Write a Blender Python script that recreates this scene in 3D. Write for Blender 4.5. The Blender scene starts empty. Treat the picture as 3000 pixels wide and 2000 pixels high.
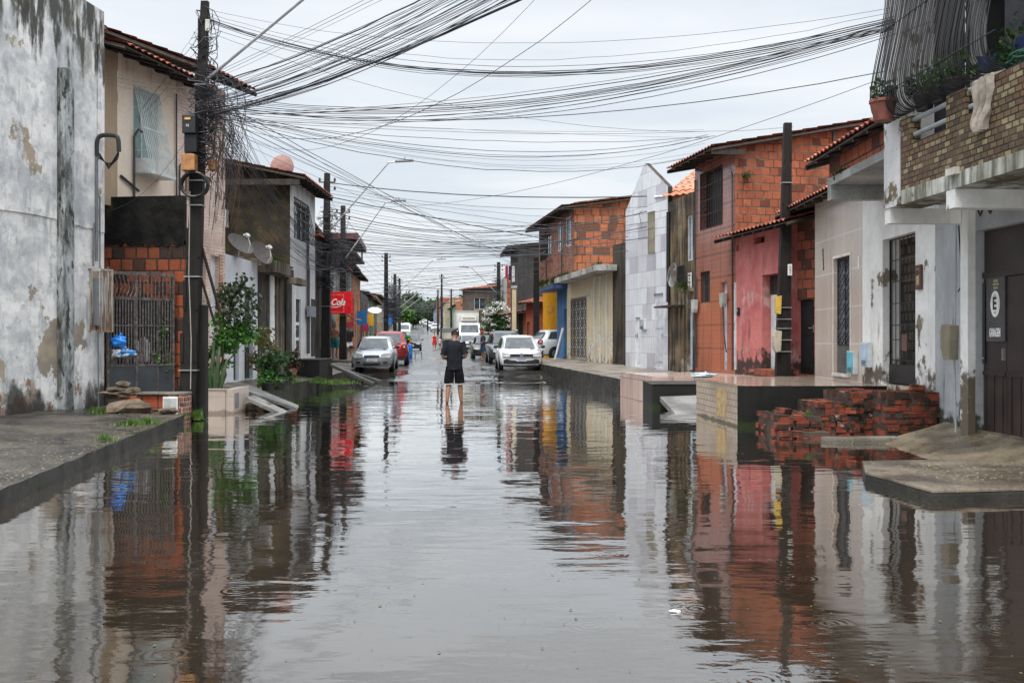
import bpy, bmesh, math, random
from mathutils import Vector, Matrix, noise as mnoise
R = math.radians
SC = bpy.context.scene
COL = SC.collection
# ------------------------------------------------------------------ camera, world, sun
F, U0, V0, CH = 2917.0, 1500.0, 997.0, 1.45          # 35 mm lens, eye 1.45 m above the flood water
cam_d = bpy.data.cameras.new('camera'); cam_d.lens = 35; cam_d.sensor_width = 36
cam_d.clip_start = 0.1; cam_d.clip_end = 3000
cam = bpy.data.objects.new('camera', cam_d); COL.objects.link(cam)
cam.location = (0, 0, CH); cam.rotation_euler = (R(90), 0, 0); cam_d.shift_y = -0.001
SC.camera = cam
SC.view_settings.view_transform = 'Standard'; SC.view_settings.look = 'None'
SC.view_settings.exposure = 0.75; SC.view_settings.gamma = 1.0
SUN_EL, SUN_ROT = R(58), R(200)
wd = bpy.data.worlds.new('World'); SC.world = wd; wd.use_nodes = True
wt = wd.node_tree; wt.nodes.clear()
def wn(t): return wt.nodes.new('ShaderNode' + t)
w_out = wn('OutputWorld'); w_bg = wn('Background'); w_bg.inputs['Strength'].default_value = 0.094
sky = wn('TexSky'); sky.sky_type = 'NISHITA'; sky.sun_disc = False
sky.sun_elevation = SUN_EL; sky.sun_rotation = SUN_ROT; sky.air_density = 1.2; sky.dust_density = 3.0
w_tc = wn('TexCoord'); w_map = wn('Mapping'); w_map.inputs['Scale'].default_value = (1, 1, 4.5)
w_no = wn('TexNoise'); w_no.inputs['Scale'].default_value = 2.1; w_no.inputs['Detail'].default_value = 6
w_no.inputs['Roughness'].default_value = 0.5
w_rmp = wn('ValToRGB'); w_rmp.color_ramp.elements[0].position = 0.36; w_rmp.color_ramp.elements[1].position = 0.62
w_rmp.color_ramp.elements[0].color = (4.9, 5.35, 5.9, 1); w_rmp.color_ramp.elements[1].color = (6.5, 6.65, 6.8, 1)
w_sep = wn('SeparateXYZ'); w_mr = wn('MapRange')
w_mr.inputs['From Min'].default_value = 0.03; w_mr.inputs['From Max'].default_value = 0.30
w_no2 = wn('TexNoise'); w_no2.inputs['Scale'].default_value = 3.0; w_no2.inputs['Detail'].default_value = 5
w_map2 = wn('Mapping'); w_map2.inputs['Scale'].default_value = (1, 1, 9)
w_r2 = wn('ValToRGB'); w_r2.color_ramp.elements[0].position = 0.40; w_r2.color_ramp.elements[1].position = 0.60
w_r2.color_ramp.elements[0].color = (3.7, 4.3, 5.0, 1); w_r2.color_ramp.elements[1].color = (5.9, 6.15, 6.4, 1)
w_mixc = wn('MixRGB'); w_mixs = wn('MixRGB'); w_mixs.inputs['Fac'].default_value = 0.12
L_ = wt.links.new
L_(w_tc.outputs['Generated'], w_map.inputs['Vector']); L_(w_map.outputs[0], w_no.inputs['Vector']); L_(w_no.outputs[0], w_rmp.inputs[0])
L_(w_tc.outputs['Generated'], w_map2.inputs['Vector']); L_(w_map2.outputs[0], w_no2.inputs['Vector']); L_(w_no2.outputs[0], w_r2.inputs[0])
L_(w_tc.outputs['Generated'], w_sep.inputs[0]); L_(w_sep.outputs['Z'], w_mr.inputs['Value']); L_(w_mr.outputs[0], w_mixc.inputs['Fac'])
L_(w_r2.outputs[0], w_mixc.inputs[1]); L_(w_rmp.outputs[0], w_mixc.inputs[2])
L_(w_mixc.outputs[0], w_mixs.inputs[1]); L_(sky.outputs[0], w_mixs.inputs[2]); w_zen = wn('MapRange'); w_zen.inputs['From Min'].default_value = 0.34; w_zen.inputs['From Max'].default_value = 0.95
w_zen.inputs['To Min'].default_value = 1.0; w_zen.inputs['To Max'].default_value = 3.3        # an overcast sky is brightest overhead
w_mul = wn('VectorMath'); w_mul.operation = 'SCALE'
L_(w_sep.outputs['Z'], w_zen.inputs['Value']); L_(w_mixs.outputs[0], w_mul.inputs[0]); L_(w_zen.outputs[0], w_mul.inputs['Scale']); L_(w_mul.outputs[0], w_bg.inputs['Color'])
L_(w_bg.outputs[0], w_out.inputs['Surface'])
sd = bpy.data.lights.new('sun', 'SUN'); sd.energy = 1.5; sd.angle = R(25); sd.color = (1.0, 0.96, 0.9)
sun = bpy.data.objects.new('sun', sd); COL.objects.link(sun)
sun.rotation_euler = (R(32), 0, R(-20))

# ------------------------------------------------------------------ node helpers
class NT:
    def __init__(s, name):
        s.m = bpy.data.materials.new(name); s.m.use_nodes = True; s.t = s.m.node_tree; s.t.nodes.clear()
        s.out = s.t.nodes.new('ShaderNodeOutputMaterial')
        s.tc = s.t.nodes.new('ShaderNodeTexCoord'); s.p = s.tc.outputs['Object']
        sp = s.n('SeparateXYZ', {0: s.p}); s.x, s.y, s.z = sp.outputs
    def n(s, typ, ins=None, **kw):
        nd = s.t.nodes.new('ShaderNode' + typ)
        for k, v in kw.items(): setattr(nd, k, v)
        for k, v in (ins or {}).items():
            if v is None: continue
            if isinstance(v, bpy.types.NodeSocket): s.t.links.new(v, nd.inputs[k])
            else:
                if isinstance(v, (tuple, list)) and len(v) == 3 and nd.inputs[k].type == 'RGBA': v = (*v, 1)
                nd.inputs[k].default_value = v
        return nd
    def math(s, op, a, b=None, c=None, clamp=False):
        return s.n('Math', {0: a, 1: b, 2: c}, operation=op, use_clamp=clamp).outputs[0]
    def mix(s, f, a, b, mode='MIX'):
        return s.n('MixRGB', {0: f, 1: a, 2: b}, blend_type=mode).outputs[0]
    def noise(s, sc=1.0, v=None, k=(1, 1, 1), det=4, ro=.55, dist=0.0):
        vv = s.n('VectorMath', {0: v if v is not None else s.p, 1: k}, operation='MULTIPLY').outputs[0]
        return s.n('TexNoise', {'Vector': vv, 'Scale': sc, 'Detail': det, 'Roughness': ro, 'Distortion': dist}).outputs[0]
    def rmp(s, f, a, b, o0=0.0, o1=1.0):
        return s.n('MapRange', {'Value': f, 'From Min': a, 'From Max': b, 'To Min': o0, 'To Max': o1}, interpolation_type='SMOOTHSTEP').outputs[0]
    def vec(s, x, y, z=0.0): return s.n('CombineXYZ', {0: x, 1: y, 2: z}).outputs[0]
    def fin(s, col, rough=.8, bump=None, bstr=.4, bdist=.02, **kw):
        ins = {'Base Color': col, 'Roughness': rough}
        if isinstance(rough, float) and rough >= .55: ins['Specular IOR Level'] = .2
        ins.update({k.replace('_', ' '): v for k, v in kw.items()})
        if bump is not None:
            ins['Normal'] = s.n('Bump', {'Strength': bstr, 'Distance': bdist, 'Height': bump}).outputs[0]
        b = s.n('BsdfPrincipled', ins)
        s.t.links.new(b.outputs[0], s.out.inputs['Surface'])
        return s.m
    def cells(s, x, z, w, h, gap, off=.5, wild=0):
        zz = s.math('DIVIDE', z, h); row = s.math('FLOOR', zz); fr = s.math('SUBTRACT', zz, row)
        xo = s.math('DIVIDE', x, w)
        if off: xo = s.math('ADD', xo, s.math('MULTIPLY', s.math('FLOORED_MODULO', row, 2.0), off))
        if wild: xo = s.math('ADD', xo, s.math('MULTIPLY', s.n('TexWhiteNoise', {'W': row}, noise_dimensions='1D').outputs[0], float(wild)))
        col = s.math('FLOOR', xo); fx = s.math('SUBTRACT', xo, col)
        rnd = s.n('TexWhiteNoise', {'Vector': s.vec(col, row, 0.0)}, noise_dimensions='2D')
        mx = s.math('MULTIPLY', s.math('MINIMUM', fx, s.math('SUBTRACT', 1.0, fx)), w)
        mz = s.math('MULTIPLY', s.math('MINIMUM', fr, s.math('SUBTRACT', 1.0, fr)), h)
        mask = s.n('MapRange', {'Value': s.math('MINIMUM', mx, mz), 'From Min': gap * .5, 'From Max': gap * .5 + gap * .4}).outputs[0]
        return mask, rnd.outputs[0], fx, fr
_MC = {}
def cached(f):
    def g(*a, **k):
        key = (f.__name__, repr(a), repr(sorted(k.items())))
        if key not in _MC: _MC[key] = f(*a, **k)
        return _MC[key]
    return g
@cached
def plain(name, col, rough=.6, metal=0.0, var=.15, sc=6.0, spec=.5):
    N = NT(name); n = N.noise(sc); n2 = N.noise(sc * 7)
    c = N.mix(N.rmp(n, .3, .7), tuple(x * (1 - var) for x in col), tuple(min(1, x * (1 + var)) for x in col))
    return N.fin(c, N.rmp(n2, .3, .7, rough * .85, min(1, rough * 1.15)), n2, .15, .004, Metallic=metal, Specular_IOR_Level=spec)
@cached
def plaster(name, base, base2=None, streak=(.06, .055, .05), st=(.52, .72), top=None, toph=1.6, topk=1.0, peel=None, pl=(.60, .64),
            low=None, lowh=.8, rough=.75, sk=1.0, bump=.5, tile=None, rot=1.0):
    N = NT(name)
    base2 = base2 or tuple(x * .8 for x in base)
    c = N.mix(N.rmp(N.noise(1.1, det=6), .38, .66), base, base2)
    c = N.mix(N.rmp(N.noise(9, det=5), .35, .75, 0, .35), c, tuple(x * .8 for x in base2))
    hb = N.noise(30, det=5)
    h = hb
    if tile:
        w, hh, gap, gc, off = tile
        m, rn, fx, fr = N.cells(N.math('ADD', N.x, N.y), N.z, w, hh, gap, off)
        c = N.mix(N.rmp(rn, 0, 1, 0, .25), c, base2)
        c = N.mix(m, gc, c); h = N.math('ADD', N.math('MULTIPLY', m, .6), N.math('MULTIPLY', hb, .1))
    if peel:
        f = N.noise(1.3, det=7, ro=.62, k=(1, 1, .8))
        if low is not None: f = N.math('ADD', f, N.rmp(N.z, lowh * .3, lowh * 2.2, .10, 0))
        pm = N.rmp(f, pl[0], pl[1])
        c = N.mix(pm, c, N.mix(N.rmp(N.noise(5), .4, .6), peel, tuple(x * .55 for x in peel)))
        h = N.math('SUBTRACT', h, N.math('MULTIPLY', pm, .8))
    f = N.noise(4.0 * sk, k=(1, 1, .09), det=5, ro=.6)
    f = N.math('ADD', N.math('MULTIPLY', f, .65), N.math('MULTIPLY', N.noise(1.6, det=4), .35))
    if top is not None:
        f = N.math('ADD', f, N.rmp(N.z, top - toph, top, -.02, .16 * topk))
    c = N.mix(N.math('MULTIPLY', N.rmp(f, st[0], st[1]), .88), c, streak)
    if low is not None:
        g = N.math('ADD', N.noise(3.0, det=6, ro=.65), N.rmp(N.z, 0, lowh, .22, -.25))
        c = N.mix(N.rmp(g, .5, .62), c, low)
    return N.fin(c, rough, h, bump, .012)
@cached
def brick(name, w=.2, h=.2, gap=.018, c1=(.46, .15, .07), c2=(.31, .09, .045), dark=(.14, .055, .035), mort=(.07, .055, .045),
          groove=7, stain=.65, darkp=.80, rough=.8, off=.5, grime=None):
    N = NT(name)
    wob = N.math('MULTIPLY', N.math('SUBTRACT', N.noise(6, det=3), .5), min(.03, h * .12))
    m, rn, fx, fr = N.cells(N.math('ADD', N.math('ADD', N.x, N.y), wob), N.math('ADD', N.z, wob), w, h, gap, off, .35)
    c = N.mix(rn, c1, c2)
    c = N.mix(N.rmp(N.noise(.8, det=5), .42, .62, 0, .45), c, (.24, .10, .06))
    r2 = N.math('FRACT', N.math('MULTIPLY', rn, 37.13))
    c = N.mix(N.rmp(r2, darkp, darkp + .06), c, dark)
    c = N.mix(N.rmp(N.noise(14, det=5), .35, .8, 0, .5), c, tuple(x * .5 for x in c2))
    ht = m
    if groove:
        gv = N.math('PINGPONG', N.math('MULTIPLY', fr, float(groove)), .5)
        gm = N.rmp(gv, 0, .16)
        c = N.mix(gm, N.mix(.55, c, tuple(x * .35 for x in c2)), c); ht = N.math('ADD', N.math('MULTIPLY', m, .7), N.math('MULTIPLY', gm, .3))
    c = N.mix(N.rmp(N.noise(5, det=7, ro=.7), .58, .70, 0, .75), c, tuple(x * .45 + .03 for x in c2))
    c = N.mix(N.rmp(N.math('ADD', N.noise(7, det=6, ro=.7), N.rmp(m, 0, 1, .05, -.02)), .60, .66, 0, .6), c, (.34, .29, .25))
    c = N.mix(m, N.mix(N.rmp(N.noise(3), .4, .65), mort, tuple(min(1, x * 2.6) for x in mort)), c)
    sm = N.rmp(N.math('ADD', N.math('MULTIPLY', N.noise(3.2, k=(1, 1, .25), det=6), .6), N.math('MULTIPLY', N.noise(1.0), .4)), .50, .70, 0, stain)
    c = N.mix(sm, c, (.05, .04, .03))
    if grime is not None:
        c = N.mix(N.rmp(N.math('ADD', N.noise(2.5, det=6), N.rmp(N.z, grime, grime + .9, .3, -.3)), .5, .6), c, (.035, .035, .022))
    return N.fin(c, rough, ht, .6, .012)
@cached
def patchtile(name, w, h, cols, grout, gap=.012, off=0.0, rough=.25, dirt=.25):
    N = NT(name)
    m, rn, fx, fr = N.cells(N.math('ADD', N.x, N.y), N.z, w, h, gap, off)
    cr = N.n('ValToRGB', {0: rn}); el = cr.color_ramp; el.interpolation = 'CONSTANT'
    while len(el.elements) < len(cols): el.elements.new(.5)
    for i, cc in enumerate(cols): el.elements[i].position = i / len(cols); el.elements[i].color = (*cc, 1)
    c = N.mix(N.rmp(N.noise(3), .3, .7, 0, .2), cr.outputs[0], (.3, .3, .31))
    c = N.mix(m, grout, c)
    c = N.mix(N.rmp(N.noise(3.5, k=(1, 1, .12), det=5), .5, .75, 0, dirt), c, (.1, .09, .075))
    return N.fin(c, rough, m, .35, .006)
@cached
def rooftile(name='clay_roof_tile', a=(.36, .10, .055), b=(.13, .045, .035), c3=(.55, .26, .16)):
    N = NT(name)
    m, rn, fx, fr = N.cells(N.x, N.y, .22, .4, .01, 0)
    c = N.mix(rn, a, tuple(x * .7 for x in a))
    c = N.mix(N.rmp(N.noise(2.2, det=6), .42, .62), c, b)
    c = N.mix(N.rmp(N.noise(7, det=3), .58, .68), c, c3)
    return N.fin(c, .8, N.noise(40), .4, .01)
@cached
def concrete(name, a=(.16, .15, .135), b=(.06, .055, .05), moss=(.05, .06, .02), mossk=.6, rough=(.35, .8), sc=1.0, specks=True):
    N = NT(name)
    c = N.mix(N.rmp(N.noise(1.3 * sc, det=7, ro=.6), .36, .64), a, b)
    c = N.mix(N.rmp(N.noise(22 * sc, det=4), .5, .72, 0, .6), c, tuple(x * .45 for x in b))
    if specks: c = N.mix(N.rmp(N.noise(60 * sc, det=2), .66, .70), c, tuple(min(1, x * 2.0) for x in a))
    c = N.mix(N.rmp(N.noise(2.1 * sc, det=6, ro=.65), .58, .68, 0, mossk), c, moss)
    h = N.math('ADD', N.noise(9 * sc, det=6), N.math('MULTIPLY', N.noise(70 * sc), .3))
    return N.fin(c, N.rmp(N.noise(.9 * sc, det=3), .4, .6, rough[0], rough[1]), h, .6, .02, Specular_IOR_Level=.3)
@cached
def glass_dark(name='dark_window_glass', col=(.02, .025, .03)):
    N = NT(name); return N.fin(N.mix(N.rmp(N.noise(2), .4, .6), col, tuple(x * 1.8 for x in col)), .06)
@cached
def carpaint(name, col, metal=.3):
    N = NT(name); return N.fin(N.mix(N.rmp(N.noise(5), .3, .7, 0, .15), col, tuple(x * .6 for x in col)), .28, Metallic=metal, Coat_Weight=.6, Coat_Roughness=.06)
@cached
def leafmat(name, a, b, c3=None):
    N = NT(name); r = N.n('TexWhiteNoise', {'Vector': N.n('VectorMath', {0: N.p, 1: (.07, .07, .07)}, operation='SNAP').outputs[0]})
    c = N.mix(r.outputs[0], a, b)
    if c3: c = N.mix(N.rmp(N.noise(2.2, det=3), .55, .65), c, c3)
    ins = {'Base Color': c, 'Roughness': .45}
    bs = N.n('BsdfPrincipled', ins); tr = N.n('BsdfTranslucent', {'Color': c}); mx = N.n('MixShader', {0: .25})
    N.t.links.new(bs.outputs[0], mx.inputs[1]); N.t.links.new(tr.outputs[0], mx.inputs[2]); N.t.links.new(mx.outputs[0], N.out.inputs['Surface'])
    return N.m
BLACKM = lambda: plain('black_rubber', (.012, .012, .013), .6)
RUST = lambda: plain('rusty_dark_iron', (.045, .032, .027), .6, .3, .4, 12)
GALV = lambda: plain('grey_metal', (.35, .36, .37), .4, .6)

# ------------------------------------------------------------------ mesh builder
class MB:
    def __init__(s): s.v = []; s.f = []
    def add(s, vs, fs):
        o = len(s.v); s.v += [tuple(a) for a in vs]; s.f += [tuple(i + o for i in f) for f in fs]; return s
    def box(s, x0, x1, y0, y1, z0, z1):
        if x0 > x1: x0, x1 = x1, x0
        if y0 > y1: y0, y1 = y1, y0
        if z0 > z1: z0, z1 = z1, z0
        v = [(x0, y0, z0), (x1, y0, z0), (x1, y1, z0), (x0, y1, z0), (x0, y0, z1), (x1, y0, z1), (x1, y1, z1), (x0, y1, z1)]
        return s.add(v, [(0, 3, 2, 1), (4, 5, 6, 7), (0, 1, 5, 4), (1, 2, 6, 5), (2, 3, 7, 6), (3, 0, 4, 7)])
    def poly(s, pts): return s.add(pts, [tuple(range(len(pts)))])
    def prism(s, pts, d):
        n = len(pts); d = Vector(d); q = [tuple(Vector(p) + d) for p in pts]
        return s.add(list(pts) + q, [tuple(range(n))[::-1], tuple(range(n, 2 * n))] + [(i, (i + 1) % n, n + (i + 1) % n, n + i) for i in range(n)])
    def tube(s, pts, r, k=6, r1=None, cap=True, closed=False):
        pts = [Vector(p) for p in pts]; n = len(pts)
        if n < 2: return s
        vs = []; fs = []; up = None
        for i, p in enumerate(pts):
            a = pts[i - 1] if i else p; b = pts[i + 1] if i < n - 1 else p
            t = (b - a)
            if t.length < 1e-9: t = Vector((0, 0, 1))
            t.normalize()
            if up is None: up = Vector((0, 0, 1)) if abs(t.z) < .9 else Vector((1, 0, 0))
            x = t.cross(up)
            if x.length < 1e-5: x = t.cross(Vector((1, .3, 0)))
            x.normalize(); y = x.cross(t).normalized(); up = y
            rr = r if r1 is None else r + (r1 - r) * i / (n - 1)
            if isinstance(r, (list, tuple)): rr = r[i]
            for j in range(k):
                an = 2 * math.pi * j / k
                vs.append(p + x * math.cos(an) * rr + y * math.sin(an) * rr)
        for i in range(n - 1):
            for j in range(k):
                fs.append((i * k + j, i * k + (j + 1) % k, (i + 1) * k + (j + 1) % k, (i + 1) * k + j))
        if cap: fs.append(tuple(range(k))[::-1]); fs.append(tuple((n - 1) * k + j for j in range(k)))
        return s.add(vs, fs)
    def lathe(s, prof, k=16, c=(0, 0, 0), axis='z'):
        vs = []; fs = []; n = len(prof)
        for (r, z) in prof:
            for j in range(k):
                a = 2 * math.pi * j / k; x, y = r * math.cos(a), r * math.sin(a)
                p = {'z': (x, y, z), 'x': (z, x, y), 'y': (x, z, y)}[axis]
                vs.append((p[0] + c[0], p[1] + c[1], p[2] + c[2]))
        for i in range(n - 1):
            for j in range(k): fs.append((i * k + j, i * k + (j + 1) % k, (i + 1) * k + (j + 1) % k, (i + 1) * k + j))
        fs.append(tuple(range(k))[::-1]); fs.append(tuple((n - 1) * k + j for j in range(k)))
        return s.add(vs, fs)
    def grid(s, fn, nu, nv):
        vs = [fn(i / nu, j / nv) for j in range(nv + 1) for i in range(nu + 1)]
        return s.add(vs, [(j * (nu + 1) + i, j * (nu + 1) + i + 1, (j + 1) * (nu + 1) + i + 1, (j + 1) * (nu + 1) + i) for j in range(nv) for i in range(nu)])
    def build(s, name, mat, parent=None, smooth=False, bevel=0, recalc=False, angle=None):
        me = bpy.data.meshes.new(name); me.from_pydata(s.v, [], s.f)
        if bevel or recalc:
            bm = bmesh.new(); bm.from_mesh(me)
            if bevel: bmesh.ops.bevel(bm, geom=[e for e in bm.edges if len(e.link_faces) == 2 and e.calc_face_angle(0) > .5], offset=bevel, segments=2, affect='EDGES', profile=.7)
            bmesh.ops.recalc_face_normals(bm, faces=bm.faces); bm.to_mesh(me); bm.free()
        me.validate()
        if smooth: me.polygons.foreach_set('use_smooth', [True] * len(me.polygons))
        me.materials.append(mat)
        o = bpy.data.objects.new(name, me); COL.objects.link(o)
        if parent is not None: o.parent = parent
        if smooth and angle: me.set_sharp_from_angle(angle=R(angle))
        return o
def bx(name, x0, x1, y0, y1, z0, z1, mat, parent=None, bevel=0): return MB().box(x0, x1, y0, y1, z0, z1).build(name, mat, parent, bevel=bevel)
def tag(o, label=None, cat=None, group=None, kind=None):
    if label: o['label'] = label
    if cat: o['category'] = cat
    if group: o['group'] = group
    if kind: o['kind'] = kind
    return o
def thing(name, label, cat, loc=(0, 0, 0), rz=0.0, group=None):
    o = bpy.data.objects.new(name, None); COL.objects.link(o); o.location = loc; o.rotation_euler = (0, 0, rz)
    o.empty_display_size = .2
    return tag(o, label, cat, group)
def copy_tree(o, parent=None):
    c = o.copy(); COL.objects.link(c)
    if parent is not None: c.parent = parent
    for ch in list(o.children): copy_tree(ch, c)
    return c
def W(u, v, Y): return Vector(((u - U0) * Y / F, Y, CH - (v - V0) * Y / F))
def WZ(u, v, z=0.0):
    Y = (CH - z) * F / (v - V0); return Vector(((u - U0) * Y / F, Y, z))
class Fr:                                   # a straight street front: local x runs along it, -y points to the street
    def __init__(s, p0, p1):
        s.o = Vector(p0); d = Vector(p1) - s.o; s.L = d.length; s.d = d / s.L; s.n = Vector((-s.d.y, s.d.x)); s.rz = math.atan2(s.d.y, s.d.x)
    def s(s_, u, off=0.0):
        r = Vector(((u - U0) / F, 1)); o = s_.o - s_.n * off
        cr = lambda a, b: a.x * b.y - a.y * b.x
        return -cr(o, r) / cr(s_.d, r)
    def z(s_, u, v, off=0.0):
        o = s_.o - s_.n * off; Y = o.y + s_.d.y * s_.s(u, off); return CH - (v - V0) * Y / F
    def rect(s_, u0, v0, u1, v1, off=0.0):
        um = (u0 + u1) / 2; a, b = sorted((s_.s(u0, off), s_.s(u1, off)))
        return a, b, s_.z(um, v1, off), s_.z(um, v0, off)
    def world(s_, x, y, z): return Vector((*(s_.o + s_.d * x + s_.n * y), z))
    def thing(s_, name, label, cat, group=None): return thing(name, label, cat, (s_.o.x, s_.o.y, 0), s_.rz, group)
def wall_mb(x0, x1, z0, z1, ops=(), y=0.0, depth=.18, top=None, mb=None):
    """front face at y facing -y, with real openings (reveals 'depth' deep); top(x) gives a sloping head above z1"""
    mb = mb or MB(); ops = [(max(a, x0), min(b, x1), max(c, z0), min(d, z1)) for a, b, c, d in ops]
    xs = sorted({x0, x1, *[o[0] for o in ops], *[o[1] for o in ops]}); zs = sorted({z0, z1, *[o[2] for o in ops], *[o[3] for o in ops]})
    for i in range(len(xs) - 1):
        for j in range(len(zs) - 1):
            a, b, c, d = xs[i], xs[i + 1], zs[j], zs[j + 1]
            if b - a < 1e-4 or d - c < 1e-4: continue
            if any(o[0] - 1e-5 <= a and b <= o[1] + 1e-5 and o[2] - 1e-5 <= c and d <= o[3] + 1e-5 for o in ops): continue
            mb.poly([(a, y, c), (b, y, c), (b, y, d), (a, y, d)])
    for a, b, c, d in ops:
        q = y + depth
        mb.poly([(a, y, c), (a, y, d), (a, q, d), (a, q, c)]); mb.poly([(b, y, c), (b, q, c), (b, q, d), (b, y, d)])
        mb.poly([(a, y, d), (b, y, d), (b, q, d), (a, q, d)]); mb.poly([(a, y, c), (a, q, c), (b, q, c), (b, y, c)])
        mb.poly([(a, q, c), (b, q, c), (b, q, d), (a, q, d)])
    if top:
        pts = [(x0, y, z1), (x1, y, z1)] + [(x, y, z) for x, z in reversed(top)]
        mb.poly(pts)
    return mb
def shell(parent, L, D, z0, z1, mat, ops=(), zb=None, side=None, top=None, name='wall', depth=.18, x0=0.0, near=None, topm=True):
    """front with openings; near = side turned to the camera ('L' for x=0, 'R' for x=L) built as its own part if side material given"""
    zb = z1 if zb is None else zb
    mb = wall_mb(x0, L, z0, z1, ops, depth=depth, top=top)
    sd_ = {'L': x0, 'R': L}
    for k, xx in sd_.items():
        if side is not None and near == k: continue
        mb.poly([(xx, 0, z0), (xx, D, z0), (xx, D, zb), (xx, 0, z1)])
    mb.poly([(x0, D, z0), (L, D, z0), (L, D, zb), (x0, D, zb)])
    if topm: mb.poly([(x0, 0.002, z1), (L, 0.002, z1), (L, D, zb), (x0, D, zb)])
    o = mb.build(name, mat, parent)
    if side is not None:
        xx = sd_[near]; e = .004 if near == 'R' else -.004
        MB().poly([(xx, 0, z0), (xx, D, z0), (xx, D, zb), (xx, 0, z1)]).build('side_wall', side, parent)
    return o
def tileroof(parent, e0, e1, r0, r1, name='roof', mat=None, under=True, pitch=.21, amp=.045, row=.42, boardmat=None):
    """barrel-tiled slope: e0-e1 along the eave, r0-r1 along the top"""
    e0, e1, r0, r1 = map(Vector, (e0, e1, r0, r1)); n = (e1 - e0).cross(r0 - e0).normalized()
    if n.z < 0: n = -n
    Ls = (e1 - e0).length; D = (r0 - e0).length; cols = max(1, round(Ls / pitch)); rows = max(1, round(D / row)); st = 6
    mb = MB(); nx = cols * st
    def P(i, t, lift):
        s = i / nx; ph = math.pi * 2 * i / st
        p = (e0.lerp(e1, s)).lerp(r0.lerp(r1, s), t)
        return p + n * (amp * (.5 + .5 * math.cos(ph)) + lift)
    for k in range(rows):
        t0, t1 = k / rows, (k + 1) / rows
        vs = [P(i, t0, .035) for i in range(nx + 1)] + [P(i, min(1, t1 + .02), .005) for i in range(nx + 1)]
        fs = [(i, i + 1, nx + 2 + i, nx + 1 + i) for i in range(nx)]
        if k == 0:
            vs += [P(i, t0, .015) - Vector((0, 0, .0)) for i in range(nx + 1)]; b = 2 * (nx + 1)
            fs += [(i, b + i, b + i + 1, i + 1) for i in range(nx)]
        mb.add(vs, fs)
    o = mb.build(name, mat or rooftile(), parent, smooth=True, angle=50)
    if under:
        m2 = MB(); pts = [e0 - n * .012, e1 - n * .012, r1 - n * .012, r0 - n * .012]; m2.prism(pts, -n * .03)
        k = max(2, int(Ls / .55))
        for i in range(k + 1):
            s = (i + .02) / (k + .04); a = e0.lerp(e1, s) - n * .07; b2 = r0.lerp(r1, s) - n * .07; m2.tube([a, b2], .035, 4)
        m2.build('roof_boards', boardmat or plain('dark_wood', (.035, .026, .021), .85, 0, .4), parent)
    return o
def bars(parent, x0, x1, z0, z1, y, n, r=.008, mat=None, hz=(), name='grille', hr=None, frame=True):
    mb = MB()
    for i in range(n): 
        x = x0 + (x1 - x0) * (i + .5) / n; mb.tube([(x, y, z0), (x, y, z1)], r, 4)
    for t in hz: mb.box(x0, x1, y - r, y + r, z0 + (z1 - z0) * t - (hr or r), z0 + (z1 - z0) * t + (hr or r))
    if frame:
        w = .02
        mb.box(x0, x0 + w, y - .012, y + .012, z0, z1); mb.box(x1 - w, x1, y - .012, y + .012, z0, z1)
        mb.box(x0 + w, x1 - w, y - .012, y + .012, z0, z0 + w); mb.box(x0 + w, x1 - w, y - .012, y + .012, z1 - w, z1)
    return mb.build(name, mat or RUST(), parent)
def ornate(parent, x0, x1, z0, z1, y, mat, nx=2, cell=.3, name='grille', r=.008):
    mb = MB(); w = (x1 - x0) / nx; nz = max(1, round((z1 - z0) / cell)); h = (z1 - z0) / nz
    for i in range(nx):
        for j in range(nz):
            cx, cz = x0 + w * (i + .5), z0 + h * (j + .5)
            for sx in (-1, 1):
                mb.tube([(cx, y, cz - h / 2), (cx + sx * w * .42, y, cz), (cx, y, cz + h / 2)], r, 4)
                mb.tube([(cx + sx * w * .5, y, cz - h / 2), (cx + sx * w * .12, y, cz), (cx + sx * w * .5, y, cz + h / 2)], r, 4)
    for i in range(nx + 1): mb.box(x0 + w * i - .008, x0 + w * i + .008, y - .01, y + .01, z0, z1)
    mb.box(x0, x1, y - .012, y + .012, z0 - .012, z0 + .012); mb.box(x0, x1, y - .012, y + .012, z1 - .012, z1 + .012)
    return mb.build(name, mat, parent)
def window(parent, x0, x1, z0, z1, y, fm, gm=None, mull=1, w=.05, name='window'):
    mb = MB(); mb.box(x0, x0 + w, y, y + .05, z0, z1).box(x1 - w, x1, y, y + .05, z0, z1).box(x0 + w, x1 - w, y, y + .05, z0, z0 + w).box(x0 + w, x1 - w, y, y + .05, z1 - w, z1)
    for i in range(1, mull + 1):
        c = x0 + (x1 - x0) * i / (mull + 1); mb.box(c - w / 2, c + w / 2, y + .003, y + .047, z0 + w, z1 - w)
    o = mb.build(name, fm, parent)
    bx('pane', x0 + w * .8, x1 - w * .8, y + .02, y + .028, z0 + w * .8, z1 - w * .8, gm or glass_dark(), o)
    return o
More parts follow.
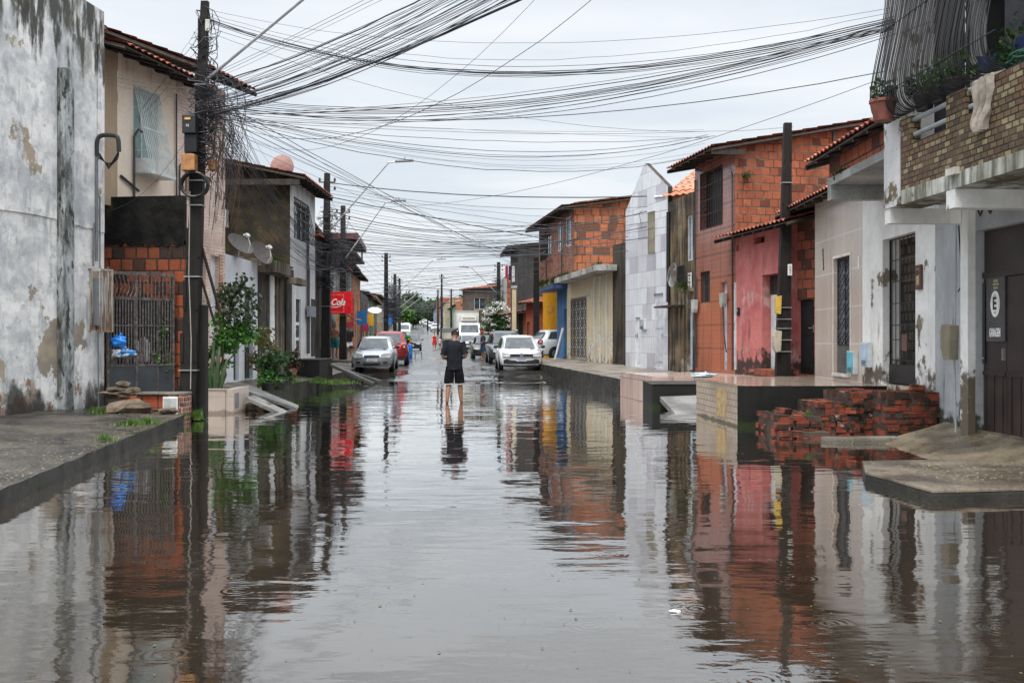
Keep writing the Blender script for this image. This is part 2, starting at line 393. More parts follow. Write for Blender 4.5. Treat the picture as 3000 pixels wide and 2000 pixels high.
def door(parent, x0, x1, z0, z1, y, mat, handle=True, ribs=0, name='door', hx=.88, leaf=None):
    mb = MB(); mb.box(x0, x1, y, y + .05, z0, z1)
    if ribs:
        for i in range(ribs):
            c = x0 + (x1 - x0) * (i + .5) / ribs; q = (x1 - x0) / ribs * .22; mb.box(c - q, c + q, y - .014, y - .001, z0 + .03, z1 - .03)
    else:
        ww = x1 - x0; hh = z1 - z0
        for a, b in ((.08, .45), (.53, .92)): mb.box(x0 + ww * .14, x1 - ww * .14, y - .012, y - .001, z0 + hh * a, z0 + hh * b)
    o = mb.build(name, mat, parent, bevel=.004)
    if handle:
        hxx = x0 + (x1 - x0) * hx; zz = min(z1 - .2, z0 + 1.02)
        MB().tube([(hxx, y - .02, zz), (hxx, y - .06, zz), (hxx - .1, y - .06, zz)], .012, 6).box(hxx - .025, hxx + .025, y - .022, y - .012, zz - .09, zz + .07).build('handle', plain('door_handle_metal', (.3, .29, .27), .35, .8), o)
    return o
def text(body, size, mat, parent, loc, rot=(R(90), 0, 0), sx=1.0, sz=1.0, shear=0.0, name='lettering', align='CENTER', ext=.002, bold=0.0):
    c = bpy.data.curves.new(name, 'FONT'); c.body = body; c.size = size; c.align_x = align; c.align_y = 'CENTER'; c.extrude = ext; c.shear = shear; c.offset = bold
    o = bpy.data.objects.new(name, c); COL.objects.link(o)
    me = bpy.data.meshes.new_from_object(o.evaluated_get(bpy.context.evaluated_depsgraph_get())); bpy.data.objects.remove(o); bpy.data.curves.remove(c)
    me.materials.clear(); me.materials.append(mat)
    o = bpy.data.objects.new(name, me); COL.objects.link(o); o.parent = parent; o.location = loc; o.rotation_euler = rot; o.scale = (sx, sz, 1)
    return o
def para(p0, p1, sag, n=14, jit=0.0, rnd=None):
    p0 = Vector(p0); p1 = Vector(p1); out = []
    for i in range(n + 1):
        t = i / n; p = p0.lerp(p1, t); p.z -= 4 * sag * t * (1 - t)
        if jit and 0 < i < n: p += Vector((rnd.uniform(-jit, jit), rnd.uniform(-jit, jit), rnd.uniform(-jit, jit)))
        out.append(p)
    return out
def sm(pts, n=5):
    """smooth curve through the points"""
    P = [Vector(p) for p in pts]; P = [P[0]] + P + [P[-1]]; out = []
    for i in range(1, len(P) - 2):
        for k in range(n):
            t = k / n; a, b, c, d = P[i - 1:i + 3]
            out.append(.5 * ((2 * b) + (c - a) * t + (2 * a - 5 * b + 4 * c - d) * t * t + (3 * b - a - 3 * c + d) * t ** 3))
    return out + [P[-2]]
def rot2(x, y, a): return x * math.cos(a) - y * math.sin(a), x * math.sin(a) + y * math.cos(a)
def leaves(center, rad, n, size, rnd, mb=None, hollow=.45, clumps=9, droop=0.0, nar=.45):
    """leaf-sized faces gathered in clumps through an uneven crown"""
    mb = mb or MB(); cx, cy, cz = center; rx, ry, rz = rad; cl = []
    for i in range(clumps):
        while True:
            p = Vector((rnd.uniform(-1, 1), rnd.uniform(-1, 1), rnd.uniform(-1, 1)))
            if hollow < p.length < 1: break
        cl.append((Vector((p.x * rx, p.y * ry, p.z * rz)), rnd.uniform(.28, .5)))
    for i in range(n):
        c, s = cl[rnd.randrange(clumps)]
        q = Vector((rnd.gauss(0, .5), rnd.gauss(0, .5), rnd.gauss(0, .5)))
        p = Vector(center) + c + Vector((q.x * rx * s, q.y * ry * s, q.z * rz * s))
        d = Vector((rnd.uniform(-1, 1), rnd.uniform(-1, 1), rnd.uniform(-.7, .5) - droop)).normalized()
        w = d.cross(Vector((rnd.uniform(-1, 1), rnd.uniform(-1, 1), rnd.uniform(-1, 1)))).normalized()
        l = size * rnd.uniform(.6, 1.3); ww = l * nar
        mid = p + d * l * .5
        mb.add([p, mid + w * ww, p + d * l, mid - w * ww], [(0, 1, 2, 3)])
    return mb
def limb(mb, p, q, r0, r1, rnd, n=5, wob=.05, k=6):
    p = Vector(p); q = Vector(q); L = (q - p).length; pts = []; rs = []
    for i in range(n + 1):
        t = i / n; a = p.lerp(q, t) + (Vector((rnd.uniform(-1, 1), rnd.uniform(-1, 1), rnd.uniform(-1, 1))) * wob * L if 0 < i < n else Vector())
        pts.append(a); rs.append(r0 + (r1 - r0) * t)
    mb.tube(pts, rs, k); return pts
def blob(mb, c, r, rnd, k=8, rough=.25, flat=1.0):
    """an irregular stone"""
    bm = bmesh.new(); bmesh.ops.create_icosphere(bm, subdivisions=2, radius=1)
    sd = Vector((rnd.uniform(-50, 50), 0, rnd.uniform(-50, 50)))
    vs = []
    for v in bm.verts:
        d = 1 + rough * 2 * mnoise.noise(v.co * 1.3 + sd)
        vs.append((c[0] + v.co.x * r[0] * d, c[1] + v.co.y * r[1] * d, c[2] + v.co.z * r[2] * d * flat))
    mb.add(vs, [tuple(v.index for v in f.verts) for f in bm.faces]); bm.free(); return mb
# ------------------------------------------------------------------ ground, road, water
RK = [(-40, -.25), (19, -.22), (24, -.10), (28, -.06), (31, -.035), (34, -.01), (37, .05), (40, .17), (60, .32), (95, .55), (150, 1.9), (194, 3.2), (245, 4.9), (300, 6.6), (350, 7.4), (420, 7.6), (3000, 7.6)]
def zroad(Y):
    for (a, za), (b, zb) in zip(RK, RK[1:]):
        if Y <= b: t = max(0, (Y - a) / (b - a)); return za + (zb - za) * t
    return RK[-1][1]
def CX(Y):                                     # street centre line
    K = [(-40, -.2), (10, -.5), (25, -1.5), (40, -2.6), (95, -7.4), (245, -22.5), (400, -38), (3000, -300)]
    for (a, xa), (b, xb) in zip(K, K[1:]):
        if Y <= b: return xa + (xb - xa) * max(0, (Y - a) / (b - a))
rnd = random.Random(3)
mb = MB()
ys = [-60, -20, 0, 10, 20, 24, 28, 31, 34, 40, 60, 95, 150, 194, 245, 300, 350, 420, 600, 1200, 2500]
xs = [-900, -300, -100, -40, -15, 0, 15, 40, 100, 300, 900]
mb.grid(lambda a, b: (xs[round(a * 10)], ys[round(b * 20)], zroad(ys[round(b * 20)]) - (.35 if ys[round(b * 20)] < 33 else .08)), 10, 20)
tag(mb.build('ground', concrete('bare_earth', (.10, .085, .06), (.05, .045, .03), (.04, .06, .02), .8, (.7, .9), .3, False)), kind='structure')
def asphalt():
    N = NT('wet_asphalt')
    c = N.mix(N.rmp(N.noise(.35, det=6), .35, .65), (.055, .054, .052), (.085, .083, .078))
    c = N.mix(N.rmp(N.noise(45, det=3), .5, .75, 0, .5), c, (.16, .155, .14))
    wet = N.rmp(N.noise(.5, k=(1.6, .45, 1), det=5, ro=.6), .42, .6)
    film = N.rmp(N.math('ADD', N.y, N.math('MULTIPLY', N.math('SUBTRACT', N.noise(.45, k=(1, .6, 1), det=5), .5), 18.0)), 35, 47, 1, 0)   # a sheet of water still draining off near the flood
    wet = N.math('MAXIMUM', wet, film)
    h = N.math('MULTIPLY', N.noise(28, det=4), N.math('SUBTRACT', 1.0, N.math('MULTIPLY', wet, .8)))
    h = N.math('MULTIPLY', h, N.math('SUBTRACT', 1.0, N.math('MULTIPLY', film, .75)))
    c = N.mix(film, c, (.03, .026, .021))
    return N.fin(c, N.math('SUBTRACT', N.math('ADD', N.math('MULTIPLY', N.math('SUBTRACT', 1.0, wet), .22), .15), N.math('MULTIPLY', film, .11)), h, .35, .012)
def roadfn(a, b):
    # rows get denser where the flood ends
    Yr = [ -10, 10, 20, 23, 25, 26, 27, 28, 29, 30, 31, 32, 33, 34, 36, 38, 40, 44, 48, 54, 60, 70, 80, 95, 110, 130, 150, 172, 194, 220, 245, 270, 300, 325, 350]
    j = b * (len(Yr) - 1); k = min(len(Yr) - 2, int(j)); Y = Yr[k] + (Yr[k + 1] - Yr[k]) * (j - k)
    hw = 4.9 + .4 * min(1, max(0, (30 - Y) / 10)); X = CX(Y) + (a * 2 - 1) * hw
    z = zroad(Y) + (.045 if Y > 40 else .012) * (1 - (a * 2 - 1) ** 2)
    z += (.12 if 26 < Y < 44 else .045) * mnoise.noise(Vector((X * .38, Y * .30, 0))) + (.04 * mnoise.noise(Vector((X * 1.3, Y * .8, 4))) if Y < 44 else 0)
    return (X, Y, z)
tag(MB().grid(roadfn, 48, 34 * 4).build('road', asphalt(), smooth=True), kind='structure')
def watermat():
    N = NT('flood_water')
    c = N.mix(N.rmp(N.noise(.25, det=4), .35, .65), (.024, .017, .011), (.032, .024, .016))
    v = N.vec(N.x, N.math('MULTIPLY', N.y, 1.0), 0.0)
    a = N.noise(1.05, v, (1, 1.5, 1), 2, .45)                # slow swell
    b = N.noise(3.4, v, (.6, 1.6, 1), 2, .5)                # ripples
    d = N.noise(11, v, (.8, 1.5, 1), 2, .5)
    # rings left by drizzle: each cell of a jittered grid may hold one ring
    vo = N.n('TexVoronoi', {'Vector': v, 'Scale': 1.5, 'Randomness': 1.0}, feature='F1', voronoi_dimensions='2D')
    dist = vo.outputs['Distance']; on = N.rmp(N.n('SeparateXYZ', {0: vo.outputs['Color']}).outputs[0], .40, .44)
    ring = N.math('MULTIPLY', N.math('SINE', N.math('MULTIPLY', dist, 95.0)), N.math('MULTIPLY', N.rmp(dist, .30, .04), on))
    h = N.math('ADD', N.math('MULTIPLY', a, .55), N.math('ADD', N.math('MULTIPLY', b, .16), N.math('ADD', N.math('MULTIPLY', d, N.rmp(N.y, 7, 16, .026, .012)), N.math('MULTIPLY', N.noise(24, v, (1, 1.2, 1), 3, .6), N.rmp(N.y, 5, 14, .016, .0)))))
    calm = N.rmp(N.noise(.22, v, det=2), .40, .62, .45, 1.0)
    h = N.math('ADD', N.math('MULTIPLY', h, calm), N.math('MULTIPLY', ring, .008))
    far = N.rmp(N.y, 6, 26, 1.0, 1.3)
    h = N.math('MULTIPLY', h, far)
    nrm = N.n('Bump', {'Strength': 1.0, 'Distance': .024, 'Height': h}).outputs[0]
    di = N.n('BsdfDiffuse', {'Color': c, 'Normal': nrm}); gl = N.n('BsdfGlossy', {'Color': (.99, .985, .97, 1), 'Roughness': .008, 'Normal': nrm})
    fr = N.math('MULTIPLY', N.n('Fresnel', {'IOR': 1.9, 'Normal': nrm}).outputs[0], 1.55, clamp=True)
    mx = N.n('MixShader', {0: fr}); N.t.links.new(di.outputs[0], mx.inputs[1]); N.t.links.new(gl.outputs[0], mx.inputs[2]); N.t.links.new(mx.outputs[0], N.out.inputs['Surface']); return N.m
tag(MB().grid(lambda a, b: (-14 + 28 * a, -14 + 56 * b, 0), 14, 28).build('flood_water', watermat()), kind='structure')

def strip(name, outer, inner, zo, zi, mat, n=24, m=8, nz=.02, zbot=-.35, kerb=None, kw=.16):
    """raised pavement between two lines; outer edge faces the street"""
    def at(line, t):
        q = t * (len(line) - 1); k = min(len(line) - 2, int(q)); a = Vector(line[k]); b = Vector(line[k + 1]); return a.lerp(b, q - k)
    zf = lambda z, t: z(t) if callable(z) else z
    mb = MB()
    def fn(a, b):
        p = at(outer, b).lerp(at(inner, b), a); z = zf(zo, b) + (zf(zi, b) - zf(zo, b)) * a
        z += nz * mnoise.noise(Vector((p.x * 1.3, p.y * 1.3, 5))) if a > 0 else nz * .5 * mnoise.noise(Vector((p.x * 2, p.y * 2, 5)))
        return (p.x, p.y, z)
    mb.grid(fn, m, n); top_ = mb; mb = MB()
    for i in range(n):
        a = fn(0, i / n); b = fn(0, (i + 1) / n); mb.poly([a, b, (b[0], b[1], zbot), (a[0], a[1], zbot)])
    for t in (0, 1):
        for i in range(m):
            a = fn(i / m, t); b = fn((i + 1) / m, t); mb.poly([a, b, (b[0], b[1], zbot), (a[0], a[1], zbot)])
    tag(mb.build('kerb', kerbm), kind='structure')
    return tag(top_.build(name, mat), kind='structure')
def brokenpave():
    N = NT('wet_broken_concrete')
    c = N.mix(N.rmp(N.noise(1.1, det=8, ro=.65), .36, .64), (.088, .078, .062), (.026, .024, .021))
    c = N.mix(N.rmp(N.noise(9, det=6, ro=.7), .50, .66, 0, .7), c, (.032, .029, .024))
    c = N.mix(N.rmp(N.noise(34, det=3), .60, .66), c, (.20, .165, .11))
    vo = N.n('TexVoronoi', {'Vector': N.n('VectorMath', {0: N.p, 1: (.55, .9, 1)}, operation='MULTIPLY').outputs[0], 'Scale': 1.0}, feature='DISTANCE_TO_EDGE').outputs['Distance']
    wv = N.math('ADD', vo, N.math('MULTIPLY', N.math('SUBTRACT', N.noise(4, det=5), .5), .14)); cr = N.rmp(wv, .0, .022)
    c = N.mix(cr, (.015, .014, .012), c)
    c = N.mix(N.rmp(N.noise(1.7, det=6, ro=.65), .60, .70, 0, .7), c, (.035, .042, .015))
    h = N.math('ADD', N.math('MULTIPLY', N.noise(7, det=7, ro=.65), 1.2), N.math('ADD', N.math('MULTIPLY', N.noise(60), .35), N.math('MULTIPLY', cr, .5)))
    return N.fin(c, N.rmp(N.noise(.9, det=4), .42, .58, .12, .7), h, .9, .035, Specular_IOR_Level=.4)
wetc = brokenpave()
kerbm = concrete('dark_slimy_kerb', (.036, .034, .029), (.014, .014, .012), (.03, .04, .014), .8, (.25, .6), 1.6)
strip('sidewalk', [(-3.0, -2), (-3.75, 4), (-4.45, 8.65), (-5.05, 12.7), (-5.72, 17.35)], [(-11, -2), (-11, 4), (-10, 9.5), (-9.3, 12.7), (-7.55, 18.45)], .155, .24, wetc, 60, 20, .045)
strip('sidewalk', [(-6.3, 20.7), (-6.15, 24), (-6.0, 28), (-5.8, 31.0), (-6.0, 37), (-6.9, 48)], [(-7.0, 20.7), (-7.2, 24), (-7.4, 28), (-7.6, 31.8), (-7.6, 37), (-9.2, 48)],
      lambda t: .2 + .2 * t, lambda t: .46 + .1 * t, concrete('gravelly_concrete', (.17, .15, .12), (.08, .07, .055), (.05, .07, .02), .4), 40, 8, .05)
strip('sidewalk', [(2.80, 25.95), (2.1, 32), (1.33, 38.5), (.3, 48)], [(4.9, 25.95), (4.2, 32), (3.6, 38.5), (2.4, 48)], lambda t: .45 + .08 * t, lambda t: .56 + .06 * t,
      concrete('pale_wet_concrete', (.27, .235, .20), (.12, .10, .08), (.05, .05, .03), .4), 40, 8, .03)
# far pavements along both rows
for sg, w0 in ((-1, 5.0), (1, 4.2)):
    Ys = [48, 60, 80, 95, 120, 150, 194, 245, 300, 340]
    o_ = [(CX(y) + sg * w0, y) for y in Ys]; i_ = [(CX(y) + sg * (w0 + 2.0), y) for y in Ys]
    def zz(t, Ys=Ys):
        q = t * (len(Ys) - 1); k = min(len(Ys) - 2, int(q)); return zroad(Ys[k] + (Ys[k + 1] - Ys[k]) * (q - k)) + .22
    strip('sidewalk', o_, i_, zz, zz, concrete('grey_pavement', (.2, .19, .17), (.1, .095, .085), (.05, .05, .03), .2), 36, 2, .02, -.3)
# right foreground: garage ramp and the slab at the water's edge
cw = concrete('worn_brown_concrete', (.19, .15, .11), (.06, .05, .037), (.05, .05, .025), .5, (.25, .8))
tag(MB().prism([(6.10, 13.35, .28), (7.5, 13.3, .3), (8.5, 9.0, .3), (6.3, 9.6, .24)], (0, 0, -.6)).build('garage_threshold', cw), kind='structure')
def ramp(a, b):
    # from the water (a=0) up to the garage sill (a=1)
    o = Vector((5.05, 14.3)).lerp(Vector((4.85, 9.6)), b); i = Vector((6.22, 14.2)).lerp(Vector((6.8, 8.6)), b); p = o.lerp(i, a)
    z = -.05 + a * .35 + .02 * mnoise.noise(Vector((p.x * 2, p.y * 2, 1))) + .05 * b * (1 - a)
    return (p.x, p.y, z)
tag(MB().grid(ramp, 14, 24).build('driveway', concrete('driveway_concrete', (.23, .185, .12), (.07, .058, .042), (.05, .045, .02), .4, (.25, .8)), smooth=True), kind='structure')
slab = [(3.92, 11.15), (3.62, 10.2), (3.78, 8.95), (5.0, 9.15), (6.2, 9.0), (7.5, 7.0), (9, 7), (9, 9.5), (6.0, 10.9), (5.0, 11.3)]
tag(MB().prism([(x, y, .075) for x, y in slab], (0, 0, -.4)).build('kerb', kerbm, bevel=.02), kind='structure')
tag(MB().prism([(x, y, .105) for x, y in slab], (0, 0, -.028)).build('sidewalk', concrete('slab_concrete', (.20, .165, .125), (.075, .063, .048), (.035, .04, .018), .6, (.2, .75)), bevel=.012), kind='structure')

# raised tiled terraces in front of the houses
def terrace(name, label, foot, z, front_mat, top_mat, side_mat, nfront):
    t = thing(name, label, 'terrace', (foot[0][0], foot[0][1], 0)); L = [(x - foot[0][0], y - foot[0][1]) for x, y in foot]
    n = len(L)
    MB().poly([(x, y, z) for x, y in L]).build('top', top_mat, t)
    e = .02; MB().prism([(x, y, z + .004) for x, y in [L[0], L[1], (L[1][0] + .12, L[1][1] + .0), (L[0][0] + .12, L[0][1])]], (0, 0, .012)).build('edge_trim', top_mat, t)
    mf = MB(); ms = MB()
    for i in range(n):
        a, b = L[i], L[(i + 1) % n]; q = [(a[0], a[1], -.4), (b[0], b[1], -.4), (b[0], b[1], z), (a[0], a[1], z)]
        (mf if i in nfront else ms).poly(q)
    mf.build('front', front_mat, t)
    if ms.v: ms.build('side', side_mat, t)
    return t
wettile = patchtile('wet_beige_floor_tile', .45, .45, [(.36, .27, .20), (.33, .25, .19), (.38, .30, .22)], (.2, .15, .12), .01, 0, .12, .5)
stonet = plaster('cream_stone_cladding', (.42, .34, .255), (.30, .235, .17), (.16, .13, .09), (.58, .8), tile=(.2, .11, .012, (.17, .14, .11), .5), low=(.12, .10, .06), lowh=.12, rough=.5)
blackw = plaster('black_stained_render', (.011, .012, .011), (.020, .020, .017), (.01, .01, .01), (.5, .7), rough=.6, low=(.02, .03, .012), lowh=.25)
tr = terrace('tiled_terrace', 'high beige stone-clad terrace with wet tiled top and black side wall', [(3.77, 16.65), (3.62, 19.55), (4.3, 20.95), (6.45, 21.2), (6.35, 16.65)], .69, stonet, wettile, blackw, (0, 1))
f = Fr((3.62, 19.55), (3.77, 16.65))
k = bx('meter_niche', *f.rect(2101, 1125, 2128, 1212)[:2], -.012, .05, .10, .60, plain('ochre_niche_tile', (.38, .26, .12), .5, 0, .3, 8), None)
k.location = (f.o.x, f.o.y, 0); k.rotation_euler = (0, 0, f.rz); tag(k, 'shallow ochre-tiled niche in the front of the beige terrace', 'niche')
pinkt = patchtile('pink_beige_floor_tile', .5, .5, [(.55, .40, .33), (.50, .37, .31), (.58, .44, .36)], (.25, .17, .14), .012, 0, .15, .4)
terrace('tiled_terrace', 'low pinkish tiled terrace before the brown tiled house', [(3.2, 22.9), (2.82, 25.95), (5.4, 26.6), (6.1, 22.9)], .61, pinkt, pinkt, pinkt, (0, 1, 2, 3))
t = thing('concrete_step', 'black stained low step between the beige and the pink terraces', 'step', (3.0, 21.3, 0))
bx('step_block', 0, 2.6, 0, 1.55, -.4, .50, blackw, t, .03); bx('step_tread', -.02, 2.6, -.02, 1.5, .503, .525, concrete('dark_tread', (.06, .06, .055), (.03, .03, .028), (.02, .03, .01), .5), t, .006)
tag(MB().prism([(3.25, 19.75, .0), (4.35, 19.75, .02), (4.6, 21.35, .30), (3.15, 21.25, .26)], (0, 0, -.12)).build('concrete_ramp', concrete('cracked_grey_concrete', (.27, .26, .25), (.13, .125, .12), (.05, .05, .03), .3), bevel=.02), 'cracked grey ramp slab dipping into the water beside the beige terrace', 'ramp')
# left terraces, ramps
rp = thing('concrete_ramp', 'grey ramp slab sloping into the water beside the white-walled planter', 'ramp', (-5.9, 21.2, 0))
MB().prism([(0, 0, .46), (1.35, -.1, .02), (1.2, .75, .02), (0, 1.1, .46)], (0, 0, -.07)).build('slab', concrete('smooth_grey_concrete', (.27, .265, .25), (.16, .155, .145), (.05, .06, .03), .2), rp, bevel=.01)
MB().prism([(.02, .1, .38), (.95, 0, .0), (.95, .5, .0), (.02, .9, .38)], (0, 0, -.4)).build('support', blackw, rp)
tag(MB().prism([(-5.45, 20.35, .30), (-4.72, 20.15, .0), (-4.6, 20.42, .0), (-5.35, 20.68, .32)], (0, 0, -.07)).build('loose_plank', concrete('smooth_grey_concrete', (.27, .265, .25), (.16, .155, .145), (.05, .06, .03), .2)), 'narrow grey plank leaning into the water below the ramp slab', 'plank')
dk = thing('concrete_block', 'big black stained block at the corner of the white two-storey house', 'block', (-6.62, 30.0, 0))
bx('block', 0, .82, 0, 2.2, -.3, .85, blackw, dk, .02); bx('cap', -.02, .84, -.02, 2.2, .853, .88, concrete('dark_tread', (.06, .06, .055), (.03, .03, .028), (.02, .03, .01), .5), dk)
for i, (y, lab) in enumerate(((31.6, 'near dark ramp strip beside the big black block'), (33.4, 'far dark ramp strip beside the big black block'))):
    tag(MB().prism([(-5.78, y, .72 - .2 * i), (-4.5, y + .5, .08), (-4.45, y + .8, .08), (-5.78, y + .5, .72 - .2 * i)], (0, 0, -.10)).build('ramp_strip', concrete('dark_tread', (.06, .06, .055), (.03, .03, .028), (.02, .03, .01), .5), bevel=.01), lab, 'ramp')
tc_ = thing('terrace_block', 'grey paved terrace where the shirtless man stands', 'terrace', (-9.6, 44.0, 0)); bx('terrace_body', 0, 2.35, 0, 14, -.2, .57, concrete('gravelly_concrete', (.17, .15, .12), (.08, .07, .055), (.05, .07, .02), .4), tc_, .02)
bx('step', 2.36, 2.7, .5, 2.0, -.2, .36, patchtile('old_step_tile', .2, .2, [(.5, .35, .28), (.4, .45, .42), (.45, .4, .35)], (.2, .2, .18)), tc_, .01)
# far wooded hill
def hill(a, b):
    X = -420 + 700 * a; Y = 430 + 420 * b
    z = 7 + 13 * math.exp(-((X + 60) / 130) ** 2) * math.sin(math.pi * min(1, b * .9 + .05)) + 12 * max(0, mnoise.noise(Vector((X * .012, Y * .01, 3)))) * b
    return (X, Y, z)
tag(MB().grid(hill, 50, 24).build('hill', plain('wooded_ground', (.04, .055, .025), .9), smooth=True), kind='structure')
# ------------------------------------------------------------------ right-hand row, near to far
rnd = random.Random(11)
whitep = plaster('dirty_white_plaster', (.78, .78, .76), (.64, .64, .62), (.12, .11, .09), (.56, .78), peel=(.22, .18, .13), pl=(.66, .69), low=(.12, .10, .075), lowh=2.3, rough=.6)
greyp = plaster('grey_blue_plaster', (.40, .415, .425), (.29, .30, .31), (.07, .07, .065), (.55, .75), low=(.05, .055, .04), lowh=1.1, rough=.6)
balcb = brick('yellow_brown_balcony_brick', .135, .07, .013, (.185, .125, .068), (.09, .06, .038), (.30, .24, .135), (.03, .025, .02), 0, .8, .74, .7)
darkbrown = plain('dark_brown_painted_metal', (.042, .030, .028), .42, .2, .25, 3)
blackmetal = plain('black_painted_metal', (.014, .014, .015), .4, .3)
dirtywhite = plaster('stained_white_concrete', (.60, .60, .56), (.38, .38, .33), (.08, .08, .05), (.42, .60), rough=.7, sk=1.6, peel=(.18, .15, .10), pl=(.6, .64))
holl = brick('hollow_clay_block', .235, .20, .018)
hollred = brick('deep_orange_hollow_block', .30, .215, .02, (.40, .11, .055), (.27, .07, .04), (.10, .04, .03), (.04, .03, .025), 0, .55, .74)
# --- garage house with the balcony
f1 = Fr((6.07, 13.3), (6.42, 7.4)); b = f1.thing('balcony_house', 'nearest house on the right, with a brown brick balcony over a dark garage gate', 'house')
gx0 = f1.s(2858); OF = 1.08; L1 = f1.L
wall_mb(-.02, L1, 0, 3.2, [(gx0, L1 - .4, .22, 2.88)], depth=.16).build('wall', greyp, b)
wall_mb(-.02, L1, 3.38, 7.6, [(f1.s(2845, -.02), f1.s(2948, -.02), 3.4, 6.0)], depth=.3).build('upper_wall', plaster('shaded_grey_plaster', (.13, .13, .14), (.09, .09, .10), (.08, .08, .08), (.55, .8)), b)  # plaster colour darkened to give the deep shadow behind the guard bars
MB().box(-.02, .14, .005, 5, 3.38, 7.6).build('side_wall', whitep, b)
gt = MB(); gm = (gx0 + .02, L1 - .42)
seam = f1.s(2950, -.1)
gt.box(gm[0], seam - .006, .10, .14, .24, 2.25); gt.box(seam + .006, seam + 1.1, .10, .14, .24, 2.25); gt.box(seam + 1.11, gm[1], .10, .14, .24, 2.25)
gt.box(gm[0], gm[1], .08, .15, 2.26, 2.33); gt.box(gm[0], gm[1], .11, .13, 2.33, 2.88)
for i in range(26):
    x = gm[0] + .05 + i * .2
    if x < gm[1]: gt.box(x, x + .02, .088, .099, .26, 1.0); 
gt.box(gm[0], seam - .02, .085, .099, 1.0, 1.05); gt.box(seam + .02, gm[1], .085, .099, 1.0, 1.05)
gate = gt.build('garage_gate', darkbrown, b)
lat = MB(); lx0, lx1 = gx0 + .03, f1.s(2889, -.1)
for i in range(7): lat.tube([(lx0 + (lx1 - lx0) * (i + .5) / 7, .082, 1.15), (lx0 + (lx1 - lx0) * (i + .5) / 7, .082, 2.2)], .008, 4)
for i in range(12): lat.tube([(lx0, .08, 1.15 + i * .09), (lx1, .08, 1.15 + i * .09)], .004, 4)
lat.build('lattice', blackmetal, gate)
pn = bx('notice_panel', f1.s(2890, -.08), f1.s(2944, -.08), .078, .098, f1.z(2917, 1000, -.08), f1.z(2917, 812, -.08), plain('dark_grey_panel', (.06, .055, .058), .5), gate)
px = (f1.s(2890, -.08) + f1.s(2944, -.08)) / 2; ez = f1.z(2917, 890, -.07)
wsign = plain('white_sign_paint', (.72, .72, .70), .5)
MB().lathe([(.135, -.003), (.135, 0)], 32, (0, 0, 0), 'y').build('sign_disc', wsign, gate).location = (px, .077, ez)
dd = gate.children[-1]; dd.scale = (.80, 1, 1.25)
MB().lathe([(.118, -.001), (.118, 0)], 32, (0, 0, 0), 'y').build('sign_disc_inner', plain('sign_dark_grey', (.05, .05, .055), .5), gate).location = (px, .072, ez)
gate.children[-1].scale = (.78, 1, 1.26)
MB().lathe([(.105, -.001), (.105, 0)], 32, (0, 0, 0), 'y').build('sign_disc_face', wsign, gate).location = (px, .0695, ez)
gate.children[-1].scale = (.76, 1, 1.26)
text('E', .22, plain('sign_black', (.02, .02, .02), .5), gate, (px, .066, ez), sx=.8, sz=1, bold=.008)
text('GARAGEM', .15, wsign, gate, (px, .072, f1.z(2917, 975, -.07)), sx=.37, sz=1.0, bold=.004)
gate.children[-1].scale = (.50, 2.0, 1)
for k, (tt, v) in enumerate((('PROIBIDO', 823), ('ESTACIONAR', 833), ('SUJEITO A', 843))):
    text(tt, .045, plain('faded_yellow_print', (.5, .45, .3), .6), gate, (px + .02, .072, f1.z(2917, v, -.07)), sx=.5)
MB().box(seam - .05, seam - .03, .06, .10, 1.2, 1.35).tube([(gx0 + .04, .07, 1.22), (gx0 + .09, .05, 1.22)], .012).build('handle', GALV(), gate)
pz = MB(); pz.box(f1.s(2835), gx0 - .003, -.10, .0, .12, 3.19); pz.build('corner_pillar', whitep, b)
# slab, beams, pillar
sl = MB().box(f1.s(2640, OF), L1, -OF, 0, 3.2, 3.38); sl.build('balcony_slab', dirtywhite, b)
bm_ = MB(); xa = f1.s(2592, OF)
bm_.box(xa, xa + .16, -OF + .003, -.11, 3.0, 3.197).build('cantilever_beam', whitep, b); x2 = f1.s(2771, OF); bx('cantilever_beam', x2, x2 + .2, -OF + .005, -.005, 2.98, 3.197, whitep, b)
pil = MB().box(xa, f1.s(2638, OF), -OF - .01, -OF + .45, 3.2, 7.6)
pil.build('end_pillar', plaster('peeling_white_pillar', (.62, .62, .62), (.5, .5, .5), (.12, .10, .08), (.55, .75), peel=(.16, .12, .07), pl=(.55, .59), rough=.6), b)
par = MB(); py0, py1 = -OF, -OF + .13; PT = 4.28; ZB = 3.38
def fx(u): return f1.s(u, OF)
o1 = (fx(2668), fx(2772), 3.93, 4.30); o2 = (fx(2828), fx(2900), 3.98, 4.30)
par.box(fx(2639), o1[0], py0, py1, ZB, PT); par.box(o1[0], o1[1], py0, py1, ZB, o1[2]); par.box(o1[1], o2[0], py0, py1, ZB, PT + .02)
par.box(o2[0], o2[1], py0, py1, ZB, o2[2]); par.box(o2[1], L1, py0, py1, ZB, PT)
par.build('parapet', balcb, b)
pp = MB(); pg = plain('grey_painted_pipe', (.36, .40, .41), .45, .2)
pp.tube([(o1[0] - .05, py0 + .06, 4.24), (o1[1] + .02, py0 + .06, 4.24)], .032, 8); pp.tube([(o1[0] - .02, py0 + .06, 4.05), (o1[1] - .02, py0 + .06, 4.05)], .032, 8)
pp.tube([(o2[0] - .06, py0 + .06, 4.27), (o2[1] + .08, py0 + .06, 4.27)], .032, 8); pp.tube([(o2[0] - .02, py0 + .06, 4.08), (o2[1] + .04, py0 + .06, 4.08)], .032, 8)
pp.build('railing_pipes', pg, b)
sp = MB(); sx_ = fx(2775)
sp.box(fx(2790) - .05, fx(2812), -OF - .06, -OF - .002, 3.35, 3.43); sp.build('drip_spout', plain('pale_spout', (.5, .47, .42), .6), b)
gb = MB(); n = 74
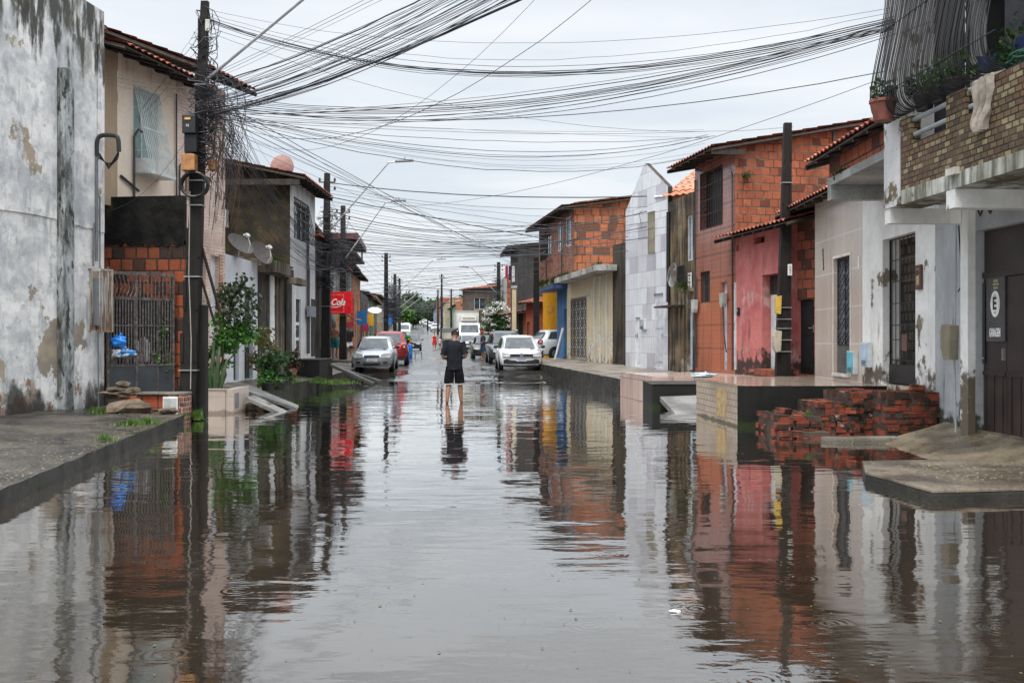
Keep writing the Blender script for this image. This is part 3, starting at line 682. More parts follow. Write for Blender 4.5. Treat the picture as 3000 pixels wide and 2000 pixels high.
for i in range(n):
    x = fx(2606) + (fx(2965) - fx(2606)) * (i + .5) / n + rnd.uniform(-.008, .008); pts = []
    for t, (dy, z) in enumerate([(-.05, 4.31), (-.17, 4.33), (-.27, 4.45), (-.29, 4.70), (-.23, 5.05), (-.14, 5.5), (-.06, 6.1), (0, 7.3)]):
        pts.append((x + .012 * math.sin(i * 1.7 + t), -OF + .02 + dy, z))
    gb.tube(sm(pts, 3), .0062, 4)
for z, dy in ((4.6, -.295), (5.5, -.15), (6.7, -.03)): gb.tube([(fx(2606), -OF + .02 + dy, z), (fx(2992), -OF + .02 + dy, z)], .007, 4)
gb.build('window_guard', plain('grey_guard_bars', (.014, .014, .016), .55, .2), b)
bx('side_screen', xa + .01, xa + .1, -OF + .46, -.024, 3.4, 7.59, plaster('shaded_grey_plaster', (.13, .13, .14), (.09, .09, .10), (.08, .08, .08), (.55, .8)), b)  # end panel added to darken the cage, shade painted into its grey
bx('unseen_shade_slab', xa, L1, -OF - .1, 5, 7.6, 7.8, dirtywhite, b)  # unseen slab above the view, added to shade the balcony
bx('dark_shutter', f1.s(2845, -.2), f1.s(2948, -.2), .20, .24, 3.4, 6.0, blackmetal, b)
dz = MB().tube([(f1.s(2815), -.03, 3.0), (f1.s(2830), -.05, 2.2), (f1.s(2833), -.12, 2.1)], .01, 5); dz.build('service_wire', blackmetal, b)
hk = MB()
for u in (2866, 2895):
    x = f1.s(u, .3); hk.tube([(x, -.3, 3.19), (x + .01, -.3, 3.05), (x + .05, -.3, 3.0), (x + .09, -.3, 3.05), (x + .10, -.3, 3.19)], .012, 5)
hk.build('hanging_hooks', RUST(), b)
# objects on the balcony
clay = plain('terracotta_pot_clay', (.30, .085, .05), .65, 0, .2, 4); darkpot = plain('black_plastic_pot', (.025, .022, .022), .5)
green1 = leafmat('green_leaves', (.05, .12, .02), (.09, .19, .035)); green2 = leafmat('dark_green_leaves', (.02, .055, .015), (.045, .10, .025))
def potplant(name, label, p, r, h, pot, n, lr, lf, size=.07, seed=1, group=None, up=.12):
    t = thing(name, label, 'potted plant', p, 0, group); rr = random.Random(seed)
    MB().lathe([(r * .7, 0), (r * .98, h * .86), (r * 1.08, h * .86), (r * 1.08, h), (r * .9, h), (r * .88, h * .9)], 18).build('pot', pot, t, smooth=True, angle=40)
    leaves((0, 0, h + up), lr, n, size, rr, clumps=10, hollow=.1).build('foliage', lf, t)
    m = MB()
    for i in range(5): limb(m, (0, 0, h * .9), (lr[0] * rr.uniform(-.6, .6), lr[1] * rr.uniform(-.6, .6), h + up + lr[2] * .4), .012, .004, rr)
    m.build('stems', plain('green_brown_stem', (.06, .07, .03), .8), t)
    return t
pw = f1.world(fx(2637), -OF - .22, 4.28); potplant('potted_plant', 'big terracotta pot with a small plant at the balcony corner', pw, .165, .27, plain('weathered_terracotta', (.20, .065, .045), .7, 0, .3, 6), 160, (.19, .18, .15), green2, .07, 2)
for i, (u, lab, sz, lf) in enumerate(((2690, 'dark trough with drooping greens right of the terracotta pot', .16, green2), (2735, 'dark pot with bright bushy leaves in the balcony middle', .2, green1), (2778, 'dark pot with bright leaves left of the hanging towel', .2, green1), (2832, 'tall dark climbing plant in a pot before the black shutter', .22, green2))):
    p = f1.world(fx(u), -OF + .08 + (.5 if i == 3 else 0), 4.30 if i < 3 else 3.9); potplant('potted_plant', lab, p, .13, .2, darkpot, 240 if i < 3 else 500, (.22, .15, sz if i < 3 else .7), lf, .06, 20 + i, up=.14 if i < 3 else .6)
tw = thing('towel', 'crumpled beige striped towel hung over the balcony pipe', 'towel', f1.world(fx(2885), -OF - .0, 3.95), f1.rz)
def towel(a, c):
    x = (a - .5) * .42 * (1 - .35 * c); z = .40 - c * .62 - .10 * abs(a - .55) * (1 - c)
    y = -.02 - .045 * math.sin(a * 17 + c * 3) * (.4 + c) - .02 * math.sin(c * 9)
    return (x + .03 * math.sin(c * 5), y, z)
MB().grid(towel, 26, 16).build('cloth', plain('beige_towel', (.40, .35, .30), .95, 0, .25, 14), tw, smooth=True)
MB().grid(lambda a, c: (towel(a, c * .3)[0], .10 + .02 * math.sin(a * 9), .40 - c * .3), 16, 6).build('cloth_fold', plain('beige_towel', (.40, .35, .30), .95, 0, .25, 14), tw, smooth=True)
bc = thing('laundry_cloth', 'dark blue cloth hanging behind the balcony guard bars', 'cloth', f1.world(fx(2790), -.5, 4.9), f1.rz)
MB().grid(lambda a, c: ((a - .5) * 1.1, .03 * math.sin(a * 14 + c * 4), -.42 * c - .1 * math.sin(a * 3)), 24, 8).build('cloth', plain('navy_cloth', (.02, .035, .11), .9), bc, smooth=True)
hs = MB(); pts = []
for i in range(60): pts.append((fx(2950) + .25 * math.sin(i * .5) + i * .004, -OF + .1 + .05 * math.cos(i * .9), 4.34 + .10 * abs(math.sin(i * .31))))
hs.tube(pts, .011, 5); h_ = hs.build('garden_hose', plain('green_hose', (.02, .09, .05), .5)); h_.location = (f1.o.x, f1.o.y, 0); h_.rotation_euler = (0, 0, f1.rz); tag(h_, 'green garden hose coiled on top of the brown brick parapet', 'hose')
mt = thing('electricity_meter', 'grey-brown electricity meter box on the grey wall left of the garage pillar', 'meter box', f1.world(f1.s(2812), -.06, 1.45), f1.rz)
mbx = plain('yellowed_meter_plastic', (.20, .17, .12), .45)
MB().prism([(-.13, -.02, -.1), (-.05, -.02, -.26), (.12, -.02, -.26), (.14, -.02, .2), (-.10, -.02, .22), (-.14, -.02, .1)], (0, -.13, 0)).build('casing', mbx, mt, bevel=.015)
MB().tube([(.05, -.03, .2), (.06, -.02, 1.7)], .014, 6).tube([(.03, -.03, -.25), (.05, -.02, -1.25)], .014, 6).build('conduit', plain('pale_conduit', (.3, .33, .34), .5), mt)
# --- white house with the gated door
f2 = Fr((6.3, 17.9), (6.27, 14.75)); b = f2.thing('white_house', 'dirty white house with a tall black barred window, behind the brick steps', 'house')
w0, w1, z0_, z1_ = f2.s(2586), f2.s(2682), .72, 3.15
shell(b, f2.L, 8, 0, 4.1, whitep, [(w0, w1, z0_, z1_)], zb=5.2, depth=.35)
bx('sill_wall', w0 + .01, w1 - .01, -.02, -.003, .42, z0_, plaster('peeling_cream_sill', (.62, .56, .45), (.5, .45, .36), (.1, .08, .06), (.5, .7), peel=(.12, .08, .06), pl=(.55, .6)), b)
bx('interior_screen', w0, w1, .30, .33, z0_, z1_, brick('cobogo_screen', .16, .16, .03, (.10, .085, .06), (.06, .05, .04), (.03, .03, .03), (.012, .012, .012), 0, .3), b)
bars(b, w0 + .02, w1 - .02, z0_ + .02, z1_, .12, 8, .007, blackmetal, (.16, .30, .4, .55, .7, .85), 'window_grille')
bx('grille_plate', w0 + .02, w1 - .02, .10, .125, z0_ + .02, 1.05, blackmetal, b); bx('lock_plate', (w0 + w1) / 2 - .10, (w0 + w1) / 2 + .12, .09, .112, 1.28, 1.55, plain('reddish_lock_plate', (.12, .055, .045), .5), b)
co = MB().box(f2.s(2424, .9), f2.L + .9, -.9, -.003, 4.07, 4.2); co.build('canopy_slab', concrete('grey_canopy_concrete', (.36, .36, .35), (.22, .22, .21), (.08, .08, .06), .3), b)
bx('canopy_beam', f2.s(2424, .9), f2.s(2424, .9) + .2, -.897, -.006, 3.83, 4.067, concrete('grey_canopy_concrete', (.36, .36, .35), (.22, .22, .21), (.08, .08, .06), .3), b)
bx('fascia_wall', f2.s(2424, .9) + .01, f2.L + .9, -.87, -.7, 4.203, 4.55, hollred, b)
e0 = f2.s(2357, 1.12); tileroof(b, (e0, -1.12, 4.55), (f2.L + .9, -1.12, 4.55), (e0, 3, 5.7), (f2.L + .9, 3, 5.7))
bx('side_return', f2.L - .002, f2.L + .1, .01, 6, 0, 5.2, whitep, b)
pq = thing('wall_plaque', 'dark wooden plaque hung on the white pillar beside the barred window', 'plaque', f2.world(f2.s(2697), -.01, f2.z(2697, 812)), f2.rz)
bx('board', -.10, .10, -.03, 0, -.19, .19, plain('dark_red_wood', (.10, .035, .025), .5, 0, .3), pq, .008); bx('inlay', -.05, .05, -.036, -.031, -.12, .13, plain('ochre_inlay', (.4, .3, .18), .5), pq); MB().lathe([(.045, -.045), (.05, -.037)], 14, (0, 0, .07), 'y').build('relief', plain('dark_relief', (.02, .02, .02), .5), pq)
fg = Fr((6.27, 14.74), (6.10, 13.32)); b = fg.thing('grey_wall', 'grey-blue wall stub between the white house and the garage gate', 'wall')
bx('panel', 0, fg.L, 0, .15, -.2, 3.19, greyp, b)
def meterbox(f, u, v0, v1, wu, label, col, off=0.0):
    z = f.z(u, (v0 + v1) / 2, off); hh = f.z(u, v0, off) - f.z(u, v1, off); ww = abs(f.s(u + wu / 2, off) - f.s(u - wu / 2, off))
    t = thing('meter_box', label, 'meter box', f.world(f.s(u, off), -off, z), f.rz)
    bx('casing', -ww / 2, ww / 2, -.09, -.002, -hh / 2, hh / 2, plain('pale_box_frame', (.55, .6, .6), .5), t, .008)
    d = bx('door', -ww * .42, ww * .42, -.102, -.092, -hh * .45, hh * .45, plain('box_door_%s' % ('%.2f' % col[2]), col, .45), t, .004)
    m = MB()
    for i in range(4): m.box(-ww * .3, ww * .3, -.108, -.103, -hh * .4 + i * .022, -hh * .4 + i * .022 + .01)
    m.build('vents', plain('vent_dark', (.08, .1, .12), .5), d)
    return t
meterbox(f2, 2547, 1003, 1075, 21, 'pale blue meter box on the white wall', (.36, .50, .62))
# --- beige tiled house
f3 = Fr((6.36, 20.9), (6.305, 17.9)); b = f3.thing('beige_tiled_house', 'beige wall-tiled house with a tall ornate grey door on the high terrace', 'house')
beiget = plaster('beige_wall_tile', (.52, .44, .38), (.46, .385, .335), (.22, .18, .16), (.62, .8), tile=(.95, .695, .014, (.62, .58, .53), 0), rough=.22, bump=.12)
d0, d1 = f3.s(2443), f3.s(2491); dt = 3.05; db = .82
shell(b, f3.L, 8, .0, 4.35, beiget, [(d0, d1, db, dt)], zb=5.2, depth=.14)
dr = bx('door', d0 + .01, d1 - .01, .10, .13, db, dt, plain('bluish_door_glass', (.16, .19, .24), .2), b)
bx('door_kick_plate', d0 + .02, d1 - .02, .06, .095, db + .01, db + .52, plain('grey_steel', (.12, .125, .13), .4, .5), dr)
ornate(dr, d0 + .03, d1 - .03, db + .54, dt - .02, .07, plain('black_door_ironwork', (.02, .018, .018), .45, .4), 2, .30, 'grille', .011)
fr_ = MB(); fr_.box(d0 - .05, d0, -.012, -.002, db - .05, dt + .05).box(d1, d1 + .05, -.012, -.002, db - .05, dt + .05).box(d0, d1, -.012, -.002, dt, dt + .05).box(d0, d1, -.05, -.002, db - .06, db)
fr_.build('door_surround', plain('pale_surround', (.62, .58, .53), .4), b)
tileroof(b, (f3.s(2262, .45), -.4, 4.28), (f3.L, -.4, 4.28), (f3.s(2262, .45), 3.5, 5.35), (f3.L, 3.5, 5.35))
meterbox(f3, 2505, 1028, 1095, 20, 'turquoise meter box beside the ornate grey door', (.12, .42, .52))
MB().box(0, .05, -.02, 0, -.12, .12).build('number_plate', wsign, b).location = (f3.s(2517), 0, f3.z(2517, 770))
oz = MB()
for i in range(5): oz.box(-.03 + i * .012, .01 + i * .012, -.01, -.001, -.09 * i, -.09 * i + .08)
oz.build('wall_ornament', blackmetal, b).location = (f3.s(2412), 0, f3.z(2412, 740))
# --- brick alley with dark door
f4 = Fr((6.3, 22.25), (6.9, 20.95)); b = f4.thing('brick_alley_front', 'dark recessed hollow-block wall with a black door behind the leaning-meter pole', 'house front')
a0, a1 = f4.s(2331), f4.s(2385)
shell(b, f4.L, 3, .6, 4.2, hollred, [(a0, a1, .7, 2.35)], zb=4.6, depth=.12)
door(b, a0 + .02, a1 - .02, .7, 2.33, .08, blackmetal)
# --- pink house
f5 = Fr((5.59, 24.9), (6.12, 22.1)); b = f5.thing('pink_house', 'low faded pink-red house with a white ribbed door and a clay tile eave', 'house')
pinkp = plaster('faded_pink_plaster', (.50, .175, .16), (.38, .10, .095), (.12, .05, .045), (.52, .72), peel=(.60, .34, .32), pl=(.58, .74), low=(.05, .032, .028), lowh=2.4, rough=.7)
r0, r1, rz0, rz1 = f5.s(2233), f5.s(2299), .69, 2.98
vt = [f5.rect(2208, 693, 2240, 713), f5.rect(2140, 720, 2160, 738)]
vt[1] = (max(.04, vt[1][0]), max(.2, vt[1][1]), vt[1][2], vt[1][3])
shell(b, f5.L, 7, 0, 4.0, pinkp, [(r0, r1, rz0, rz1)] + vt, zb=5.4, depth=.32)
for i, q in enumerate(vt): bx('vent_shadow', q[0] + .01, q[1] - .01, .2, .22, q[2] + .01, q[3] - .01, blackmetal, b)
whited = plain('white_ribbed_steel', (.62, .63, .64), .4, .1, .1)
door(b, f5.s(2256, -.2), r1 - .01, .78, 2.52, .22, whited, ribs=7); bx('transom', r0 + .02, r1 - .02, .24, .28, 2.54, rz1, plain('dark_transom', (.05, .04, .035), .5), b)
bars(b, r0 + .02, r1 - .02, 2.55, rz1 - .02, .2, 7, .01, RUST(), (.3, .6), 'transom_bars')
nd = door(b, .06, f5.s(2155) - .0, .72, 2.9, -.03, plain('pale_blue_grey_door', (.50, .55, .58), .35), False)
tileroof(b, (-.25, -.48, 3.98), (f5.L + .9, -.48, 3.98), (-.25, 4, 5.2), (f5.L + .9, 4, 5.2))
bx('door_step', f5.s(2215, .3), f5.s(2285, .3), -.35, -.01, .6, .80, hollred, b, .01)
im = thing('intercom', 'small black intercom on the pink wall', 'intercom', f5.world(f5.s(2166), -.01, f5.z(2166, 913)), f5.rz); bx('casing', -.05, .05, -.04, 0, -.1, .1, blackmetal, im, .012); MB().lathe([(.02, -.05), (.024, -.041)], 10, (0, 0, .03), 'y').build('button', GALV(), im)
# --- brown tiled two-storey house
f6 = Fr((5.09, 27.7), (5.59, 24.93)); b = f6.thing('brown_tiled_house', 'two-storey house with glossy brown patterned tiles and a bare orange block side wall', 'house')
def browntile():
    N = NT('brown_patterned_wall_tile'); xx = N.math('ADD', N.x, N.y)
    m, rn, fxx, fz = N.cells(xx, N.z, .62, .62, .012, 0)
    dx = N.math('MULTIPLY', N.math('SUBTRACT', N.math('PINGPONG', N.math('MULTIPLY', fxx, 2.0), .5), .25), 2.0)
    dz_ = N.math('SUBTRACT', fz, .5)
    rr = N.math('SQRT', N.math('ADD', N.math('MULTIPLY', N.math('MULTIPLY', dx, dx), 1.6), N.math('MULTIPLY', dz_, dz_)))
    rg = N.rmp(N.math('ABSOLUTE', N.math('SUBTRACT', N.math('FLOORED_MODULO', rr, .2), .1)), .025, .06)
    c = N.mix(rg, (.13, .05, .038), (.40, .17, .12))
    c = N.mix(N.rmp(N.noise(1.2), .35, .65, 0, .3), c, (.42, .22, .18))
    c = N.mix(N.rmp(N.z, 2.5, 3.4, .65, 0), c, (.42, .13, .055)); c = N.mix(m, (.10, .045, .035), c)
    c = N.mix(N.rmp(N.noise(3, k=(1, 1, .15), det=5), .55, .8, 0, .5), c, (.12, .07, .06))
    return N.fin(c, .16, m, .3, .006)
bt = browntile()
uw = f6.rect(2052, 480, 2117, 640); uw = (uw[0], uw[1], 4.45, 6.0); lw = f6.rect(2050, 795, 2080, 886); ld = (f6.s(2112), f6.s(2130), .69, 2.95)
shell(b, f6.L, 8, .0, 6.35, bt, [uw, lw, ld], zb=7.9, side=holl, near='R', depth=.2)
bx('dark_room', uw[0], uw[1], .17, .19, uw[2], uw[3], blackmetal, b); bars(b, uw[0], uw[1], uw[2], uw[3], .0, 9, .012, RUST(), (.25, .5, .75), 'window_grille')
bars(b, lw[0], lw[1], lw[2], lw[3], .05, 7, .01, RUST(), (.5,), 'window_grille'); window(b, lw[0], lw[1], lw[2], lw[3], .12, plain('grey_window_frame', (.12, .12, .12), .5))
door(b, ld[0], ld[1], ld[2], ld[3], .1, plain('light_blue_door', (.38, .46, .55), .3))
tileroof(b, (-.35, -.70, 6.22), (f6.L + .2, -.70, 6.22), (-.35, 7, 7.72), (f6.L + .2, 7, 7.72))
bx('verge_board', f6.L + .13, f6.L + .19, -.68, .2, 6.06, 6.2, plain('dark_wood', (.035, .026, .021), .85, 0, .4), b)
# pillars dividing the block side wall
sw = MB()
for y in (2.62, 2.85): pass
sw.box(f6.L + .004, f6.L + .05, 2.62, 2.74, .5, 6.85); sw.build('concrete_post', concrete('thin_concrete_post', (.2, .17, .14), (.1, .08, .07)), b)
pipes = MB(); pipes.tube([(f6.L - .12, -.03, .7), (f6.L - .12, -.03, 5.6), (f6.L - .02, -.10, 5.75), (f6.L + .03, -.16, 5.55)], .022, 6)
pipes.tube([(.08, -.03, .7), (.08, -.03, 5.9)], .02, 6); pipes.tube([(.2, -.03, .7), (.2, -.03, 3.2)], .016, 6); pipes.build('conduits', plain('dark_conduit', (.05, .05, .055), .5), b)
def meterlamp(f, u, v, label, col=(.30, .31, .30)):
    t = thing('electricity_meter', label, 'meter box', f.world(f.s(u, .12), -.12, f.z(u, v, .12)), f.rz)
    MB().prism([(-.12, -.06, .16), (-.10, -.06, -.1), (-.04, -.06, -.2), (.05, -.06, -.2), (.1, -.06, -.1), (.12, -.06, .16)], (0, .13, 0)).build('casing', plain('meter_%d' % u, col, .45), t, bevel=.012)
    MB().tube([(0, 0, -.2), (.03, .02, -.9), (.03, .08, -1.35)], .018, 6).build('conduit', plain('dark_conduit', (.05, .05, .055), .5), t); return t
meterlamp(f6, 2118, 877, 'grey meter on a dark pipe beside the light blue door'); meterlamp(f6, 2034, 895, 'pale grey meter at the far edge of the brown tiled house', (.42, .43, .43))
# --- mossy narrow house
f7 = Fr((4.72, 30.0), (5.07, 27.75)); b = f7.thing('mossy_narrow_house', 'narrow dark mossy house squeezed between grey-tiled and brown-tiled houses', 'house')
moss = plaster('mossy_peeling_plaster', (.13, .085, .045), (.26, .20, .13), (.02, .02, .017), (.42, .58), peel=(.36, .31, .25), pl=(.60, .64), low=(.03, .03, .025), lowh=1.2, rough=.85, sk=1.4)
wd_ = (f7.s(2010), f7.L - .08, 3.7, 5.0); dd_ = (f7.s(2015), f7.L - .12, .62, 2.35)
shell(b, f7.L, 7, 0, 5.6, moss, [wd_, dd_], zb=6.6, depth=.15)
window(b, *wd_, .06, plain('white_window_frame', (.6, .6, .58), .5), glass_dark('greyish_curtained_glass', (.16, .2, .24)), 1)
door(b, *dd_, .08, plain('sky_blue_door', (.42, .50, .62), .4), False)
tileroof(b, (.1, -.2, 5.72), (2.6, 3.0, 5.9), (-1.6, 1.4, 6.85), (1.0, 5.5, 6.85), under=False, mat=rooftile('pale_clay_roof_tile', (.55, .24, .13), (.34, .14, .085), (.65, .38, .24)))
bx('rusty_canopy', f7.s(1958), f7.s(2005), -.45, -.003, 2.42, 2.47, RUST(), b); MB().tube([(.12, -.05, 2.6), (.12, -.05, 5.3)], .06, 8).build('downpipe', blackmetal, b)
sg = thing('shop_sign', 'small white lettered sign above the sky blue door', 'sign', f7.world(f7.s(2022, .04), -.04, f7.z(2022, 822, .04)), f7.rz)
bx('board', -.14, .14, -.02, 0, -.22, .22, wsign, sg, .004)
for i, tt in enumerate(('ALUGA', 'SE', 'CASA', '232')): text(tt, .08, plain('sign_black', (.02, .02, .02), .5), sg, (0, -.024, .15 - i * .1), sx=.8)
bz = MB()
for k in range(26):
    a = k / 26 * 6.28; bz.tube([(1.2 + .3 * math.cos(a + j * .25), -.28 + .05 * math.sin(j), 3.35 + .25 * math.sin(a + j * .25) + .1 * math.sin(j * .8)) for j in range(8)], .006, 3)
bars(b, f7.s(1985, .3), f7.L, 2.95, 3.55, -.3, 12, .008, blackmetal, (.5,), 'balcony_rail'); bx('balcony_slab', f7.s(1985, .35), f7.L, -.36, -.003, 2.82, 2.93, concrete('mossy_slab', (.3, .28, .22), (.1, .1, .05)), b)
bz.build('razor_wire', GALV(), b)
# --- grey patchwork house
f8 = Fr((3.8, 33.3), (4.70, 30.02)); b = f8.thing('grey_tiled_house', 'tall pale house clad in patchwork grey and white tiles with a pointed parapet', 'house')
greyt = patchtile('grey_patchwork_tile', .72, .52, [(.66, .67, .70), (.50, .49, .53), (.70, .72, .75), (.58, .58, .62), (.66, .68, .70), (.44, .425, .465), (.70, .71, .74), (.62, .63, .66)], (.30, .30, .31), .01, .5, .3, .25)
d1_ = (f8.s(1861), f8.s(1876), .60, 2.2); d2_ = (f8.s(1914), f8.s(1943), .60, 2.9)
shell(b, f8.L, 7, 0, 5.6, greyt, [d1_, d2_, f8.rect(1900, 620, 1919, 740)], zb=5.9, depth=.12,
      top=[(0, 5.75), (f8.s(1855), 6.3), (f8.s(1882), 6.95), (f8.s(1890), 7.1), (f8.L, 6.1)], side=plaster('black_mossy_side', (.05, .045, .035), (.08, .06, .04), (.015, .015, .012), (.45, .6)), near='R')
MB().prism([(0, .003, 5.6), (f8.L, .003, 5.6), (f8.L, .003, 6.09), (f8.s(1890), .003, 7.09), (0, .003, 5.74)], (0, .15, 0)).build('parapet_back', plaster('black_mossy_side', (.05, .045, .035), (.08, .06, .04), (.015, .015, .012), (.45, .6)), b)
door(b, *d1_, .06, plain('white_painted_door', (.6, .61, .64), .4), hx=.2); door(b, *d2_, .06, plain('pale_grey_door', (.5, .51, .54), .35))
q = f8.rect(1900, 620, 1919, 740); bars(b, q[0], q[1], q[2], q[3], -.02, 6, .012, plain('tarnished_brass', (.28, .24, .15), .6, .3), (.3, .6), 'window_grille')
MB().tube([(f8.s(1883), -.03, f8.z(1883, 668)), (f8.s(1883), -.12, f8.z(1883, 625)), (f8.s(1892), -.12, f8.z(1890, 618))], .015, 5).build('conduit', plain('pale_conduit', (.3, .33, .34), .5), b)
MB().tube([(f8.s(1920), -.02, f8.z(1920, 577)), (f8.s(1950), -.02, f8.z(1950, 575))], .03, 5).build('wall_pipe', wsign, b)
meterbox(f8, 1888, 935, 965, 14, 'grey meter box on the patchwork tiled wall', (.33, .34, .36))
# --- dark gap wall + cream house
fd = Fr((3.70, 36.6), (4.35, 34.6)); b = fd.thing('mossy_gap_wall', 'dark moss-blackened tall strip of wall left of the grey tiled house', 'wall'); bx('panel', 0, fd.L, 0, 4, .2, 4.95, plaster('black_mossy_side', (.05, .045, .035), (.08, .06, .04), (.015, .015, .012), (.45, .6)), b)
f9 = Fr((2.50, 45.3), (3.72, 36.65)); b = f9.thing('cream_house', 'single-storey cream house with stained walls and a tall white scrollwork gate', 'house')
creamp = plaster('stained_cream_plaster', (.60, .50, .33), (.50, .41, .27), (.22, .18, .12), (.60, .80), low=(.13, .085, .04), lowh=1.6, rough=.7, peel=(.62, .60, .54), pl=(.58, .64))
g0, g1 = f9.s(1672), f9.s(1718); n0, n1 = f9.s(1797), f9.s(1806)
shell(b, f9.L, 7, .2, 4.0, creamp, [(g0, g1, .55, 3.3), (n0, n1, .6, 3.0)], zb=4.6, depth=.25)
ornate(b, g0 + .03, g1 - .03, .75, 3.2, .0, plain('dark_scroll_iron', (.05, .045, .04), .5), 4, .42, 'gate', .016)
bx('porch_back', g0, g1, .22, .24, .55, 3.3, plain('pale_porch', (.55, .53, .5), .6), b); door(b, n0 + .02, n1 - .01, .6, 3.0, .1, plain('pinkish_door', (.45, .25, .22), .5), False)
mm = MB()
for u in (1742, 1758, 1777): mm.box(f9.s(u), f9.s(u) + .16, -.05, -.002, .5, 3.95)
mm.build('pilasters', plaster('white_stained_trim', (.62, .60, .55), (.5, .48, .44), (.2, .16, .11), (.52, .7)), b)
bx('awning_slab', f9.s(1640, .5), f9.s(1768, .5), -.75, -.003, 3.98, 4.2, concrete('pale_awning', (.42, .41, .39), (.2, .19, .17), (.07, .07, .045), .8), b)
# --- blue house
f10 = Fr((2.17, 48.0), (2.50, 45.45)); b = f10.thing('blue_house', 'narrow bright blue house front under the overhanging brick storey', 'house')
bluep = plaster('bright_blue_plaster', (.07, .18, .34), (.045, .11, .24), (.03, .05, .09), (.55, .75), low=(.03, .03, .05), lowh=1.2)
bd = (f10.s(1652), f10.s(1662), .55, 2.9)
shell(b, f10.L, 7, .2, 4.1, bluep, [bd], zb=4.1, depth=.12); door(b, *bd, .08, plain('dark_teal_door', (.05, .07, .08), .4), False)
bx('blue_canopy', -.9, f10.L + .3, -.7, -.003, 3.82, 3.98, plain('deep_blue_paint', (.018, .05, .13), .6, 0, .4), b)
MB().tube([(f10.L - .3, -.5, .55), (f10.L + .1, -.2, 2.0)], .05, 6).build('leaning_white_pipe', wsign, b)
# --- overhanging brick storey
fu = Fr((1.38, 51.0), (2.66, 42.5)); b = fu.thing('brick_upper_storey', 'bare orange block storey overhanging the blue and cream houses, with white windows', 'house')
fb = brick('weathered_red_brick', .24, .10, .016, (.42, .15, .09), (.30, .10, .06), (.12, .07, .05), (.12, .10, .08), 0, .6, .8, .85)
holl2 = brick('orange_hollow_block', .36, .34, .032, (.50, .17, .075), (.34, .10, .05), (.13, .065, .045), (.06, .045, .035), 5, .65, .76)
ws = [fu.rect(1634, 650, 1648, 735), fu.rect(1657, 635, 1673, 722), fu.rect(1598, 688, 1615, 752)]
shell(b, fu.L, 6, 4.28, 7.35, fb, ws, zb=8.2, side=holl2, near='R', depth=.2)
window(b, *ws[0], .03, plain('white_window_frame', (.6, .6, .58), .5), glass_dark('sky_glass', (.10, .15, .2)), 1); window(b, *ws[1], .03, plain('white_window_frame', (.6, .6, .58), .5), glass_dark('sky_glass', (.10, .15, .2)), 1); window(b, *ws[2], .05, plain('dark_wood', (.035, .026, .021), .85, 0, .4))
bars(b, ws[2][0] - .1, ws[2][1] + .1, ws[2][2] - .2, ws[2][3] + .1, -.25, 9, .02, blackmetal, (.3, .7), 'window_grille')
bx('floor_slab', -.02, fu.L + .02, -.06, 6, 4.1, 4.277, concrete('mossy_slab_edge', (.26, .24, .2), (.1, .1, .06), (.05, .07, .02), .8), b)
tileroof(b, (-.6, -.62, 7.12), (fu.L + .25, -.62, 7.12), (-.6, 6, 8.05), (fu.L + .25, 6, 8.05), mat=rooftile('dark_clay_roof_tile', (.20, .06, .045), (.08, .035, .03), (.25, .1, .07)))
mp = MB(); 
for u in (1606, 1652): mp.tube([(fu.s(u), -.1, 4.2), (fu.s(u), -.1, 7.0)], .025, 5)
mp.build('conduits', blackmetal, b)
# --- yellow wall, rust house, dark tower, further ones
def simple_house(name, label, p0, p1, z0, z1, mat, D=6, zb=None, ops=(), roof=None, side=None, near='R', over=.5, roofm=None, cat='house', doorm=None, winm=None):
    f = Fr(p0, p1); b = f.thing(name, label, cat)
    rects = []
    for o in ops: rects.append((o[1] * f.L, o[2] * f.L, z0 + o[3], z0 + o[4]))
    shell(b, f.L, D, z0 - .5, z1, mat, rects, zb=zb, side=side, near=near, depth=.2)
    for o, r in zip(ops, rects):
        if o[0] == 'd': door(b, *r, .08, doorm or plain('brown_wood_door', (.12, .06, .035), .5), False)
        elif o[0] == 'w': window(b, *r, .06, winm or plain('white_window_frame', (.6, .6, .58), .5))
        elif o[0] == 'g': door(b, *r, .08, doorm or plain('grey_shutter', (.25, .26, .27), .5), False, ribs=8, name='garage_door')
    if roof:
        zr = (zb or z1); tileroof(b, (-.2, -over, z1 - .02), (f.L + .2, -over, z1 - .02), (-.2, D, zr + .3), (f.L + .2, D, zr + .3), mat=roofm, pitch=.3 if f.o.y > 80 else .21)
    return b, f
yb, _ = simple_house('yellow_wall', 'bright yellow garden wall behind the white parked hatchback', (1.62, 52.2), (2.44, 51.8), .3, 3.93, plaster('bright_yellow_plaster', (.74, .36, .025), (.62, .28, .02), (.3, .15, .03), (.6, .8)), D=.2, cat='wall')
MB().lathe([(.16, -.03), (.2, -.03), (.2, -.001), (.16, -.001)], 18, (.42, 0, 3.1), 'y').build('wall_relief', plain('yellow_relief', (.55, .27, .03), .6), yb)
simple_house('rust_red_house', 'low rust-red house left of the yellow wall', (.8, 57), (1.9, 56.2), .3, 3.6, plaster('rust_red_plaster', (.33, .085, .05), (.22, .055, .035), (.08, .03, .03), (.5, .7)), D=5, zb=4.2, roof=True, ops=(('d', .05, .2, 0, 2.2),))
b, _ = simple_house('black_tower_wall', 'tall moss-black gable wall left of the brick storey', (-.1, 66), (.38, 60), .3, 7.1, plaster('charcoal_stained_wall', (.045, .045, .045), (.07, .068, .064), (.02, .02, .02), (.5, .7)), D=8, zb=7.6, roof=True, over=.7, roofm=rooftile('dark_clay_roof_tile', (.20, .06, .045), (.08, .035, .03), (.25, .1, .07)), side=plaster('charcoal_stained_wall', (.045, .045, .045), (.07, .068, .064), (.02, .02, .02), (.5, .7)), ops=(('w', .4, .6, 3.5, 4.8),))
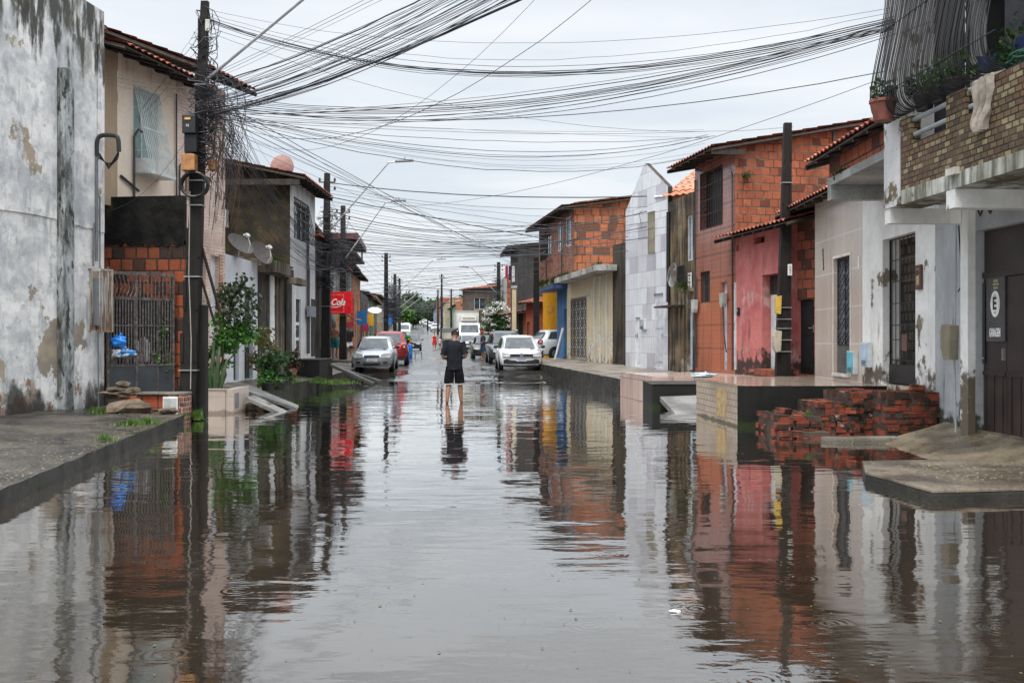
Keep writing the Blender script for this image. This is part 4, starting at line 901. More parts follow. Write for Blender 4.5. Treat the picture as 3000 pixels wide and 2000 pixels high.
simple_house('awning_shop', 'small shop with an orange tiled awning under the black gable wall', (-.05, 63.5), (.95, 58.6), .35, 3.1, plaster('orange_ochre_plaster', (.5, .23, .10), (.4, .18, .08)), D=4, zb=3.6, roof=True, over=.8, ops=(('d', .3, .6, 0, 2.2),), roofm=rooftile('pale_clay_roof_tile', (.55, .24, .13), (.34, .14, .085), (.65, .38, .24)))
simple_house('brick_white_tenement', 'two-storey orange and white house just right of the flowering bush', (-.9, 78), (-.35, 70), .4, 6.1, plaster('streaky_white_plaster', (.5, .49, .46), (.36, .35, .33), (.12, .1, .08), (.46, .62)), D=7, zb=6.3, side=brick('orange_hollow_block', .40, .365, .035, (.58, .17, .07), (.42, .11, .05), (.15, .06, .04), (.06, .045, .035), 0, .45, .80), ops=(('w', .3, .5, 3.6, 4.8), ('d', .6, .8, 0, 2.2)))
cp = thing('gate_pillar', 'tall cream gate pillar in front of the orange and white house', 'pillar', (.12, 56.5, .3)); bx('shaft', -.12, .12, -.12, .12, 0, 4.1, plaster('stained_cream_plaster', (.60, .50, .33), (.48, .39, .25), (.16, .13, .09), (.55, .74)), cp); bx('cap', -.17, .17, -.17, .17, 4.1, 4.25, concrete('pale_awning', (.42, .41, .39), (.3, .29, .27), (.1, .1, .07), .4), cp)
b, f = simple_house('dark_brown_house', 'dark brown two-storey house with a white-framed window behind the box truck', (-5.0, 100.5), (-2.2, 97.5), .6, 6.6, plaster('blackened_brown_wall', (.07, .055, .045), (.11, .085, .07), (.03, .025, .02), (.48, .66)), D=8, zb=7.4, ops=(('w', .42, .82, 3.9, 5.1), ('d', .1, .25, 0, 2.2)), roof=True, over=.3)
FR = [('grey_block_house', 'far grey block house left of the dark brown house', (.16, .155, .15), 5.2, 'r'), ('ochre_house', 'far narrow ochre house in the right row', (.55, .30, .08), 4.6, ''), ('red_roof_house', 'far cream house with a red tiled roof in the right row', (.5, .42, .3), 4.2, 'r'),
      ('orange_house', 'far small orange house in the right row', (.55, .2, .08), 5.0, ''), ('pale_green_house', 'far pale green house in the right row', (.3, .42, .3), 3.9, 'r'), ('sandy_house', 'far sand-coloured flat-topped house in the right row', (.5, .4, .25), 5.2, ''),
      ('white_flat_house', 'far plain white house in the right row', (.55, .55, .53), 4.4, 'r'), ('terracotta_house', 'far terracotta house at the top of the right row', (.42, .16, .09), 6.4, ''), ('light_blue_house', 'far light blue house at the end of the right row', (.3, .4, .5), 4.5, 'r')]
y = 103
for i, (nm_, lab, c, h, rf) in enumerate(FR):
    Ln = 15 + 7 * i * .6; x0, x1 = CX(y + Ln) + 6.2, CX(y) + 6.2
    simple_house(nm_, lab, (x0, y + Ln), (x1, y + .3), zroad(y) + .15, zroad(y) + h + 1.3, plaster('far_wall_%d' % i, c, tuple(k * .75 for k in c), (.1, .09, .08), (.5, .7)), D=9, zb=zroad(y) + h + 1.3 + (.9 if rf else 0), roof=bool(rf), ops=(('w', .12, .25, 1.0, 2.2), ('d', .4, .5, 0, 2.1), ('g', .62, .85, 0, 2.3), ('w', .3, .38, 3.3, 4.2), ('w', .7, .78, 3.3, 4.2)), side=brick('orange_hollow_block', .40, .365, .035, (.58, .17, .07), (.42, .11, .05), (.15, .06, .04), (.06, .045, .035), 0, .45, .80) if i % 3 == 1 else None)
    y += Ln
# ------------------------------------------------------------------ left-hand row
rnd = random.Random(21)
fA = Fr((-9.62, 11.7), (-7.58, 18.5)); b = fA.thing('white_peeling_wall', 'big windowless whitewashed building, streaked black and peeling, at the left edge', 'building')
def oldwhite():
    N = NT('streaked_whitewash')
    c = N.mix(N.rmp(N.noise(.9, det=8, ro=.66), .42, .62), (.86, .84, .80), (.54, .545, .54))
    c = N.mix(N.rmp(N.noise(2.3, det=8, ro=.72), .50, .60, 0, .55), c, (.36, .375, .38))
    c = N.mix(N.rmp(N.noise(3.5, k=(1, 1, .35), det=6, ro=.65), .50, .68, 0, .75), c, (.34, .36, .38))
    c = N.mix(N.rmp(N.noise(6.5, k=(1, 1, .12), det=5, ro=.6), .56, .70, 0, .55), c, (.20, .20, .19))
    # tan render where the paint has gone, mostly low
    tan = N.math('ADD', N.noise(1.1, det=8, ro=.66, k=(1, 1, .7)), N.rmp(N.z, .4, 3.4, .14, .0))
    c = N.mix(N.rmp(tan, .60, .625), c, N.mix(N.rmp(N.noise(2.5, det=5), .4, .6), (.40, .33, .25), (.29, .25, .20)))
    rust = N.math('ADD', N.noise(2.6, det=7, ro=.65, k=(1, 1, .6)), N.rmp(N.z, .2, 1.8, .09, -.08))
    c = N.mix(N.rmp(rust, .60, .66, 0, .85), c, (.22, .105, .06))
    low = N.math('ADD', N.noise(1.7, det=6, ro=.6, k=(1, 1, .5)), N.rmp(N.z, .2, 1.5, .13, -.2))
    c = N.mix(N.rmp(low, .55, .68, 0, .92), c, (.045, .042, .036))
    bl = N.math('ADD', N.noise(4.2, k=(1, 1, .20), det=7, ro=.66), N.rmp(N.z, 5.1, 7.5, -.12, .17))
    c = N.mix(N.rmp(bl, .55, .68, 0, .95), c, (.05, .05, .042))
    gr = N.math('ADD', N.noise(1.8, k=(1, 1, .3), det=6), N.rmp(N.z, 4.5, 7.5, -.1, .1)); c = N.mix(N.rmp(gr, .58, .70, 0, .55), c, (.10, .11, .075))
    h = N.math('ADD', N.noise(4, det=7, ro=.65), N.math('MULTIPLY', N.noise(35), .2))
    return N.fin(c, .75, h, .7, .03)
ow = oldwhite()
shell(b, fA.L, 8, .0, 7.55, ow, (), zb=7.55, top=[(0, 8.3), (fA.L, 7.55)], topm=True)
MB().prism([(0, .003, 7.4), (fA.L, .003, 7.4), (fA.L, .003, 7.54), (0, .003, 8.29)], (0, .25, 0)).build('parapet', ow, b)
def skin_panel(x0, x1, z0, z1, d):     # a raised skim of plaster with a ragged lower edge
    m = MB(); n = 14; top = z1; pts = [(x0 + (x1 - x0) * i / n, -d, z0 + .012 * math.sin(i * .7) - .02 * i / n) for i in range(n + 1)] + [(x1, -d, top), (x0, -d, top)]
    m.prism(pts, (0, d - .003, 0)); return m
skin_panel(fA.s(-300), fA.s(163), 3.58, 7.3, .03).build('plaster_skim', ow, b); skin_panel(fA.s(213), fA.s(279), 3.5, 6.9, .028).build('plaster_skim', ow, b); skin_panel(fA.s(284), fA.L - .02, 3.46, 6.9, .026).build('plaster_skim', ow, b)
def pilm():
    N = NT('streaked_pilaster'); c = N.mix(N.rmp(N.noise(5, k=(1, 1, .25), det=6, ro=.65), .40, .60), (.42, .44, .44), (.12, .125, .12)); c = N.mix(N.rmp(N.noise(9, k=(1, 1, .4), det=5), .52, .64), c, (.045, .05, .04)); return N.fin(c, .8, N.noise(20), .6, .02)
pa0, pa1 = fA.s(166), fA.s(196); bx('pilaster', pa0, pa1, -.16, -.002, .1, fA.z(185, 205), pilm(), b, .015); bx('pilaster_strip', pa1 + .002, fA.s(209), -.07, -.002, .1, fA.z(203, 218), ow, b, .01)
cdm = MB(); xx = fA.s(283, .05); cdm.tube([(xx, -.05, 2.9), (xx, -.05, fA.z(283, 440, .05))], .028, 7); cdm.tube([(xx + .1, -.04, 2.7), (xx + .1, -.04, 4.1)], .012, 5)
cdm.tube([(xx - .08, -.04, 2.8), (xx - .07, -.04, 3.3), (xx - .05, -.05, 3.6)], .016, 5); cdm.tube([(xx + .05, -.05, .2), (xx + .03, -.05, 1.9)], .014, 5); cdm.build('conduits', plain('grey_dirty_conduit', (.16, .17, .18), .5), b)
hk = MB(); zt = fA.z(290, 400, .05); hk.tube(sm([(xx, -.06, zt - .38), (xx, -.06, zt - .12), (xx + .03, -.12, zt), (xx + .06, -.36, zt), (xx + .07, -.46, zt - .06), (xx + .07, -.48, zt - .30)], 5), .04, 9)
hk.build('cable_entry_pipe', plain('black_pipe', (.02, .02, .022), .5), b)
hl = MB()
for k in range(7): hl.tube(sm([(xx + .07, -.48, zt - .28), (xx + .08, -.44 + .03 * k, zt - .44 - .02 * k), (xx + .06, -.25, zt - .50 - .015 * k), (xx + .02, -.07, zt - .42 + .02 * k), (xx, -.05, zt - .6)], 4), .007, 4)
hl.build('cable_loops', blackmetal, b)
# meter cage on that wall
mc = thing('meter_cage', 'rusty barred white cage round an electric meter on the peeling wall', 'meter cage', fA.world(fA.s(262), 0, 1.62), fA.rz)
cw0, cw1 = -.02, fA.s(328, .24) - fA.s(262) + .02; cm_ = MB(); zt_, zb_ = 1.15 - .0, .0
for i in range(13): x = cw1; y_ = -.02 - .22 * i / 12; cm_.tube([(x, y_, .0), (x, y_, 1.12)], .010, 4)
for i in range(9): cm_.tube([(cw0 + (cw1 - cw0) * i / 9, -.24, 0), (cw0 + (cw1 - cw0) * i / 9, -.24, 1.12)], .009, 4)
for z in (0, 1.12): cm_.box(cw0, cw1, -.25, -.23, z - .015, z + .015).box(cw1 - .015, cw1 + .015, -.23, -.0, z - .015, z + .015).box(cw0 - .015, cw0 + .015, -.23, -.0, z - .015, z + .015)
cage = cm_.build('bars', plaster('rust_spotted_white_paint', (.55, .52, .46), (.42, .36, .27), (.16, .07, .04), (.46, .56), sk=5), mc)
bx('meter_case', .08, .30, -.16, -.01, .10, .98, plain('grey_meter_case', (.20, .22, .235), .5), mc, .02); bx('back_plate', 0, cw1 - .02, -.012, -.003, .02, 1.1, plaster('rust_spotted_white_paint', (.55, .52, .46), (.42, .36, .27), (.16, .07, .04), (.46, .56), sk=5), mc)
# --- dark upper / hollow block wall behind the gate
bw = thing('block_yard_wall', 'black-rendered wall over bare orange clay blocks behind the iron gate', 'wall', (-8.4, 19.62, 0)); wX = 8.4 - 6.46
MB().box(0, wX, 0, .14, .1, 3.42).build('clay_blocks', brick('big_red_clay_block', .235, .235, .02, (.42, .105, .04), (.29, .07, .03), (.05, .038, .034), (.025, .022, .02), 0, .4, .72), bw)
mbd = MB(); nn = 30; pts = [(wX * i / nn, -.035, 3.33 + .07 * mnoise.noise(Vector((i * .7, 0, 2))) + .03 * math.sin(i * 2.2)) for i in range(nn + 1)] + [(wX, -.035, 4.30), (0, -.035, 4.26)]
def blackrender():
    N = NT('rough_black_render'); n = N.noise(2.2, det=8, ro=.7); c = N.mix(N.rmp(n, .4, .62), (.006, .006, .006), (.022, .021, .018)); c = N.mix(N.rmp(N.noise(3.1, det=6), .6, .7), c, (.06, .045, .02)); return N.fin(c, .8, N.noise(7, det=8, ro=.7), 1.0, .05)
mbd.prism(pts, (0, .19, 0)).build('black_render', blackrender(), bw)
bx('yard_shade_panel', .42, wX - .28, -.03, -.002, .42, 2.28, plain('yard_shade_black', (.008, .008, .009), .7), bw)  # black sheet added on the blocks to paint the dark of the yard
yd = bx('yard_floor', -9.2, -6.5, 18.6, 19.6, -.2, .42, concrete('yard_concrete', (.12, .11, .1), (.06, .055, .05))); tag(yd, kind='structure')
# --- iron gate
gf = Fr((-7.55, 18.55), (-6.62, 19.52)); g = gf.thing('iron_gate', 'dark rusty iron gate with pointed bars between the peeling wall and pole', 'gate')
GL = gf.L; gz0, gz1 = .46, 2.72; fm = MB()
for x in (0.02, GL * .42, GL - .03): fm.box(x - .022, x + .022, -.025, .025, gz0, gz1 + (.1 if x < .1 else 0))
fm.box(0, GL, -.024, .024, gz1 - .03, gz1 + .03).box(.045, GL - .05, -.02, .02, 2.22, 2.27).box(.045, GL - .05, -.02, .02, gz0 + .50, gz0 + .54).box(.045, GL - .05, -.018, .018, 1.72, 1.745)
fm.box(GL * .74 - .012, GL * .74 + .012, -.022, .022, gz0, 2.25); gmt = plain('worn_gate_iron', (.15, .135, .125), .38, .45, .5, 14); fr = fm.build('frame', gmt, g)
bm_ = MB(); nb = 22
for i in range(nb):
    x = .05 + (GL - .1) * (i + .5) / nb; bm_.box(x - .012, x + .012, -.009, .009, gz0 + .54, 2.22); 
for i in range(16):
    x = .06 + (GL - .12) * (i + .5) / 16; bm_.box(x - .011, x + .011, -.028, -.021, 2.27, 2.69) if i > 6 else bm_.tube([(x - .04, -.02, 2.27), (x + .03, -.02, 2.45), (x - .03, -.02, 2.69)], .012, 4)
bm_.build('bars', gmt, g)
dm = MB()
for i in range(17):
    x = .06 + (GL - .12) * (i + .5) / 17; w = .026; z = 1.12; dm.prism([(x, -.018, z - .14), (x + w, -.018, z), (x, -.018, z + .14), (x - w, -.018, z)], (0, .008, 0))
dm.build('pointed_plates', gmt, g)
bx('lower_sheet', .045, GL - .05, -.012, .012, gz0, gz0 + .498, plaster('scratched_dark_sheet', (.055, .06, .065), (.08, .085, .09), (.35, .36, .37), (.62, .68), sk=3), g)
wsx = MB()
for i in range(6): 
    x = GL * .46 + i * .045; wsx.box(x, x + .024, .05, .065, gz0 + .58, gz0 + .98 + .10 * math.sin(i * .7))
o = wsx.build('white_slats', wsign); o.location = (gf.o.x, gf.o.y, 0); o.rotation_euler = (0, 0, gf.rz); tag(o, 'row of thin white upright slats behind the iron gate', 'slats')  # a row of thin upright white slats, built as one object
junk = [((.30, .18, .72), (.09, .07, .1), (.02, .06, .25), 'small blue bag lying behind the iron gate'), ((.62, .2, .70), (.07, .06, .08), (.45, .03, .02), 'small red bag lying behind the iron gate'), ((.9, .22, .68), (.09, .06, .07), (.6, .6, .6), 'small white bundle lying behind the iron gate'), ((1.12, .2, .69), (.05, .05, .07), (.5, .06, .04), 'red and white packet near the gate end')]
for c, r, col, lab in junk:
    mbj = MB(); blob(mbj, c, r, rnd, rough=.35); o = mbj.build('bundle', plain('bag_%d' % int(col[0] * 1000 + col[2] * 10), col, .4), smooth=True); o.location = (gf.o.x, gf.o.y, 0); o.rotation_euler = (0, 0, gf.rz); tag(o, lab, 'bag')
def bag(label, p, r, col, seed, col2=None):
    rr = random.Random(seed); bm = bmesh.new(); bmesh.ops.create_icosphere(bm, subdivisions=4, radius=1); m = MB(); o3 = Vector((seed * 3.1, 0, 1)); vs = []
    for v in bm.verts:
        d = 1 + .45 * mnoise.noise(v.co * 1.6 + o3) + .16 * abs(mnoise.noise(v.co * 5 + o3)); vs.append((v.co.x * r[0] * d, v.co.y * r[1] * d, v.co.z * r[2] * d))
    m.add(vs, [tuple(v.index for v in f.verts) for f in bm.faces]); bm.free()
    m.tube([(0, 0, r[2] * .8), (.02, 0, r[2] * 1.15), (.06, .0, r[2] * 1.4)], [.03, .012, .035], 6)
    if col2:
        N = NT('printed_plastic_bag'); c = N.mix(N.rmp(N.noise(7, det=2), .52, .56), col, col2); mt_ = N.fin(c, .3, N.noise(14), .3, .01)
    else: mt_ = plain('plastic_bag_%d' % seed, col, .28)
    o = m.build('plastic_bag', mt_, smooth=True); o.location = p; return tag(o, label, 'plastic bag')
bag('bright blue plastic bag hung on the iron gate', gf.world(gf.s(346, .1), -.12, gf.z(346, 1000, .1)), (.14, .10, .10), (.02, .22, .72), 5)
bag('white plastic bag with blue print below the blue one', gf.world(gf.s(358, .1), -.12, gf.z(358, 1034, .1)), (.20, .09, .085), (.66, .68, .70), 9, (.03, .2, .5))
gp = MB(); leaves((0, 0, 0), (.16, .2, .5), 260, .07, random.Random(4), gp, clumps=9, hollow=.1); tg = thing('yard_shrub', 'thin shrub behind the right end of the iron gate', 'shrub', (-6.78, 19.42, 1.25)); gp.build('foliage', green1, tg); st = MB(); limb(st, (0, 0, -.85), (.02, 0, .3), .015, .006, rnd); st.build('stem', plain('green_brown_stem', (.06, .07, .03), .8), tg)
# --- cream two-storey house
fB = Fr((-7.84, 19.8), (-6.93, 24.05)); b = fB.thing('cream_two_storey_house', 'cream two-storey house with a slanted white window cage behind the near pole', 'house')
xc = fB.s(515)
smooth = plaster('smooth_cream_plaster', (.80, .69, .56), (.73, .61, .49), (.30, .24, .18), (.62, .8), top=6.95, toph=.7, topk=.7, rough=.7, bump=.15)
clad = brick('pale_pink_cladding', .30, .075, .008, (.76, .58, .48), (.70, .52, .43), (.66, .49, .40), (.56, .42, .34), 0, .12, .9, .5, .5)
win = fB.rect(391, 254, 463, 300); win = (fB.s(391), fB.s(463), 5.0, fB.z(391, 250))
wall_mb(0, xc, 0, 7.18, [win], depth=.25).build('plaster_wall', smooth, b)
dA = (fB.s(617), fB.s(642), .45, 3.45); dB = (fB.s(588), fB.s(603), .45, 3.35); ww = (fB.s(541), fB.s(553), 4.6, 6.1)
wall_mb(xc + .001, fB.L, 0, 7.45, [dA, dB, ww], depth=.18).build('clad_wall', clad, b)
MB().box(xc, xc + .2, .004, 6, 7.0, 7.449).box(0, fB.L - .003, 5.9, 6, 0, 7.4).box(fB.L - .1, fB.L - .002, .19, 5.9, 0, 7.4).box(0, .1, .26, 5.9, 0, 7).build('inner_walls', smooth, b)
door(b, dA[0], dA[1], dA[2], dA[3], .1, plain('white_painted_door', (.6, .61, .64), .4)); bx('door_recess', dB[0] + .003, dB[1] - .003, .1, .14, dB[2], dB[3], plain('white_painted_door', (.6, .61, .64), .4), b)
bx('door_brick_edge', dA[1] + .003, dA[1] + .14, -.02, -.002, .45, 3.5, brick('orange_edge_brick', .12, .08, .01, (.58, .30, .16), (.5, .24, .12), (.5, .3, .2), (.4, .3, .22), 0, .1), b)
bx('base_strip', xc + .3, dB[0] - .01, -.03, -.003, .2, 1.35, plaster('peach_base', (.62, .46, .33), (.54, .40, .28), (.25, .2, .15), (.6, .8)), b)
bx('brown_shutter', ww[0], ww[1], .05, .1, ww[2], ww[3], plain('varnished_brown_slats', (.20, .08, .03), .4, 0, .4, 20), b)
window(b, win[0], win[1], win[2], win[3], .1, plain('white_window_frame', (.6, .6, .58), .5), glass_dark('greenish_glass', (.13, .19, .19)), 1)
cg = MB(); gx0_, gx1_ = win[0], win[1]; zt_, zb_ = win[3], win[2] - .12; nbar = 14
for i in range(nbar): x = gx0_ + (gx1_ - gx0_) * i / (nbar - 1); cg.tube([(x, -.02, zt_), (x + .02, -.40, zb_)], .013, 4)
for t in (0, .48, 1): cg.box(gx0_, gx1_ + .02, -.02 - .38 * t - .012, -.02 - .38 * t + .012, zt_ + (zb_ - zt_) * t - .012, zt_ + (zb_ - zt_) * t + .012)
for x in (gx0_, gx1_):
    for k in range(4): z = zt_ + (zb_ - zt_) * (k + 1) / 4; cg.tube([(x, -.0, z), (x, -.02 - .38 * (k + 1) / 4, z)], .008, 4)
cg.box(gx0_, gx1_ + .02, -.41, -.003, zb_ - .03, zb_ - .014); cg.build('window_cage', plain('white_cage_paint', (.55, .60, .58), .45), b)
bx('air_conditioner', gx0_ + .04, gx0_ + .38, -.26, -.01, zb_ + .0, zb_ + .30, plain('ac_white', (.62, .63, .62), .5), b, .02)
bx('tan_pilaster', -.60, -.001, .004, .5, 4.1, 7.15, plaster('tan_plaster', (.42, .32, .215), (.37, .28, .19), (.2, .15, .1), (.6, .8)), b)
MB().tube([(xc - .04, -.04, 4.2), (xc - .04, -.04, 6.85)], .02, 6).build('downpipe', plain('dark_conduit', (.05, .05, .055), .5), b); pm = MB(); xq = fB.s(388); pm.tube([(xq, -.04, 4.3), (xq - .02, -.05, 5.6), (xq + .0, -.14, 5.75), (xq + .05, -.2, 5.68)], .025, 6); MB().tube([(fB.s(350), -.03, fB.z(350, 515)), (fB.s(400), -.05, fB.z(400, 560))], .028, 6).build('slanting_pipe', plain('dark_conduit', (.05, .05, .055), .5), b); xq2 = fB.s(523); pm.build('conduit', plain('dark_conduit', (.05, .05, .055), .5), b); pm = MB(); pm.tube([(xq2, -.03, 4.0), (xq2, -.03, 5.3), (xq2 + .05, -.14, 5.5), (xq2 + .12, -.2, 5.4)], .02, 6); pm.build('conduits', plain('dark_conduit', (.05, .05, .055), .5), b)
tileroof(b, (-.95, -.80, 7.0), (xc + .35, -.80, 7.0), (-.95, .6, 7.42), (xc + .35, .6, 7.42))
MB().box(-1.2, xc + 1.0, 1.9, 2.1, 7.0, 8.42).build('rear_gable_wall', plaster('dark_grey_render', (.12, .115, .10), (.085, .08, .07), (.04, .04, .03), (.5, .65)), b); bx('coping', -1.25, xc + 1.1, 1.8, 2.2, 8.425, 8.50, rooftile(), b)
tileroof(b, (xc + .1, -.85, 7.38), (fB.L + .0, -.85, 7.38), (xc + .1, 2.2, 8.6), (fB.L + .0, 2.2, 8.6))
# --- white low house
fl = Fr((-6.95, 24.1), (-6.90, 27.0)); b = fl.thing('low_white_house', 'low smooth white house front with dark doors behind the leafy shrub', 'house')
dl = [(fl.s(684), fl.s(700), .44, 2.1), (fl.s(716), fl.s(741), .44, 2.85)]
shell(b, fl.L, 5, 0, 3.55, plaster('clean_white_plaster', (.62, .64, .66), (.55, .57, .59), (.35, .35, .35), (.62, .8), low=(.2, .19, .17), lowh=.8, bump=.15), dl, zb=3.55, depth=.15)
for q in dl: door(b, *q, .1, plain('charcoal_steel_door', (.05, .055, .06), .4), False, ribs=6)
# satellite dishes on it
def dish(label, p, r, tilt, az, mat, arm=True):
    t = thing('satellite_dish', label, 'satellite dish', p); e = (tilt, 0, az)
    m = MB(); prof = [(r * k / 8, .22 * r * (k / 8) ** 2) for k in range(1, 9)] + [(r, .22 * r - .012)] + [(r * k / 8, .22 * r * (k / 8) ** 2 - .012) for k in range(7, 0, -1)]
    o = m.lathe(prof, 28).build('reflector', mat, t, smooth=True, angle=40); o.rotation_euler = e; o.location = (0, 0, r * .75)
    if arm:
        a = MB().tube([(0, -r * .98, .22 * r), (0, -r * .7, r * .8), (0, -.02, r * 1.0)], .014, 5).box(-.05, .05, -.06, .04, r * .94, r * 1.12).tube([(-.04, 0, r * 1.0), (-.12, 0, r * 1.02)], .03, 6).build('feed_arm', plain('feed_white', (.6, .6, .58), .5), o)
    MB().tube([(0, 0, -.02), (0, 0, r * .7)], .022, 6).box(-.1, .1, -.08, .08, -.03, -.01).build('mast', GALV(), t); return t
dm_ = plain('dish_grey', (.085, .07, .062), .6, .2); dish('grey satellite dish with a red mark, left on the low roof', (-6.85, 25.0, 3.56), .36, R(48), R(60), dm_); dish('dark satellite dish, right on the low roof', (-6.75, 26.7, 3.50), .36, R(62), R(62), dm_)
# --- unfinished porch: beams and stained columns
fp = Fr((-6.88, 27.1), (-6.85, 30.6)); b = fp.thing('concrete_porch', 'unfinished porch of stained concrete beams and columns beside the white two-storey house', 'porch')
oc = plaster('old_stained_concrete', (.20, .16, .12), (.12, .10, .075), (.03, .028, .022), (.42, .58), rough=.85); oc2 = plaster('black_streaked_column', (.05, .045, .04), (.10, .085, .07), (.012, .012, .01), (.42, .6))
for i, (u0, u1, m_, nm_) in enumerate(((757, 790, oc2, 'column'), (790, 803, whitep, 'column'), (806, 829, oc, 'column'), (833, 850, oc2, 'column'))):
    bx(nm_, fp.s(u0), fp.s(u1) - .01, -.02 * i, .25, .2, 3.3, m_, b)
MB().box(-.1, 1.5, -.5, .3, 3.3, 3.62).box(1.505, 2.6, -.35, .3, 3.28, 3.54).build('beam', oc, b); bx('long_beam', 1.9, 3.3, -.62, -.36, 3.1, 3.28, plaster('old_stained_concrete', (.20, .16, .12), (.12, .10, .075), (.03, .028, .022), (.42, .58), rough=.85), b)
bx('back_wall', -.1, fp.L, 1.2, 1.3, .2, 3.3, oc2, b); bx('shelf_rubble', -.1, 3.2, -.2, .25, 3.625, 3.68, oc, b)
# --- white two-storey house with mossy gable
fC = Fr((-7.02, 31.5), (-7.0, 35.4)); b = fC.thing('white_gabled_house', 'white two-storey house with a brown mossy blank gable and barred upstairs window', 'house')
def mossgable():
    N = NT('brown_mossy_gable'); c = N.mix(N.rmp(N.noise(1.2, det=8, ro=.7), .40, .62), (.028, .024, .018), (.085, .062, .032)); c = N.mix(N.rmp(N.noise(16, det=6, ro=.7), .50, .64, 0, .8), c, (.018, .016, .012)); c = N.mix(N.rmp(N.noise(2.4, det=7, ro=.7), .58, .68, 0, .6), c, (.14, .075, .03)); c = N.mix(N.rmp(N.noise(3, k=(1, 1, .1), det=5), .55, .7, 0, .5), c, (.03, .035, .018)); return N.fin(c, .9, N.noise(12, det=8, ro=.7), 1.0, .04)
mg = mossgable()
wc = (fC.s(861), fC.s(900), 4.75, 5.95); dc = (fC.s(864), fC.s(881), .85, 2.8)
shell(b, fC.L, 7, 0, 6.6, plaster('chalky_white_plaster', (.60, .60, .60), (.50, .50, .50), (.14, .135, .12), (.56, .72), top=6.6, toph=1.2, topk=.8, low=(.3, .3, .29), lowh=1.4), [wc, dc], zb=8.0, side=mg, near='L', depth=.15)
window(b, *wc, .08, plain('dark_window_frame', (.05, .05, .05), .5)); cg = MB(); nbar = 9
for i in range(nbar): x = wc[0] - .05 + (wc[1] - wc[0] + .1) * i / (nbar - 1); cg.tube([(x, -.03, wc[3] + .1), (x, -.32, wc[2] - .1)], .014, 4)
for t in (.0, .25, .5, .75, 1): cg.box(wc[0] - .05, wc[1] + .05, -.03 - .29 * t - .014, -.03 - .29 * t + .014, wc[3] + .1 - (wc[3] - wc[2] + .2) * t - .014, wc[3] + .1 - (wc[3] - wc[2] + .2) * t + .014)
cg.build('window_cage', blackmetal, b)
dr = bx('door', dc[0], dc[1], .06, .1, dc[2], dc[3], plain('black_notice_door', (.018, .018, .02), .4), b)
for i, z in enumerate((2.35, 1.82, 1.3)):
    text('VENDE-SE', .11, plain('yellow_letters', (.6, .42, .05), .5), dr, ((dc[0] + dc[1]) / 2, .055, z), sx=.42)
for z in (2.0, 1.5): MB().box(dc[0] + .02, dc[1] - .02, .05, .058, z - .05, z + .05).build('pale_strip', wsign, dr)
bx('door_surround', dc[0] - .16, dc[0] - .01, -.03, -.002, .85, 3.0, wsign, b)
cd = MB()
for k in range(4): xx = fC.s(896) + k * .11; cd.tube([(xx, -.05, 1.0), (xx, -.05, 6.0 - .2 * (k == 3) * 10)], .022, 5)
cd.build('conduits', plain('dark_conduit', (.05, .05, .055), .5), b); bx('meter_case', fC.s(893), fC.s(909), -.2, -.06, 2.25, 2.62, plain('grey_meter_case', (.20, .22, .235), .5), b, .02)
bx('far_door', fC.s(911), fC.L - .05, -.02, -.002, .9, 2.9, oc2, b)
tileroof(b, (-.5, -.58, 6.55), (fC.L + .3, -.58, 6.55), (-.5, 7, 8.1), (fC.L + .3, 7, 8.1))
bx('verge_beam', -.48, -.36, -.4, 7, 6.3, 6.48, plain('dark_wood', (.035, .026, .021), .85, 0, .4), b); 
dish('large pinkish satellite dish on the clay roof', (-7.45, 32.4, 6.78), .40, R(75), R(215), plain('faded_pink_dish', (.50, .33, .29), .6), False)
ac = thing('air_conditioner', 'white air-conditioner box low on the mossy gable', 'air conditioner', (-9.15, 31.45, 5.0)); bx('casing', -.2, .2, -.35, 0, 0, .55, plain('ac_white', (.62, .63, .62), .5), ac, .02)
m = MB(); 
for i in range(7): m.box(-.17, .17, -.362, -.352, .06 + i * .07, .09 + i * .07)
m.build('louvres', blackmetal, ac)
# --- next houses
b, _ = simple_house('narrow_black_house', 'narrow black-streaked wall strip with a red tile cap behind the second pole', (-7.15, 35.8), (-7.2, 38.5), .4, 5.2, oc2, D=4, zb=5.3, near='L')
bx('tile_cap', -.1, 2.8, -.25, 1.0, 5.22, 5.3, rooftile(), b)
b, f = simple_house('sign_shop', 'shop behind the red drink sign, with a cluttered upper balcony', (-8.55, 39.5), (-9.65, 49.5), .4, 3.6, plaster('grubby_pale_plaster', (.42, .38, .32), (.3, .27, .22), (.1, .08, .06), (.48, .65)), D=7, zb=3.7, ops=(('d', .08, .2, .2, 2.5), ('g', .3, .5, .2, 2.5), ('d', .6, .7, .2, 2.3), ('d', .82, .92, .2, 2.3)), near='L')
up = MB().box(.3, 9.9, 1.2, 6, 3.65, 6.3); up.build('upper_room', plaster('brown_raw_render', (.22, .16, .11), (.14, .10, .07), (.04, .03, .03), (.45, .6)), b)
bx('balcony_floor', .2, 10, -.9, 1.2, 3.62, 3.78, oc, b); bars(b, .3, 9.8, 3.8, 4.8, -.85, 60, .012, plain('pale_rail', (.4, .42, .42), .5), (.5,), 'balcony_rail'); MB().tube([(.2, -1.0, 3.95), (4.8, -1.0, 3.95)], .06, 6).build('white_pipe', wsign, b)
tileroof(b, (-.1, -.6, 6.25), (7, -.6, 6.25), (-.1, 5, 7.4), (7, 5, 7.4))
ss = thing('shop_sign', 'red illuminated-style drink sign box with white script lettering', 'sign', (-7.55, 40.6, 2.95), R(-3))
bx('sign_box', -1.0, 1.05, -.2, .2, -.42, .48, plain('drink_sign_red', (.62, .012, .018), .35), ss, .01)
